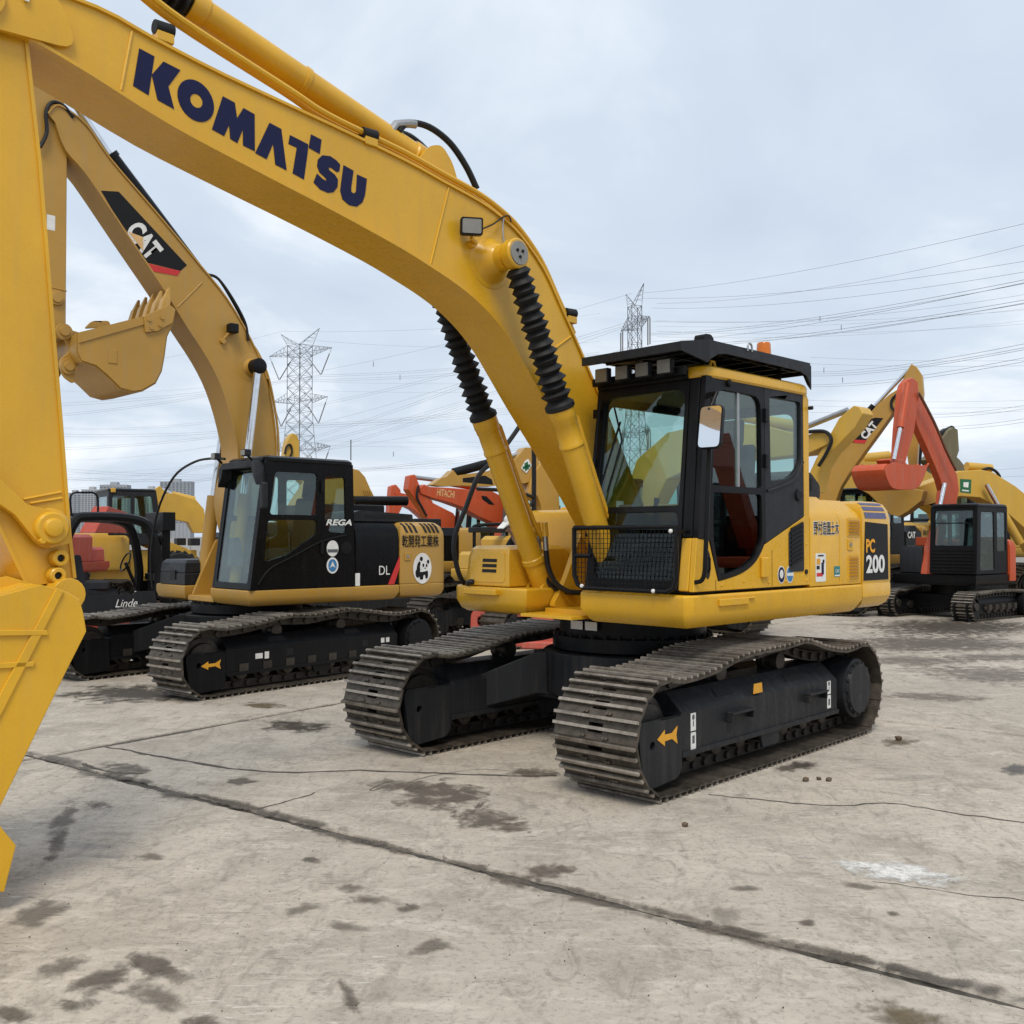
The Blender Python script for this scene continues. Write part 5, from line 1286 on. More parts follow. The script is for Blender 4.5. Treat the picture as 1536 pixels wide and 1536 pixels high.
handrail('hose', [C.at(u, v, 'y', .20) for u, v in ((60, 222), (70, 200), (69, 170), (78, 155), (95, 160), (110, 178))], .022, 'hose', ao)
mb = MB(); mb.tube([C.at(60, 428, 'y', ayc), C.at(100, 438, 'y', ayc)], .008, 6); mb.build('weld_seam', T, ao)
q = C.at(75, 335, 'y', ayc); sticker(ao, ayc, q.x - .01, q.z, .09, .17, 'white')
q = C.at(84, 448, 'y', ayc); mb = MB(); mb.rev((q.x, ayc, q.z), (0, 1, 0), [(0, .09), (.03, .085), (.031, .06), (.05, .055)], 18); mb.build('link_pin', T, ao)
cbk = empty('bucket', (0, 0, 0), 0, cx_)
byc = .46
sp = C.xz([(118, 502), (166, 490), (214, 478), (252, 460), (262, 466), (259, 486), (250, 505), (246, 535), (242, 557), (233, 575), (214, 586), (199, 588), (181, 583), (162, 564), (144, 549), (123, 542), (117, 529)], byc)
mb = MB()
for s in (-1, 1): mb.side(sp, s * byc, s * (byc - .022))
mb.build('side_plate', T, cbk, .006)
back = [Vector(p) for p in sp[5:]] + [Vector(sp[0])]
mb = MB(); rings = []
for i, p in enumerate(back):
    t = (back[min(i + 1, len(back) - 1)] - back[max(i - 1, 0)]).normalized(); n = Vector((-t.y, t.x)) * .018
    rings.append([(p.x, -byc + .023, p.y), (p.x, byc - .023, p.y), (p.x - n.x, byc - .023, p.y - n.y), (p.x - n.x, -byc + .023, p.y - n.y)])
mb.loft(rings); mb.build('shell', T, cbk)
e0, e1 = Vector(C.xz([(93, 500)], .2)[0]), Vector(C.xz([(100, 552)], .2)[0])
for s in (-1, 1):
    mb = MB(); q = Vector(sp[0]); r_ = Vector(sp[15])
    mb.side(rounded([(e0.x + .09, e0.y + .06), (q.x - .25, q.y + .03), (q.x - .02, r_.y + .1), (r_.x, r_.y - .25), (e1.x + .06, e1.y - .12), (e1.x + .11, e1.y + .05), (e1.x - .03, (e0.y + e1.y) / 2)], .06), s * .22, s * .255)
    mb.build('ear', T, cbk, .008)
    for e in (e0, e1):
        mb = MB(); mb.rev((e.x, s * .25, e.y), (0, s, 0), [(0, .095), (.03, .09), (.031, .055), (.055, .05), (.0551, .0)], 20); mb.build('pin', T, cbk)
lip = C.xz([(118, 500), (214, 476), (216, 488), (118, 516)], byc)
mb = MB(); mb.side(lip, byc, byc + .014); mb.build('wear_strip', T, cbk, .004)
cu = C.xz([(214, 476), (236, 466), (252, 458), (262, 466), (258, 486), (236, 498), (217, 500)], byc)
mb = MB(); mb.side(cu, byc, byc + .03)
mb.build('side_cutter', T, cbk, .006)
for px in ((224, 481), (227, 493), (243, 478), (240, 489)):
    q = C.at(*px, 'y', byc + .03); mb = MB(); mb.cyl(q, q + V3(0, .015, 0), .022, n=8); mb.build('bolt', T, cbk)
for k in range(5):
    y = byc - .03 - k * (2 * byc - .06) / 4
    b0, tp = Vector(sp[3]), Vector(C.xz([(262, 448)], byc)[0])
    d2 = (tp - b0); d2 = Vector((d2.x, 0, d2.y)); d2.normalize(); n2 = Vector((-d2.z, 0, d2.x)); bb = Vector((b0.x, y, b0.y)) + V3(.04, 0, -.03)
    dirn = Vector((-.25, 0, 1)).normalized(); n2 = Vector((1, 0, .25)).normalized()
    sec = lambda t, w, h: [bb + dirn * t + V3(0, w, 0) + n2 * h, bb + dirn * t + V3(0, -w, 0) + n2 * h, bb + dirn * t + V3(0, -w, 0) - n2 * h, bb + dirn * t + V3(0, w, 0) - n2 * h]
    mb = MB(); mb.loft([sec(-.06, .05, .05), sec(.10, .045, .045), sec(.13, .035, .035), sec(.26, .018, .012)]); mb.build('tooth', T, cbk, .005)
mb = MB(); q = C.at(169, 536, 'y', byc); mb.box((q.x - .05, byc - .002, q.z - .08), (q.x + .05, byc + .008, q.z + .08)); mb.build('badge', T, cbk, .004)
mb = MB(); q = C.at(151, 488, 'y', 0.1); mb.side(rounded([(q.x + .16, q.z - .06), (q.x - .14, q.z + .0), (q.x - .12, q.z + .07), (q.x + .08, q.z + .04)], .04), .0, .05); mb.build('lifting_eye', T, cbk, .006)
# ------------------------------------------------------------------ the machines parked behind
def bg_rig(label, x, y, yaw, mat, s=1., group='parked excavators behind', cabm='black', hood=None, track=True, textc=None, rot=0., tobj=False, cab=True, cw_text=None):
    g = Rig(x, y, yaw)
    root = tag(empty('excavator', (x, y, TOP), g.rz), label, 'excavator', group)
    hood = hood or mat
    S = lambda pts: [(a * s, b * s) for a, b in pts]
    lv = lambda L: [(z * s, d * s) for z, d in L]
    P = dict(name='bg%.2f%s' % (s, tobj), hl=2.0 * s, r=.39 * s, w=.62 * s, pitch=.19 * s, gauge=2.25 * s, xo=0, frame_mat='slate', deck_z=1.08 * s, ztop=.86 * s, zt=.54 * s, zb=.25 * s, rollers=6, holes=False, objects=tobj,
             top=[(-1.2 * s, .79 * s), (-.5 * s, .85 * s), (.5 * s, .85 * s), (1.2 * s, .78 * s)], carriers=())
    if track:
        mb = MB(); mb.box((-.6 * s, -1.0 * s, .35 * s), (.6 * s, 1.0 * s, .75 * s)); mb.cyl((0, 0, .7 * s), (0, 0, 1.1 * s), .62 * s, n=24); o = mb.build('car_body', 'slate', root); o.rotation_euler = (0, 0, rot)
        for q in (1, -1): crawler(root, q * P['gauge'] / 2, rot, q, P)
    mb = MB(); mb.levels(S([(1.0, -1.28), (1.0, 1.28), (.9, 1.33), (-1.65, 1.33), (-1.65, -1.33), (.9, -1.33)]), lv([(1.08, .07), (1.18, 0), (1.31, 0), (1.32, .01)])); mb.build('deck', mat, root, .012)
    tail = [(-1.66, 1.33), (-2.05, 1.31), (-2.3, 1.15), (-2.5, .75), (-2.6, .3), (-2.62, 0)]; tail += [(a, -b) for a, b in tail[::-1][1:]]
    mb = MB(); mb.levels(S(tail), lv([(1.1, .08), (1.2, 0), (1.92, 0), (2.0, .03), (2.05, .10)])); cw = mb.build('counterweight', mat, root, 0, 28)
    mb = MB(); mb.front(S([(1.32, 1.33), (1.32, 1.88), (1.15, 2.05), (-1.15, 2.05), (-1.32, 1.88), (-1.32, 1.33)]), -1.655 * s, -.72 * s); mb.build('engine_hood', hood, root, .015)
    mb = MB(); mb.box((-1.5 * s, -.6 * s, 2.05 * s), (-.85 * s, .8 * s, 2.25 * s)); mb.build('intake_cover', 'grey_black', root, .02)
    mb = MB(); mb.levels(S([(.25, -.36), (.25, -1.25), (-.71, -1.30), (-.71, -.36)]), lv([(1.325, 0), (1.9, 0), (1.97, .06)])); mb.build('fuel_tank', hood, root, .012)
    mb = MB(); mb.levels(S([(.95, -.40), (.95, -1.1), (.85, -1.24), (.26, -1.25), (.26, -.40)]), lv([(1.325, 0), (1.6, .02), (1.66, .07)])); mb.build('tool_box', hood, root, .012)
    if cab:
        c = cab_shell(root, S([(.93, 1.33), (.78, 2.9), (-.62, 2.9), (-.66, 1.33)]), .36 * s, 1.325 * s, [S([(.72, 2.1), (.66, 2.8), (.06, 2.8), (.06, 2.1)]), S([(-.06, 2.1), (-.06, 2.8), (-.54, 2.8), (-.54, 2.1)]), S([(.70, 1.6), (.68, 2.05), (.06, 2.05), (.06, 1.7)])], cabm)
        seat(c, .0, .84 * s, 1.7 * s)
    if textc: text('lettering', textc[0], (-1.72 * s, 1.332 * s, 1.5 * s), SIDE, .2 * s, textc[1], root, .5 * s, .02)
    return g, root
def px_boom(g, root, name, mat, poly, y=.2, hw=None, bevel=.02):
    hw = hw or abs(y)
    mb = MB(); mb.side(g.xz(poly, y), y - 2 * hw, y); return mb.build(name, mat, root, bevel, 30)
def px_rod(g, root, name, mat, a, b, y, r):
    mb = MB(); mb.cyl(g.at(*a, 'y', y), g.at(*b, 'y', y), r, n=14); return mb.build(name, mat, root)
def boom_plates(g, root, o, mat, line, y=.2, hw=.2):
    P = [Vector((x, 0, z)) for x, z in g.xz(line, y)]
    mb = MB(); rings = []
    for p in P: rings.append([(p.x, y - 2 * hw - .02, p.z - .012), (p.x, y + .02, p.z - .012), (p.x, y + .02, p.z + .012), (p.x, y - 2 * hw - .02, p.z + .012)])
    mb.loft(rings); mb.build('top_plate', mat, o)

# tan machine with raised boom behind the hood of the middle excavator
g, r_ = bg_rig('tan excavator with upright boom bearing a CAT emblem, seen over the yellow hood', 6.6, 24.3, -62, T, 1.12, cabm='black')
def right_decal(name, g, px, y, mat, parent, off=.002, lift=.0006):
    pts = g.xz(px, y); return decal(name, [(x, z) for x, z in pts], (0, y - lift, 0), ((1, 0, 0), (0, 0, 1)), mat, parent, off)
# this boom shows its right-hand face
yR = -.2
o = px_boom(g, r_, 'boom', T, [(1226, 709), (1251, 673), (1287, 639), (1316, 608), (1334, 592), (1352, 581), (1360, 590), (1356, 600), (1339, 621), (1316, 653), (1296, 680), (1272, 714), (1262, 730), (1254, 752), (1246, 800), (1205, 800), (1210, 745)], -.2, -.2)
em = right_decal('emblem', g, [(1276, 662), (1303, 630), (1313, 627), (1325, 628), (1298, 662), (1296, 666), (1280, 665)], yR, 'decal_black', o, .003)
right_decal('print', g, [(1278, 660), (1300, 661), (1297, 666), (1281, 665)], yR, 'decal_red', em, .003, .0035)
a, b = g.at(1299, 661, 'y', yR), g.at(1317, 640, 'y', yR); U = b - a; w = U.length; U.normalize(); Vv = Vector((0, -1, 0)).cross(U)
text('lettering', 'CAT', a, (U, Vv), .19, 'white', em, w * 1.05, .05, 0, .006)
px_boom(g, r_, 'arm', T, [(1352, 574), (1361, 556), (1367, 546), (1375, 551), (1383, 563), (1385, 590), (1379, 640), (1375, 700), (1363, 700), (1354, 640), (1349, 600)], -.16, -.16)
px_boom(g, r_, 'bucket', T, [(1290, 724), (1300, 731), (1345, 729), (1386, 736), (1382, 752), (1362, 768), (1348, 776), (1334, 772), (1318, 757), (1303, 742), (1292, 736)], -.5, -.5)
for k in range(4):
    q = g.at(1296 + k * 4, 733, 'y', -.5); mb = MB(); p0 = Vector((q.x, -.45 + k * .3, q.z)); mb.cyl(p0, p0 + V3(-.12, 0, .16), .05, .015, 8); mb.build('tooth', 'white', r_)
px_rod(g, r_, 'arm_cylinder', 'black', (1262, 666), (1312, 610), -.05, .10); px_rod(g, r_, 'rod', 'chrome', (1310, 612), (1362, 556), -.05, .045)
handrail('hose', [g.at(u, v, 'y', -.24) for u, v in ((1226, 705), (1232, 690), (1248, 672), (1256, 668))], .03, 'hose', o)
handrail('hose', [g.at(u, v, 'y', -.24) for u, v in ((1348, 620), (1338, 612), (1338, 600), (1350, 588))], .03, 'hose', o)
# yellow machine whose elbow shows beside the cab
g, r_ = bg_rig('yellow excavator glimpsed through the cab glass, its arm folded beside the rear pillar', 2.3, 18.6, -42, 'yellow_bg', 1.)
px_boom(g, r_, 'boom', 'yellow_bg', [(1242, 653), (1226, 648), (1205, 655), (1150, 640), (1080, 632), (1000, 650), (955, 690), (925, 780), (965, 790), (1000, 720), (1060, 690), (1140, 690), (1210, 682), (1242, 667), (1247, 660)], -.2, -.2)
px_boom(g, r_, 'arm', 'yellow_bg', [(1215, 707), (1224, 688), (1247, 648), (1258, 628), (1273, 615), (1280, 609), (1290, 612), (1295, 621), (1283, 642), (1262, 664), (1246, 680), (1231, 704), (1222, 740), (1205, 740)], -.16, -.16)
px_rod(g, r_, 'rod', 'steel', (1272, 616), (1205, 643), 0, .045); px_rod(g, r_, 'arm_cylinder', 'yellow_bg', (1205, 642), (1110, 625), 0, .09)
handrail('hose', [g.at(u, v, 'y', -.24) for u, v in ((1200, 650), (1235, 648), (1247, 660), (1240, 680), (1228, 700))], .03, 'hose', r_)
# orange compact machine
M3 = Rig(9.78, 22.2, 52)
def compact():
    root = tag(empty('excavator', (M3.x, M3.y, TOP), M3.rz), 'orange compact excavator with boxy black cab and its bucket tucked up', 'excavator')
    P = dict(name='mini', sc=.7, hl=1.30, r=.27, w=.45, pitch=.135, gauge=1.75, xo=0, frame_mat='black', deck_z=.72, ztop=.6, zt=.38, zb=.17, rollers=5, holes=False, objects=True,
             top=[(-.8, .56), (-.3, .59), (.3, .59), (.8, .56)], carriers=())
    mb = MB(); mb.box((-.5, -.8, .22), (.5, .8, .5)); mb.cyl((0, 0, .45), (0, 0, .75), .45, n=24); mb.build('car_body', 'black', root)
    for q in (1, -1): crawler(root, q * .875, 0, q, P)
    mb = MB(); mb.levels([(.85, -.95), (.85, .95), (-.75, 1.0), (-1.0, .7), (-1.1, 0), (-1.0, -.7), (-.75, -1.0)], [(.72, .04), (.78, 0), (.95, 0)]); mb.build('deck', 'black', root, .01)
    mb = MB(); mb.levels([(-.50, 1.02), (-.80, 1.0), (-1.05, .7), (-1.15, 0), (-1.05, -.7), (-.8, -1.0), (-.5, -1.02)], [(.80, 0), (1.55, 0), (1.66, .05), (1.70, .12)]); mb.build('counterweight', 'orange', root, 0, 28)
    mb = MB(); mb.levels([(.75, -.30), (.72, -.85), (.5, -.98), (-.49, -1.0), (-.49, -.30)], [(.96, 0), (1.45, 0), (1.55, .06)]); mb.build('tool_box', 'grey_black', root, .02)
    mb = MB(); mb.box((-.3, -.95, 1.55), (-.1, -.35, 1.75)); mb.build('tank_cap', 'orange', root, .02)
    c = cab_shell(root, [(.88, .97), (.80, 2.40), (-.48, 2.40), (-.48, .97)], -.06, .98, [[(.72, 1.05), (.66, 2.28), (.12, 2.28), (.10, 1.05)], [(-.02, 1.45), (-.02, 2.28), (-.40, 2.28), (-.40, 1.45)]], 'black', ((.07, .42, .93, .94),), 'glass')
    seat(c, .05, .45, 1.35)
    mb = MB()
    for i in range(7): mb.tube([(.895 - .0056 * i * 1.0, .0, 1.05 + i * .07), (.895 - .0056 * i, .92, 1.05 + i * .07)], .010, 6)
    mb.build('guard_mesh', 'black', c)
    mb = MB(); mb.tube([(.86, .03, 1.72), (.83, .03, 2.05), (.83, .85, 2.05)], .012, 6); mb.build('grab_rail', 'black', c)
    yb = -.16
    px_boom(M3, root, 'boom', 'orange', [(1373, 588), (1386, 599), (1400, 628), (1418, 673), (1436, 712), (1439, 736), (1434, 761), (1424, 790), (1412, 820), (1402, 868), (1390, 868), (1396, 820), (1406, 790), (1412, 761), (1415, 736), (1411, 721), (1402, 698), (1388, 666), (1375, 637), (1370, 600)], -.16, .08)
    px_boom(M3, root, 'arm', 'orange', [(1353, 592), (1356, 578), (1362, 570), (1370, 567), (1377, 573), (1379, 594), (1372, 646), (1364, 675), (1358, 697), (1345, 694), (1348, 646)], -.05, .075)
    bp_ = M3.xz([(1328, 706), (1333, 697), (1344, 694), (1352, 697), (1392, 699), (1388, 712), (1383, 724), (1377, 732), (1366, 735), (1342, 734), (1333, 724)], .24)
    bpts = [tuple(p) for p in smooth([Vector(p) for p in bp_[4:] + bp_[:2]], 3)]
    full = [bp_[2], bp_[3]] + bpts
    bo_ = None
    for yy in (.24, -.54):
        mb = MB(); mb.side(full, yy, yy - .02 if yy > 0 else yy + .02); q_ = mb.build('side_plate', 'orange', root, .006)
    mb = MB(); rings = [[(x, -.518, z), (x, .218, z), (x + .012, .218, z + .012), (x + .012, -.518, z + .012)] for x, z in bpts]; mb.loft(rings); mb.build('bucket', 'orange', root)
    for k in range(4):
        q_ = Vector((bpts[0][0], .20 - k * .23, bpts[0][1])); mb = MB(); mb.cyl(q_, q_ + V3(-.10, 0, .05), .035, .012, 8); mb.build('tooth', 'orange', root)
    px_boom(M3, root, 'bucket_ear', 'orange', [(1334, 690), (1342, 688), (1356, 690), (1362, 698), (1358, 706), (1340, 706)], .02, .16)
    px_rod(M3, root, 'arm_cylinder', 'orange', (1362, 576), (1351, 642), .12, .075); px_rod(M3, root, 'rod', 'chrome', (1351, 640), (1341, 690), .12, .038)
    px_rod(M3, root, 'boom_cylinder', 'orange', (1403, 790), (1396, 862), -.10, .07); px_rod(M3, root, 'rod', 'chrome', (1417, 726), (1403, 792), -.10, .045)
    handrail('hose', [M3.at(u, v, 'y', .0) for u, v in ((1378, 590), (1390, 612), (1404, 640), (1420, 678), (1434, 706))], .03, 'rust', root)
    return root
compact()
# black and tan machine behind the counterweight
g, r_ = bg_rig('tan and black excavator whose flank with vents shows behind the compact orange one', 8.5, 25.7, 46, T, 1., hood='gloss_black', textc=None)
text('lettering', 'CAT', (-.80, 1.335, 1.72), SIDE, .17, 'white', r_, .45, .04); text('lettering', '320D', (-.80, 1.335, 1.42), SIDE, .11, 'white', r_, .5, .02)
for x in (-1.72, -1.80, -1.88, -2.0, -2.07, -2.14):
    mb = MB(); mb.add([(x, 1.338, 1.80), (x - .04, 1.336, 1.80), (x - .02, 1.328, 1.93), (x + .02, 1.330, 1.93)], [(0, 1, 2, 3)]); mb.build('vent_slot', 'rubber', r_)
px_boom(g, r_, 'boom', T, [(1150, 790), (1200, 770), (1262, 768), (1275, 790), (1262, 800), (1200, 800), (1150, 815)], .2)
# large yellow machine at the right edge
g, r_ = bg_rig('large yellow excavator with green notice on its lowered boom and black exhaust stack', 15.3, 25.0, 74, 'yellow_bg', 1.12, hood='black', tobj=False, rot=R(-26))
o = px_boom(g, r_, 'boom', 'yellow_bg', [(1380, 730), (1440, 707), (1472, 705), (1490, 709), (1506, 719), (1524, 730), (1546, 748), (1580, 790), (1590, 830), (1555, 830), (1536, 792), (1520, 778), (1508, 768), (1488, 756), (1470, 747), (1440, 745), (1385, 760)], .22)
n_ = px_decal('notice', g, [(1440, 719), (1457, 720), (1456, 741), (1440, 739)], .22, 'decal_green', o, .003)
px_decal('print', g, [(1445, 724), (1453, 724), (1452, 732), (1445, 731)], .22, 'white', n_, .002, .004); px_decal('print', g, [(1443, 735), (1453, 736), (1453, 738), (1443, 737)], .22, 'white', n_, .002, .004)
px_rod(g, r_, 'rod', 'chrome', (1479, 727), (1500, 764), .36, .055); px_rod(g, r_, 'boom_cylinder', 'yellow_bg', (1499, 762), (1530, 815), .36, .10)
px_rod(g, r_, 'arm_cylinder', 'yellow_bg', (1450, 700), (1486, 703), 0, .10)
handrail('hose', [g.at(u, v, 'y', .1) for u, v in ((1474, 706), (1484, 703), (1494, 708), (1500, 716))], .035, 'hose', o)
mb = MB(); mb.tube([(-.9, .85, 2.1), (-.9, .85, 2.55), (-.98, .85, 2.68)], .075, 12); mb.build('exhaust_stack', 'black', r_)
# pale yellow boom lying behind the orange arm
g, r_ = bg_rig('pale yellow excavator with long low boom behind the orange arm', 12.4, 28.5, 62, 'yellow_bg', 1.1)
o = px_boom(g, r_, 'boom', 'yellow_bg', [(1262, 735), (1278, 702), (1290, 693), (1340, 693), (1380, 700), (1412, 722), (1440, 760), (1450, 800), (1425, 800), (1412, 770), (1385, 752), (1340, 745), (1300, 752), (1275, 760)], .25)
px_rod(g, r_, 'arm_cylinder', 'yellow_bg', (1292, 688), (1332, 684), 0, .13)
mb = MB(); mb.tube([g.at(1330, 694, 'y', .25), g.at(1310, 742, 'y', .25)], .014, 6); mb.build('weld_seam', 'yellow_bg', o)
# dark olive arm sticking up
g, r_ = bg_rig('weathered olive excavator with arm tip raised behind the orange boom', 15.5, 33.0, 60, 'olive', 1.05)
px_boom(g, r_, 'arm', 'olive', [(1400, 720), (1412, 660), (1422, 647), (1430, 641), (1437, 645), (1439, 676), (1431, 700), (1420, 740)], .2)
px_boom(g, r_, 'boom', 'olive', [(1395, 690), (1420, 672), (1440, 690), (1480, 740), (1500, 790), (1470, 790), (1430, 720)], .24)
px_rod(g, r_, 'arm_cylinder', 'black', (1404, 656), (1428, 644), 0, .12)
px_rod(g, r_, 'rod', 'black', (1376, 700), (1381, 655), .1, .10)
# two more tails far behind, closing the row
g, r_ = bg_rig('yellow excavator far behind the hanging orange bucket, only its dark hood showing', 14.4, 35.5, 58, 'yellow_bg', 1.15, hood='black')
g, r_ = bg_rig('tan excavator far behind the counterweight, half hidden by a black cab', 11.0, 33.5, 50, T, 1.1, hood='gloss_black')
# the orange machine across the aisle that the cab's door glass mirrors
g, r_ = bg_rig('orange excavator across the aisle, mirrored in the cab door glass', 16.8, 10.8, 62, 'orange', 1., cabm='black')
mb = MB(); mb.side([(5.2, 1.2), (4.6, 3.6), (2.2, 3.9), (.1, 1.9), (.35, 1.5), (2.0, 3.2), (4.3, 3.1), (4.9, 1.0)], -.2, .2); mb.build('boom', 'orange', r_, .02)
mb = MB(); mb.side(rounded([(5.2, 1.4), (4.5, 1.3), (4.3, .5), (4.7, .05), (5.4, .1), (5.6, .8)], .2), -.5, .5); mb.build('bucket', 'orange', r_, .02)
# orange machines in the middle distance
g, r_ = bg_rig('orange excavator with HITACHI on its low boom', .35, 24.5, 62, 'orange', 1., cabm='interior_grey', hood='orange')
o = px_boom(g, r_, 'boom', 'orange', [(628, 733), (636, 727), (646, 731), (669, 732), (712, 735), (738, 737), (755, 746), (768, 760), (776, 800), (748, 800), (738, 784), (716, 775), (694, 762), (669, 753), (646, 747), (632, 742)], .2)
a, b = g.at(655, 744, 'y', .2), g.at(681, 748, 'y', .2); U = b - a; w = U.length; U.normalize()
text('lettering', 'HITACHI', a, (U, Vector((0, 1, 0)).cross(U)), .17, 'decal_tan', o, w, .02, 0, .005)
px_boom(g, r_, 'arm', 'orange', [(612, 735), (615, 714), (623, 712), (629, 727), (634, 741), (649, 752), (655, 775), (660, 800), (645, 800), (637, 770), (624, 752)], .16)
px_rod(g, r_, 'arm_cylinder', 'orange', (662, 722), (713, 730), 0, .10); px_rod(g, r_, 'rod', 'steel', (624, 717), (664, 722), 0, .05)
handrail('hose', [g.at(u, v, 'y', .22) for u, v in ((628, 729), (625, 745), (632, 760), (640, 775))], .03, 'hose', o)
px_boom(g, r_, 'boom_link', 'decal_black', [(722, 744), (730, 745), (740, 755), (742, 758), (734, 757), (724, 750)], .21, .01)
g, r_ = bg_rig('smaller orange excavator mostly hidden behind another orange boom', -1.2, 31.0, 62, 'orange', .95)
px_boom(g, r_, 'arm', 'orange', [(585, 750), (587, 730), (594, 727), (601, 735), (604, 760), (590, 790), (582, 790)], .16)
px_boom(g, r_, 'boom', 'orange', [(594, 738), (612, 742), (640, 750), (680, 770), (700, 800), (660, 800), (620, 765), (594, 752)], .2)
# tan machine with the green cross
g, r_ = bg_rig('tan excavator with green cross sticker on its elbow above the yellow fuel tank', 1.75, 19.3, 66, T, .95, hood='gloss_black')
px_boom(g, r_, 'arm', T, [(662, 718), (670, 716), (680, 706), (686, 714), (741, 706), (770, 694), (788, 672), (800, 672), (808, 682), (809, 697), (800, 722), (786, 726), (770, 722), (741, 730), (694, 729), (664, 730), (648, 728)], .16)
o = px_boom(g, r_, 'boom', T, [(792, 740), (798, 712), (812, 694), (826, 692), (836, 705), (840, 760), (838, 800), (812, 800), (812, 760), (806, 745), (798, 752)], .22)
q = px_decal('cross_sticker', g, [(787, 692), (792, 689), (797, 699), (789, 711), (781, 703)], .16, 'white', r_, .003, .012)
for L in ([(786, 696), (791, 693), (793, 704), (787, 708)], [(783, 701), (795, 697), (795, 701), (784, 705)]): px_decal('print', g, L, .16, 'decal_green', q, .002, .0165)
px_rod(g, r_, 'arm_cylinder', 'black', (680, 710), (740, 694), 0, .085); px_rod(g, r_, 'rod', 'steel', (738, 694), (796, 676), 0, .04)
px_boom(g, r_, 'arm_mark', 'decal_black', [(694, 718), (728, 714), (738, 720), (740, 728), (694, 724)], .163, .004)
# yellow machine between, with rails and raised engine deck
g, r_ = bg_rig('yellow excavator with black handrails on its engine deck beyond the panda sticker', .35, 17.6, 48, 'yellow_bg', .9, cab=False)
for x0 in (-.95, -1.6):
    handrail('handrail', [(x0, .75, 1.8), (x0, .75, 2.28), (x0 + .04, .75, 2.33), (x0 + .5, .75, 2.33), (x0 + .54, .75, 2.28), (x0 + .54, .75, 1.8)], .018, 'black', r_)
handrail('handrail', [(.9, -.5, 1.35), (.9, -.5, 1.85), (.85, -.5, 1.95), (.2, -.5, 1.98), (.15, -.5, 1.9), (.15, -.5, 1.5)], .03, 'black', r_)
mb = MB(); mb.box((.1, -.62, 1.83), (.95, -.45, 1.93)); mb.build('crossbar', 'grey_black', r_, .02)
tag_b11 = (g, r_)
# tan boom peak behind the black cab, yellow arm tip, yellow boom further left
g, r_ = bg_rig('tan excavator with rounded boom peak just behind the black cab', -3.1, 21.0, 58, T, .95, hood='gloss_black', cab=False)
px_boom(g, r_, 'boom', T, [(440, 760), (470, 715), (505, 703), (524, 702), (539, 706), (548, 716), (556, 734), (565, 752), (575, 800), (540, 800), (520, 765), (500, 755), (460, 780)], .22)
for k in range(4): px_rod(g, r_, 'pipe', T, (546 + k * 3, 736), (549 + k * 3, 750), .24, .012)
px_rod(g, r_, 'cover_strip', 'black', (530, 752), (610, 752), .4, .10)
g, r_ = bg_rig('yellow excavator with only its arm tip showing above the black cab roof', -4.6, 25.0, 60, 'yellow_bg', .95, cab=False)
px_boom(g, r_, 'arm', 'yellow_bg', [(422, 720), (430, 664), (434, 655), (439, 650), (446, 653), (449, 662), (449, 720)], .16)
handrail('hose', [g.at(u, v, 'y', .2) for u, v in ((427, 682), (430, 670), (436, 668), (438, 678), (434, 688))], .025, 'hose', r_)
px_boom(g, r_, 'boom', 'yellow_bg', [(440, 690), (470, 700), (520, 760), (540, 800), (510, 800), (480, 750), (440, 710)], .2)
g, r_ = bg_rig('yellow excavator with stubby boom in front of the tower blocks', -7.7, 29.0, 62, 'yellow_bg', .95, cab=False)
o = px_boom(g, r_, 'boom', 'yellow_bg', [(238, 752), (246, 742), (262, 740), (294, 750), (306, 764), (312, 800), (290, 800), (282, 784), (240, 775)], .2)
px_boom(g, r_, 'arm', 'yellow_bg', [(233, 760), (234, 733), (240, 729), (246, 736), (246, 752), (250, 800), (236, 800)], .16)
px_rod(g, r_, 'rod', 'chrome', (242, 734), (262, 744), 0, .05); px_rod(g, r_, 'arm_cylinder', 'yellow_bg', (258, 742), (292, 750), 0, .09)
# red machine seen from behind
g, r_ = bg_rig('red excavator seen from behind through the forklift guard', -10.35, 21.8, 186, 'red', .92)
text('lettering', 'HITACHI', (-2.40, .72, 1.28), ((0, -1, 0), (0, 0, 1)), .24, 'white', r_, 1.44, .02, 0, .03)
o = decal('warning_sticker', plate_q(.22, .17), (-2.37, -.92, 1.62), ((0, -1, 0), (0, 0, 1)), 'white', r_, .10)
o2 = decal('print', [(-.12, -.12), (.06, -.12), (-.03, .12)], (-2.48, -.92, 1.62), ((0, -1, 0), (0, 0, 1)), 'decal_black', o, .004, [[(-.085, -.10), (.025, -.10), (-.03, .06)]])
px_boom(g, r_, 'boom', 'red', [(118, 800), (140, 760), (170, 770), (180, 800)], .2)

# ------------------------------------------------------------------ fork lift truck behind the left tracks
F = Rig(-6.75, 16.9, -130)
fk = tag(empty('forklift', (F.x, F.y, TOP), F.rz), 'black and red forklift truck with curved overhead guard and dark mast', 'forklift')
mb = MB(); mb.levels([(.55, -.52), (.55, .52), (-1.0, .52), (-1.25, .30), (-1.25, -.30), (-1.0, -.52)], [(.2, .05), (.3, 0), (.66, 0), (.74, .06)]); mb.build('chassis', 'red', fk, .02)
mb = MB(); mb.side(rounded([(-1.2, .74), (-.25, .74), (-.30, .86), (-1.0, 1.0), (-1.2, .95)], .06), -.48, .48); mb.build('hood', 'grey_black', fk, .02)
mb = MB(); mb.side(rounded([(.55, .85), (.20, .85), (.05, .55), (-.3, .5), (-.4, .36), (.58, .36)], .04), -.525, -.50); mb.side(rounded([(.38, .80), (-.9, .82), (-1.1, .7), (-.95, .45), (.45, .45)], .08), -.535, -.52); mb.build('side_cover', 'grey_black', fk, .006)
text('lettering', 'Linde', (-.12, -.536, .60), ((1, 0, 0), (0, 0, 1)), .13, 'white', fk, .36, .0, .35)
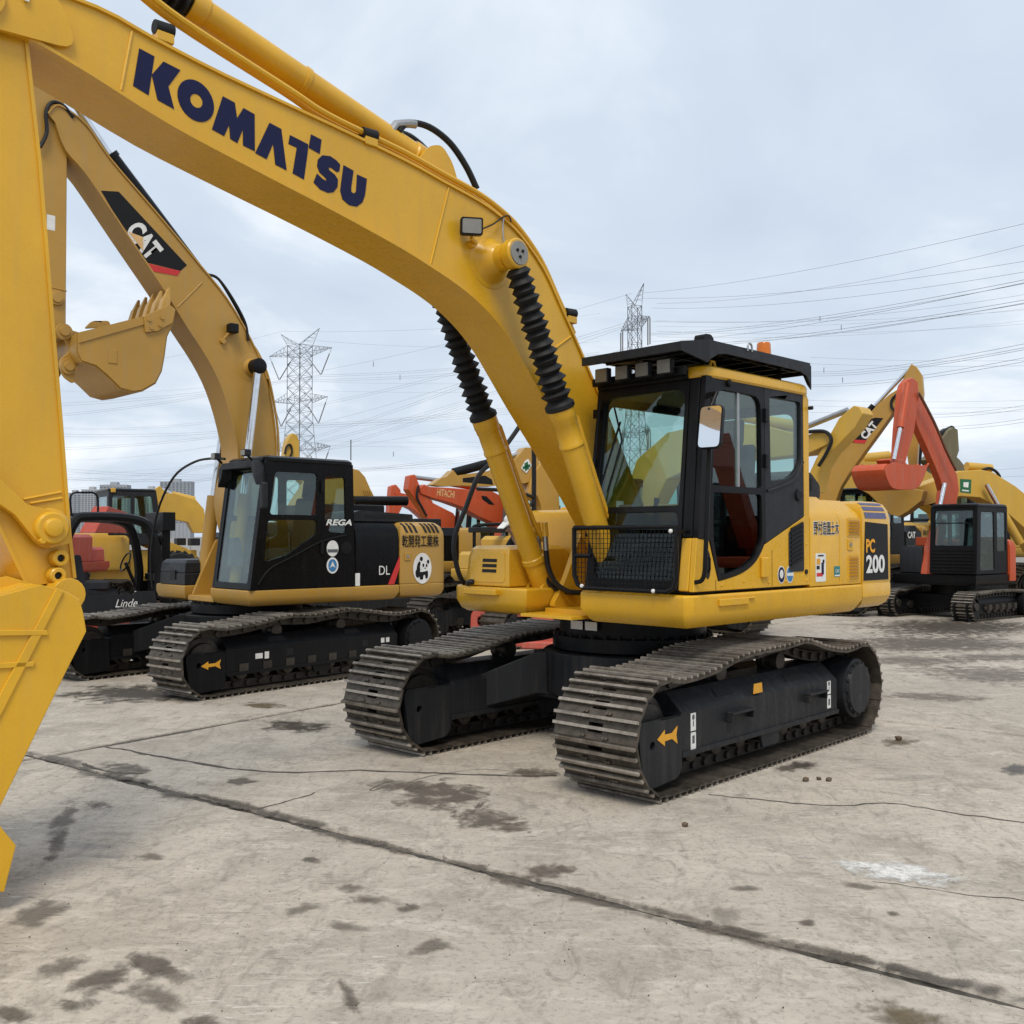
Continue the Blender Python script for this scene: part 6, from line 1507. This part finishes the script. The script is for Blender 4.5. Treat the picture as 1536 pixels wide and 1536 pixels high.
for s in (-1, 1):
    mb = MB(); mb.tube(smooth([V3(-1.0, s * .46, .72), V3(-.95, s * .46, 1.4), V3(-.75, s * .44, 1.98), V3(-.5, s * .44, 2.08), V3(.25, s * .44, 2.04), V3(.50, s * .46, 1.80), V3(.62, s * .48, 1.2), V3(.60, s * .48, .8)], 5), .082, 8); mb.build('guard_post', 'black', fk)
mb = MB(); mb.box((-.75, -.42, 2.03), (.3, .42, 2.09))
mb.build('guard_roof', 'black', fk, .02)
mb = MB(); mb.levels(rounded([(-.6, -.25), (-.1, -.25), (-.1, .25), (-.6, .25)], .08), [(.86, .03), (.9, 0), (1.0, 0), (1.03, .05)]); mb.side(rounded([(-.62, .96), (-.5, .96), (-.58, 1.46), (-.68, 1.46)], .04), -.24, .24); mb.build('seat', 'fabric', fk, .02)
mb = MB(); mb.tube([V3(.40, .0, .9), V3(.22, 0, 1.32)], .03, 8); mb.tube([V3(.22 + .06 * math.sin(t), .17 * math.cos(t), 1.33 + .15 * math.sin(t)) for t in [i * math.pi / 8 for i in range(17)]], .014, 6); mb.build('steering_wheel', 'black', fk)
for s in (-1, 1):
    mb = MB(); mb.box((.72, s * .30 - .05, .12), (.86, s * .30 + .05, 2.15)); mb.build('mast_rail', 'black', fk, .01)
    mb = MB()
    for k in range(24): mb.box((.88, s * .16 - .016, .3 + k * .075), (.90, s * .16 + .016, .3 + k * .075 + .055))
    mb.build('lift_chain', 'chain_steel', fk)
    mb = MB(); mb.side([(.95, .10), (2.05, .06), (2.05, .09), (1.02, .14), (1.02, .9), (.95, .9)], s * .25 - .06, s * .25 + .06); mb.build('fork', 'black', fk)
    for x, r0 in ((.45, .33), (-.85, .26)):
        mb = MB(); mb.rev((x, s * .40, r0), (0, s, 0), [(0, r0 * .6), (.01, r0 * .95), (.04, r0), (.14, r0), (.17, r0 * .95), (.175, r0 * .6), (.15, r0 * .5), (.15, .0)], 24); mb.build('wheel', 'rubber', fk)
for lo_, hi_ in (((.70, -.42, 1.86), (.92, .42, 2.18)), ((.70, -.42, 1.0), (.80, .42, 1.12)), ((.90, -.45, .30), (.95, .45, .42)), ((.90, -.45, .75), (.95, .45, .86))): mb = MB(); mb.box(lo_, hi_); mb.build('mast_crossbar', 'black', fk, .012)
mb = MB(); mb.rev((.62, -.42, 1.72), (.9, -.3, 0), [(0, .07), (.05, .12), (.06, .12)], 16); mb.build('lamp', 'black', fk)
mb = MB(); mb.tube(smooth([V3(-.6, .2, 2.09), V3(-.62, .2, 2.45), V3(-.4, .2, 2.5), V3(-.2, .2, 2.46), V3(-.18, .2, 2.09)], 4), .018, 6); mb.build('roof_hoop', 'black', fk)

# ------------------------------------------------------------------ wheel loader further back
W = Rig(-10.5, 26.5, -125)
wl_ = tag(empty('wheel_loader', (W.x, W.y, TOP), W.rz), 'yellow wheel loader with dark glazed cab and chevron tyres beyond the forklift', 'wheel loader')
mb = MB(); mb.levels(rounded([(.2, -.75), (.2, .75), (-2.4, .75), (-2.4, -.75)], .15), [(.9, .05), (1.0, 0), (1.7, 0), (1.85, .08)]); mb.build('engine_hood', 'yellow_bg', wl_, .02)
mb = MB(); mb.box((.25, -.5, .7), (2.0, .5, 1.4)); mb.box((-2.3, -.45, .6), (2.0, .45, .95)); mb.build('chassis', 'yellow_bg', wl_, .02)
cab_shell(wl_, [(1.05, 1.55), (.85, 2.95), (-.35, 2.95), (-.35, 1.55)], -.70, .70, [[(.85, 1.85), (.72, 2.82), (.30, 2.82), (.30, 1.85)], [(.2, 1.85), (.2, 2.82), (-.25, 2.82), (-.25, 1.85)]], 'grey_black', ((.06, .15, .94, .93),), 'glass', roof='black')
mb = MB(); mb.box((-.30, -.74, 2.9), (-.18, .74, 3.02)); mb.build('roof_edge', 'yellow_bg', wl_, .02)
for x, s in ((1.35, 1), (1.35, -1), (-1.55, 1), (-1.55, -1)):
    mb = MB(); mb.rev((x, s * .62, .68), (0, s, 0), [(0, .40), (.02, .62), (.08, .68), (.42, .68), (.48, .62), (.50, .42)], 32)
    for k in range(22):
        a = 2 * math.pi * k / 22
        for q in (0, 1):
            c = Vector((x + .69 * math.cos(a + q * .14), s * (.74 + q * .22), .68 + .69 * math.sin(a + q * .14))); d_ = Vector((-math.sin(a), 0, math.cos(a)))
            mb.bar(c - d_ * .05 + V3(0, -s * .10, 0), c + d_ * .05 + V3(0, s * .10, 0), .07, .04, (math.cos(a), 0, math.sin(a)))
    o = mb.build('tyre', 'rubber', wl_)
    mb = MB(); mb.rev((x, s * .95, .68), (0, s, 0), [(0, .41), (.10, .40), (.08, .3), (.12, .15), (.13, 0)], 24); mb.build('rim', 'yellow_bg', o)
for s in (-1, 1):
    mb = MB(); mb.side(rounded([(.7, 1.55), (.9, 1.75), (1.7, 1.45), (2.9, .55), (2.8, .38), (1.6, 1.15)], .08), s * .45, s * .55); mb.build('lift_arm', 'yellow_bg', wl_, .02)
    mb = MB(); mb.box((1.75, s * .62 - .16, 1.52), (2.0, s * .62 + .16, 1.72)); o = mb.build('headlamp', 'grey_black', wl_, .02); mb = MB(); mb.box((2.001, s * .62 - .13, 1.54), (2.006, s * .62 + .13, 1.70)); mb.build('lens', 'lamp_lens', o)
mb = MB(); mb.side([(2.85, .1), (3.9, .06), (3.9, .10), (3.1, .2), (2.95, .9), (3.2, 1.3), (3.1, 1.32), (2.75, .9)], -1.3, 1.3); mb.build('bucket', 'yellow_bg', wl_, .02)

# ------------------------------------------------------------------ red barrier, low wall
bp = ground_at(765, 972)
br = tag(empty('barrier', (bp.x, bp.y, TOP), R(-8)), 'faded red plastic barrier with oval openings lying behind the crawlers', 'barrier')
mb = MB(); mb.prism(lambda a, b, c: (a, c, b), rounded([(-.62, .0), (.70, .0), (.68, .62), (-.60, .62)], .14), -.16, .16, [rounded([(-.50, .34), (-.10, .30), (-.10, .50), (-.50, .50)], .06), rounded([(.02, .30), (.38, .32), (.38, .50), (.02, .50)], .06)]); mb.build('shell', 'pink_red', br, .03)
mb = MB(); mb.box((-.66, -.24, 0), (.74, .24, .12)); mb.build('foot', 'pink_red', br, .03)
wp = far_at(690, 893, 38)
wall = tag(empty('block_wall', (-2, 44, TOP), R(2)), 'low grey block wall along the back of the yard', 'wall')
for row in range(5):
    for k in range(60):
        if 'BLK' not in SHOES:
            mb = MB(); mb.box((0, 0, 0), (.78, .25, .27)); SHOES['BLK'] = mb.mesh('block', 'block_grey')
        inst('block', SHOES['BLK'], wall, (-24 + k * .8 + (row % 2) * .4, 0, row * .28))
# ------------------------------------------------------------------ lattice pylons and their lines
def pylon(label, u, vtop, depth, height, rz, arms, base_w, top_w, vee=True, r=.085):
    p = far_at(u, vtop, depth); z0 = p.z - height
    root = tag(empty('pylon', (p.x, p.y, max(0, z0)), rz), label, 'pylon', 'lattice pylons')
    H = p.z - max(0, z0)
    wid = lambda t: base_w + (top_w - base_w) * min(1, t / .62) ** .8
    lv = [0, .10, .20, .29, .37, .44, .505, .565, .62, .675, .73, .785, .84, .885, .93]
    mast = MB()
    for a, b in zip(lv, lv[1:]):
        wa, wb = wid(a) / 2, wid(b) / 2
        c0 = [(s * wa, q * wa, a * H) for s, q in ((-1, -1), (1, -1), (1, 1), (-1, 1))]; c1 = [(s * wb, q * wb, b * H) for s, q in ((-1, -1), (1, -1), (1, 1), (-1, 1))]
        for i in range(4):
            j = (i + 1) % 4
            mast.bar(c0[i], c1[i], r * 1.7, r * 1.7); mast.bar(c0[i], c1[j], r, r); mast.bar(c0[j], c1[i], r, r); mast.bar(c1[i], c1[j], r, r)
    mast.build('mast', 'galvanised', root)
    ends = []
    for t, L, drop in arms:
        for s in (-1, 1):
            mb = MB(); w = wid(t) / 2; z1 = t * H; hgt = .045 * H
            tip = Vector((s * L, 0, z1 + hgt * .35))
            prev = None
            for k in range(6):
                f = k / 5
                lo_ = [Vector((s * w, q * w, z1)).lerp(tip, f) for q in (-1, 1)]; hi = [Vector((s * w, q * w, z1 + hgt)).lerp(tip, f) for q in (-1, 1)]
                if prev:
                    for q in (0, 1):
                        mb.bar(prev[0][q], lo_[q], r, r); mb.bar(prev[1][q], hi[q], r, r); mb.bar(prev[0][q], hi[q], r * .8, r * .8)
                        if k < 5: mb.bar(lo_[q], hi[q], r * .8, r * .8)
                    mb.bar(prev[0][0], lo_[1], r * .7, r * .7)
                prev = (lo_, hi)
            mb.build('cross_arm', 'galvanised', root)
            if vee:
                low = Vector((s * (L + w) * .56, 0, z1 - .105 * H))
                for q in (tip, Vector((s * w, 0, z1))):
                    mb = MB(); mb.tube([q.lerp(low, .22), q.lerp(low, .97)], .16, 8); mb.build('insulator', 'insulator', root)
                    mb = MB(); mb.tube([q, q.lerp(low, .24)], .06, 5); mb.build('insulator_link', 'galvanised', root)
                ends.append(root.matrix_basis @ low)
            else:
                for dx in (0, .5):
                    mb = MB(); a = tip - V3(s * dx * 2.2, 0, .3); mb.tube([a, a - V3(0, 0, .10 * H)], .16, 6); mb.build('insulator', 'insulator', root)
                ends.append(Vector((0, 0, 0)) + root.matrix_basis @ (tip - V3(0, 0, .10 * H)))
    # horns for the earth wires
    for s in (-1, 1):
        mb = MB(); w = wid(.93) / 2; tip = Vector((s * arms[0][1] * .62, 0, H)); b = [Vector((s * w, q * w, .93 * H)) for q in (-1, 1)] + [Vector((-s * w * .2, 0, .93 * H))]
        for q in b: mb.bar(q, tip, r, r)
        for k in range(1, 5):
            for i in range(3): mb.bar(b[i].lerp(tip, k / 5), b[(i + 1) % 3].lerp(tip, (k + .6) / 5), r * .7, r * .7)
        mb.build('earth_wire_horn', 'galvanised', root)
    bpy.context.view_layer.update()
    return ends
E1 = pylon('lattice pylon with vee insulators rising above the black cab', 450, 497, 300, 64, R(-34), ((.885, 13.2, 0), (.66, 11.6, 0), (.43, 12.8, 0)), 11.5, 5.2)
E2 = pylon('slimmer lattice pylon seen nearly edge-on above the dark roof guard', 952, 433, 215, 57, R(-74), ((.845, 8.0, 0), (.63, 8.6, 0), (.42, 8.0, 0)), 7.5, 2.3, False, .075)
WL, WG = 'thin grey overhead conductor strung across the sky', 'overhead power conductors'
def wire(a, b, sag, r=.026, n=22):
    a, b = Vector(a), Vector(b); mb = MB()
    mb.tube([a.lerp(b, i / n) - V3(0, 0, sag * 4 * (i / n) * (1 - i / n)) for i in range(n + 1)], r, 5)
    return tag(mb.build('power_line', 'wire_grey'), WL, 'power line', WG)
def pw(u0, v0, d0, u1, v1, d1, sag=1., twin=0., r=.022):
    a, b = far_at(u0, v0, d0), far_at(u1, v1, d1)
    wire(a, b, sag, r)
    if twin: wire(a - V3(0, 0, twin), b - V3(0, 0, twin), sag, r)
# lines leaving the slim pylon to the right
for args in ((958, 440, 215, 1560, 330, 110, 1.2), (962, 447, 215, 1560, 388, 120, 1.5), (985, 455, 215, 1560, 362, 130, 2.0), (978, 462, 215, 1560, 404, 120, 1.5),
             (978, 482, 215, 1560, 438, 170, 2.), (975, 500, 215, 1560, 415, 90, 1.2, .35), (978, 512, 215, 1560, 419, 90, 1.2), (975, 520, 215, 1560, 446, 90, 1.0, .35), (1100, 513, 200, 1560, 450, 95, .8),
             (985, 481, 260, 1560, 463, 260, 1.5), (985, 489, 260, 1560, 460, 260, 2.), (985, 497, 260, 1560, 484, 260, 1.5), (985, 505, 260, 1560, 478, 260, 2.)): pw(*args)
# lower lines on the right
for args in ((1215, 558, 200, 1560, 511, 100, .8, .4), (1215, 564, 200, 1560, 520, 100, .8), (1215, 577, 200, 1560, 532, 100, .8, .4), (1215, 536, 240, 1560, 540, 240, .5), (1200, 545, 240, 1560, 548, 240, .5),
             (1200, 600, 260, 1560, 600, 260, .5), (1200, 608, 260, 1560, 610, 260, .5), (1200, 618, 260, 1560, 616, 260, .5), (1380, 622, 200, 1560, 604, 140, .5, .5), (1390, 640, 200, 1560, 624, 140, .5, .5), (1440, 706, 260, 1560, 699, 240, .3), (1440, 716, 260, 1560, 712, 240, .3)): pw(*args)
# lines leaving the slim pylon to the left, behind the boom
for args in ((948, 440, 215, 80, 585, 420, 8), (945, 482, 215, 80, 640, 420, 8, .6), (945, 488, 215, 80, 690, 420, 8), (945, 520, 215, 80, 720, 420, 7, .6), (700, 575, 240, 80, 735, 400, 5, .6), (720, 600, 240, 80, 755, 400, 4, .6), (700, 640, 300, 80, 712, 420, 3)): pw(*args)
# lines through the broad pylon
for e, (u, v) in zip(E1, ((80, 622), (900, 528), (80, 672), (900, 592), (80, 715), (900, 650))):
    wire(e, far_at(u, v, 300), 1.2); wire(e - V3(0, 0, .5), far_at(u, v + 3, 300), 1.2)
for e, (u, v) in zip(E1, ((900, 538), (60, 606), (900, 600), (60, 650), (900, 662), (60, 700))):
    wire(e, far_at(u, v, 320), 1.5); wire(e - V3(0, 0, .5), far_at(u, v + 4, 320), 1.5)
pw(423, 497, 300, 900, 470, 330, 2.); pw(476, 511, 300, 900, 512, 330, 2.); pw(423, 497, 300, 60, 560, 330, 2.)
for v in (573, 586, 661, 668, 700, 727): pw(480, v, 360, 900, v - 3, 380, 1.0)
for u, v in ((560, 546), (600, 566), (590, 681), (1236, 555), (1264, 570), (1230, 478), (1262, 491)):
    p = far_at(u, v, 180); mb = MB(); mb.box((p.x - .05, p.y, p.z - .45), (p.x + .05, p.y + .1, p.z + .45)); tag(mb.build('line_spacer', 'galvanised'), 'tiny spacer clamped between overhead conductors', 'spacer', 'spacers on the overhead conductors')

# ------------------------------------------------------------------ tower blocks on the horizon
def window_wall():
    for nm, c in (('facade_pale', (.46, .47, .49)), ('facade_grey', (.36, .38, .41)), ('facade_window', (.13, .16, .20))): plain(nm, c, .7)
window_wall()
def block(label, u0, u1, vtop, depth, mat, bays):
    a, b = far_at(u0, vtop, depth), far_at(u1, vtop, depth); W_, H = b.x - a.x, a.z
    root = tag(empty('apartment_tower', ((a.x + b.x) / 2, depth, 0), R(random.uniform(-4, 4))), label, 'building', 'tower blocks on the horizon')
    mb = MB(); mb.box((-W_ / 2, 0, 0), (W_ / 2, 18, H)); mb.box((-W_ * .15, 3, H), (W_ * .12, 12, H + 4)); mb.build('wall', mat, root)
    bw = W_ / bays; fl = int(H / 3.1)
    win = MB(); win.box((0, 0, 0), (bw * .42, .3, 1.9)); me = win.mesh('window', 'facade_window')
    cols = MB()
    for k in range(bays):
        x = -W_ / 2 + bw * (k + .1)
        c = MB()
        for f in range(max(0, fl - 20), fl): c.box((x + bw * .18, -.15, f * 3.1 + .8), (x + bw * .70, .1, f * 3.1 + 2.6))
        tag(c.build('window', 'facade_window', root), kind='stuff')
        c = MB(); c.box((x - bw * .08, -.9, 0), (x + bw * .06, 0, H - .5)); c.build('pilaster', mat, root)
for i, a in enumerate(((98, 122, 739, 1500, 'facade_grey', 4, 'low grey apartment tower half hidden by the yellow arm'), (122, 150, 734, 1500, 'facade_pale', 6, 'pale apartment tower beside the tallest stepped one'), (150, 190, 727, 1450, 'facade_grey', 8, 'tallest grey apartment tower with stepped roof'),
                       (188, 204, 738, 1600, 'facade_pale', 4, 'narrow apartment tower at the end of the left cluster'), (210, 240, 733, 1550, 'facade_pale', 6, 'pale apartment tower left of the flat-topped one'), (240, 286, 722, 1500, 'facade_grey', 8, 'wide flat-topped apartment tower above the yellow boom'))):
    block(a[6], *a[:6])

# ------------------------------------------------------------------ worker standing behind the middle excavator
def person():
    # crouching on the crawler of the yellow machine with the handrails
    base = Vector((.26, 15.70, TOP + .78))
    root = tag(empty('person', base, R(215)), 'person in white cap and dark jacket crouching behind the yellow lift cylinder', 'person')
    V_ = {'pelvis': (-.12, 0, .48), 'waist': (-.05, 0, .62), 'chest': (.10, 0, .84), 'neck': (.22, 0, 1.00), 'head0': (.27, 0, 1.07), 'head1': (.32, 0, 1.18),
          'hl': (-.10, .11, .44), 'kl': (.26, .16, .50), 'al': (.02, .14, .09), 'tl': (.18, .16, .04), 'hr': (-.10, -.11, .44), 'kr': (.24, -.18, .46), 'ar': (-.02, -.14, .09), 'tr': (.14, -.16, .04),
          'sl': (.14, .19, .95), 'el': (.26, .26, .70), 'wl': (.48, .18, .66), 'sr': (.14, -.19, .95), 'er': (.28, -.26, .70), 'wr': (.50, -.14, .68)}
    rad = dict(pelvis=.15, waist=.14, chest=.16, neck=.075, head0=.10, head1=.125, hl=.10, kl=.07, al=.05, tl=.04, hr=.10, kr=.07, ar=.05, tr=.04, sl=.075, el=.055, wl=.035, sr=.075, er=.055, wr=.035)
    keys = list(V_); E_ = [('pelvis', 'waist'), ('waist', 'chest'), ('chest', 'neck'), ('neck', 'head0'), ('head0', 'head1'), ('pelvis', 'hl'), ('hl', 'kl'), ('kl', 'al'), ('al', 'tl'), ('pelvis', 'hr'), ('hr', 'kr'), ('kr', 'ar'), ('ar', 'tr'), ('chest', 'sl'), ('sl', 'el'), ('el', 'wl'), ('chest', 'sr'), ('sr', 'er'), ('er', 'wr')]
    def skin(name, ks, mat, grow=1.):
        kk = [k for k in keys if k in ks]; me = bpy.data.meshes.new(name)
        me.from_pydata([V_[k] for k in kk], [(kk.index(a), kk.index(b)) for a, b in E_ if a in kk and b in kk], [])
        o = bpy.data.objects.new(name, me); COL.objects.link(o); o.parent = root
        m = o.modifiers.new('skin', 'SKIN'); o.modifiers.new('sub', 'SUBSURF').levels = 1; o.modifiers['sub'].render_levels = 2
        for i, k in enumerate(kk): me.skin_vertices[0].data[i].radius = (rad[k] * grow,) * 2; me.skin_vertices[0].data[i].use_root = (i == 0)
        me.materials.append(MATS[mat]); m.use_smooth_shade = True
        return o
    skin('body', set(keys), 'skin')
    skin('jacket', {'pelvis', 'waist', 'chest', 'sl', 'el', 'wl', 'sr', 'er', 'wr'}, 'jacket', 1.12)
    skin('trousers', {'pelvis', 'hl', 'kl', 'al', 'hr', 'kr', 'ar'}, 'navy', 1.14)
    mb = MB(); mb.rev((.325, 0, 1.225), (.35, 0, 1), [(-.03, .120), (.02, .124), (.07, .105), (.11, .06), (.12, .01)], 20); mb.side([(.40, 1.19), (.54, 1.10), (.545, 1.112), (.41, 1.23)], -.08, .08); mb.build('cap', 'helmet', root)
    for s in (-1, 1):
        for k in range(5):
            b = Vector(V_['wl' if s > 0 else 'wr']) + V3(.05, s * (-.03 + .015 * k), -.01); mb = MB(); mb.tube([b - V3(.03, 0, 0), b + V3(.04, 0, -.01), b + V3(.06 + .01 * (2 - abs(k - 2)), 0, -.04)], [.011, .010, .007], 6); mb.build('finger', 'skin', root)
    mb = MB(); mb.tube([V3(.40, 0, 1.10), V3(.43, 0, 1.07), V3(.40, 0, 1.06)], [.008, .016, .010], 6); mb.build('nose', 'skin', root)
person()
bpy.context.view_layer.update()
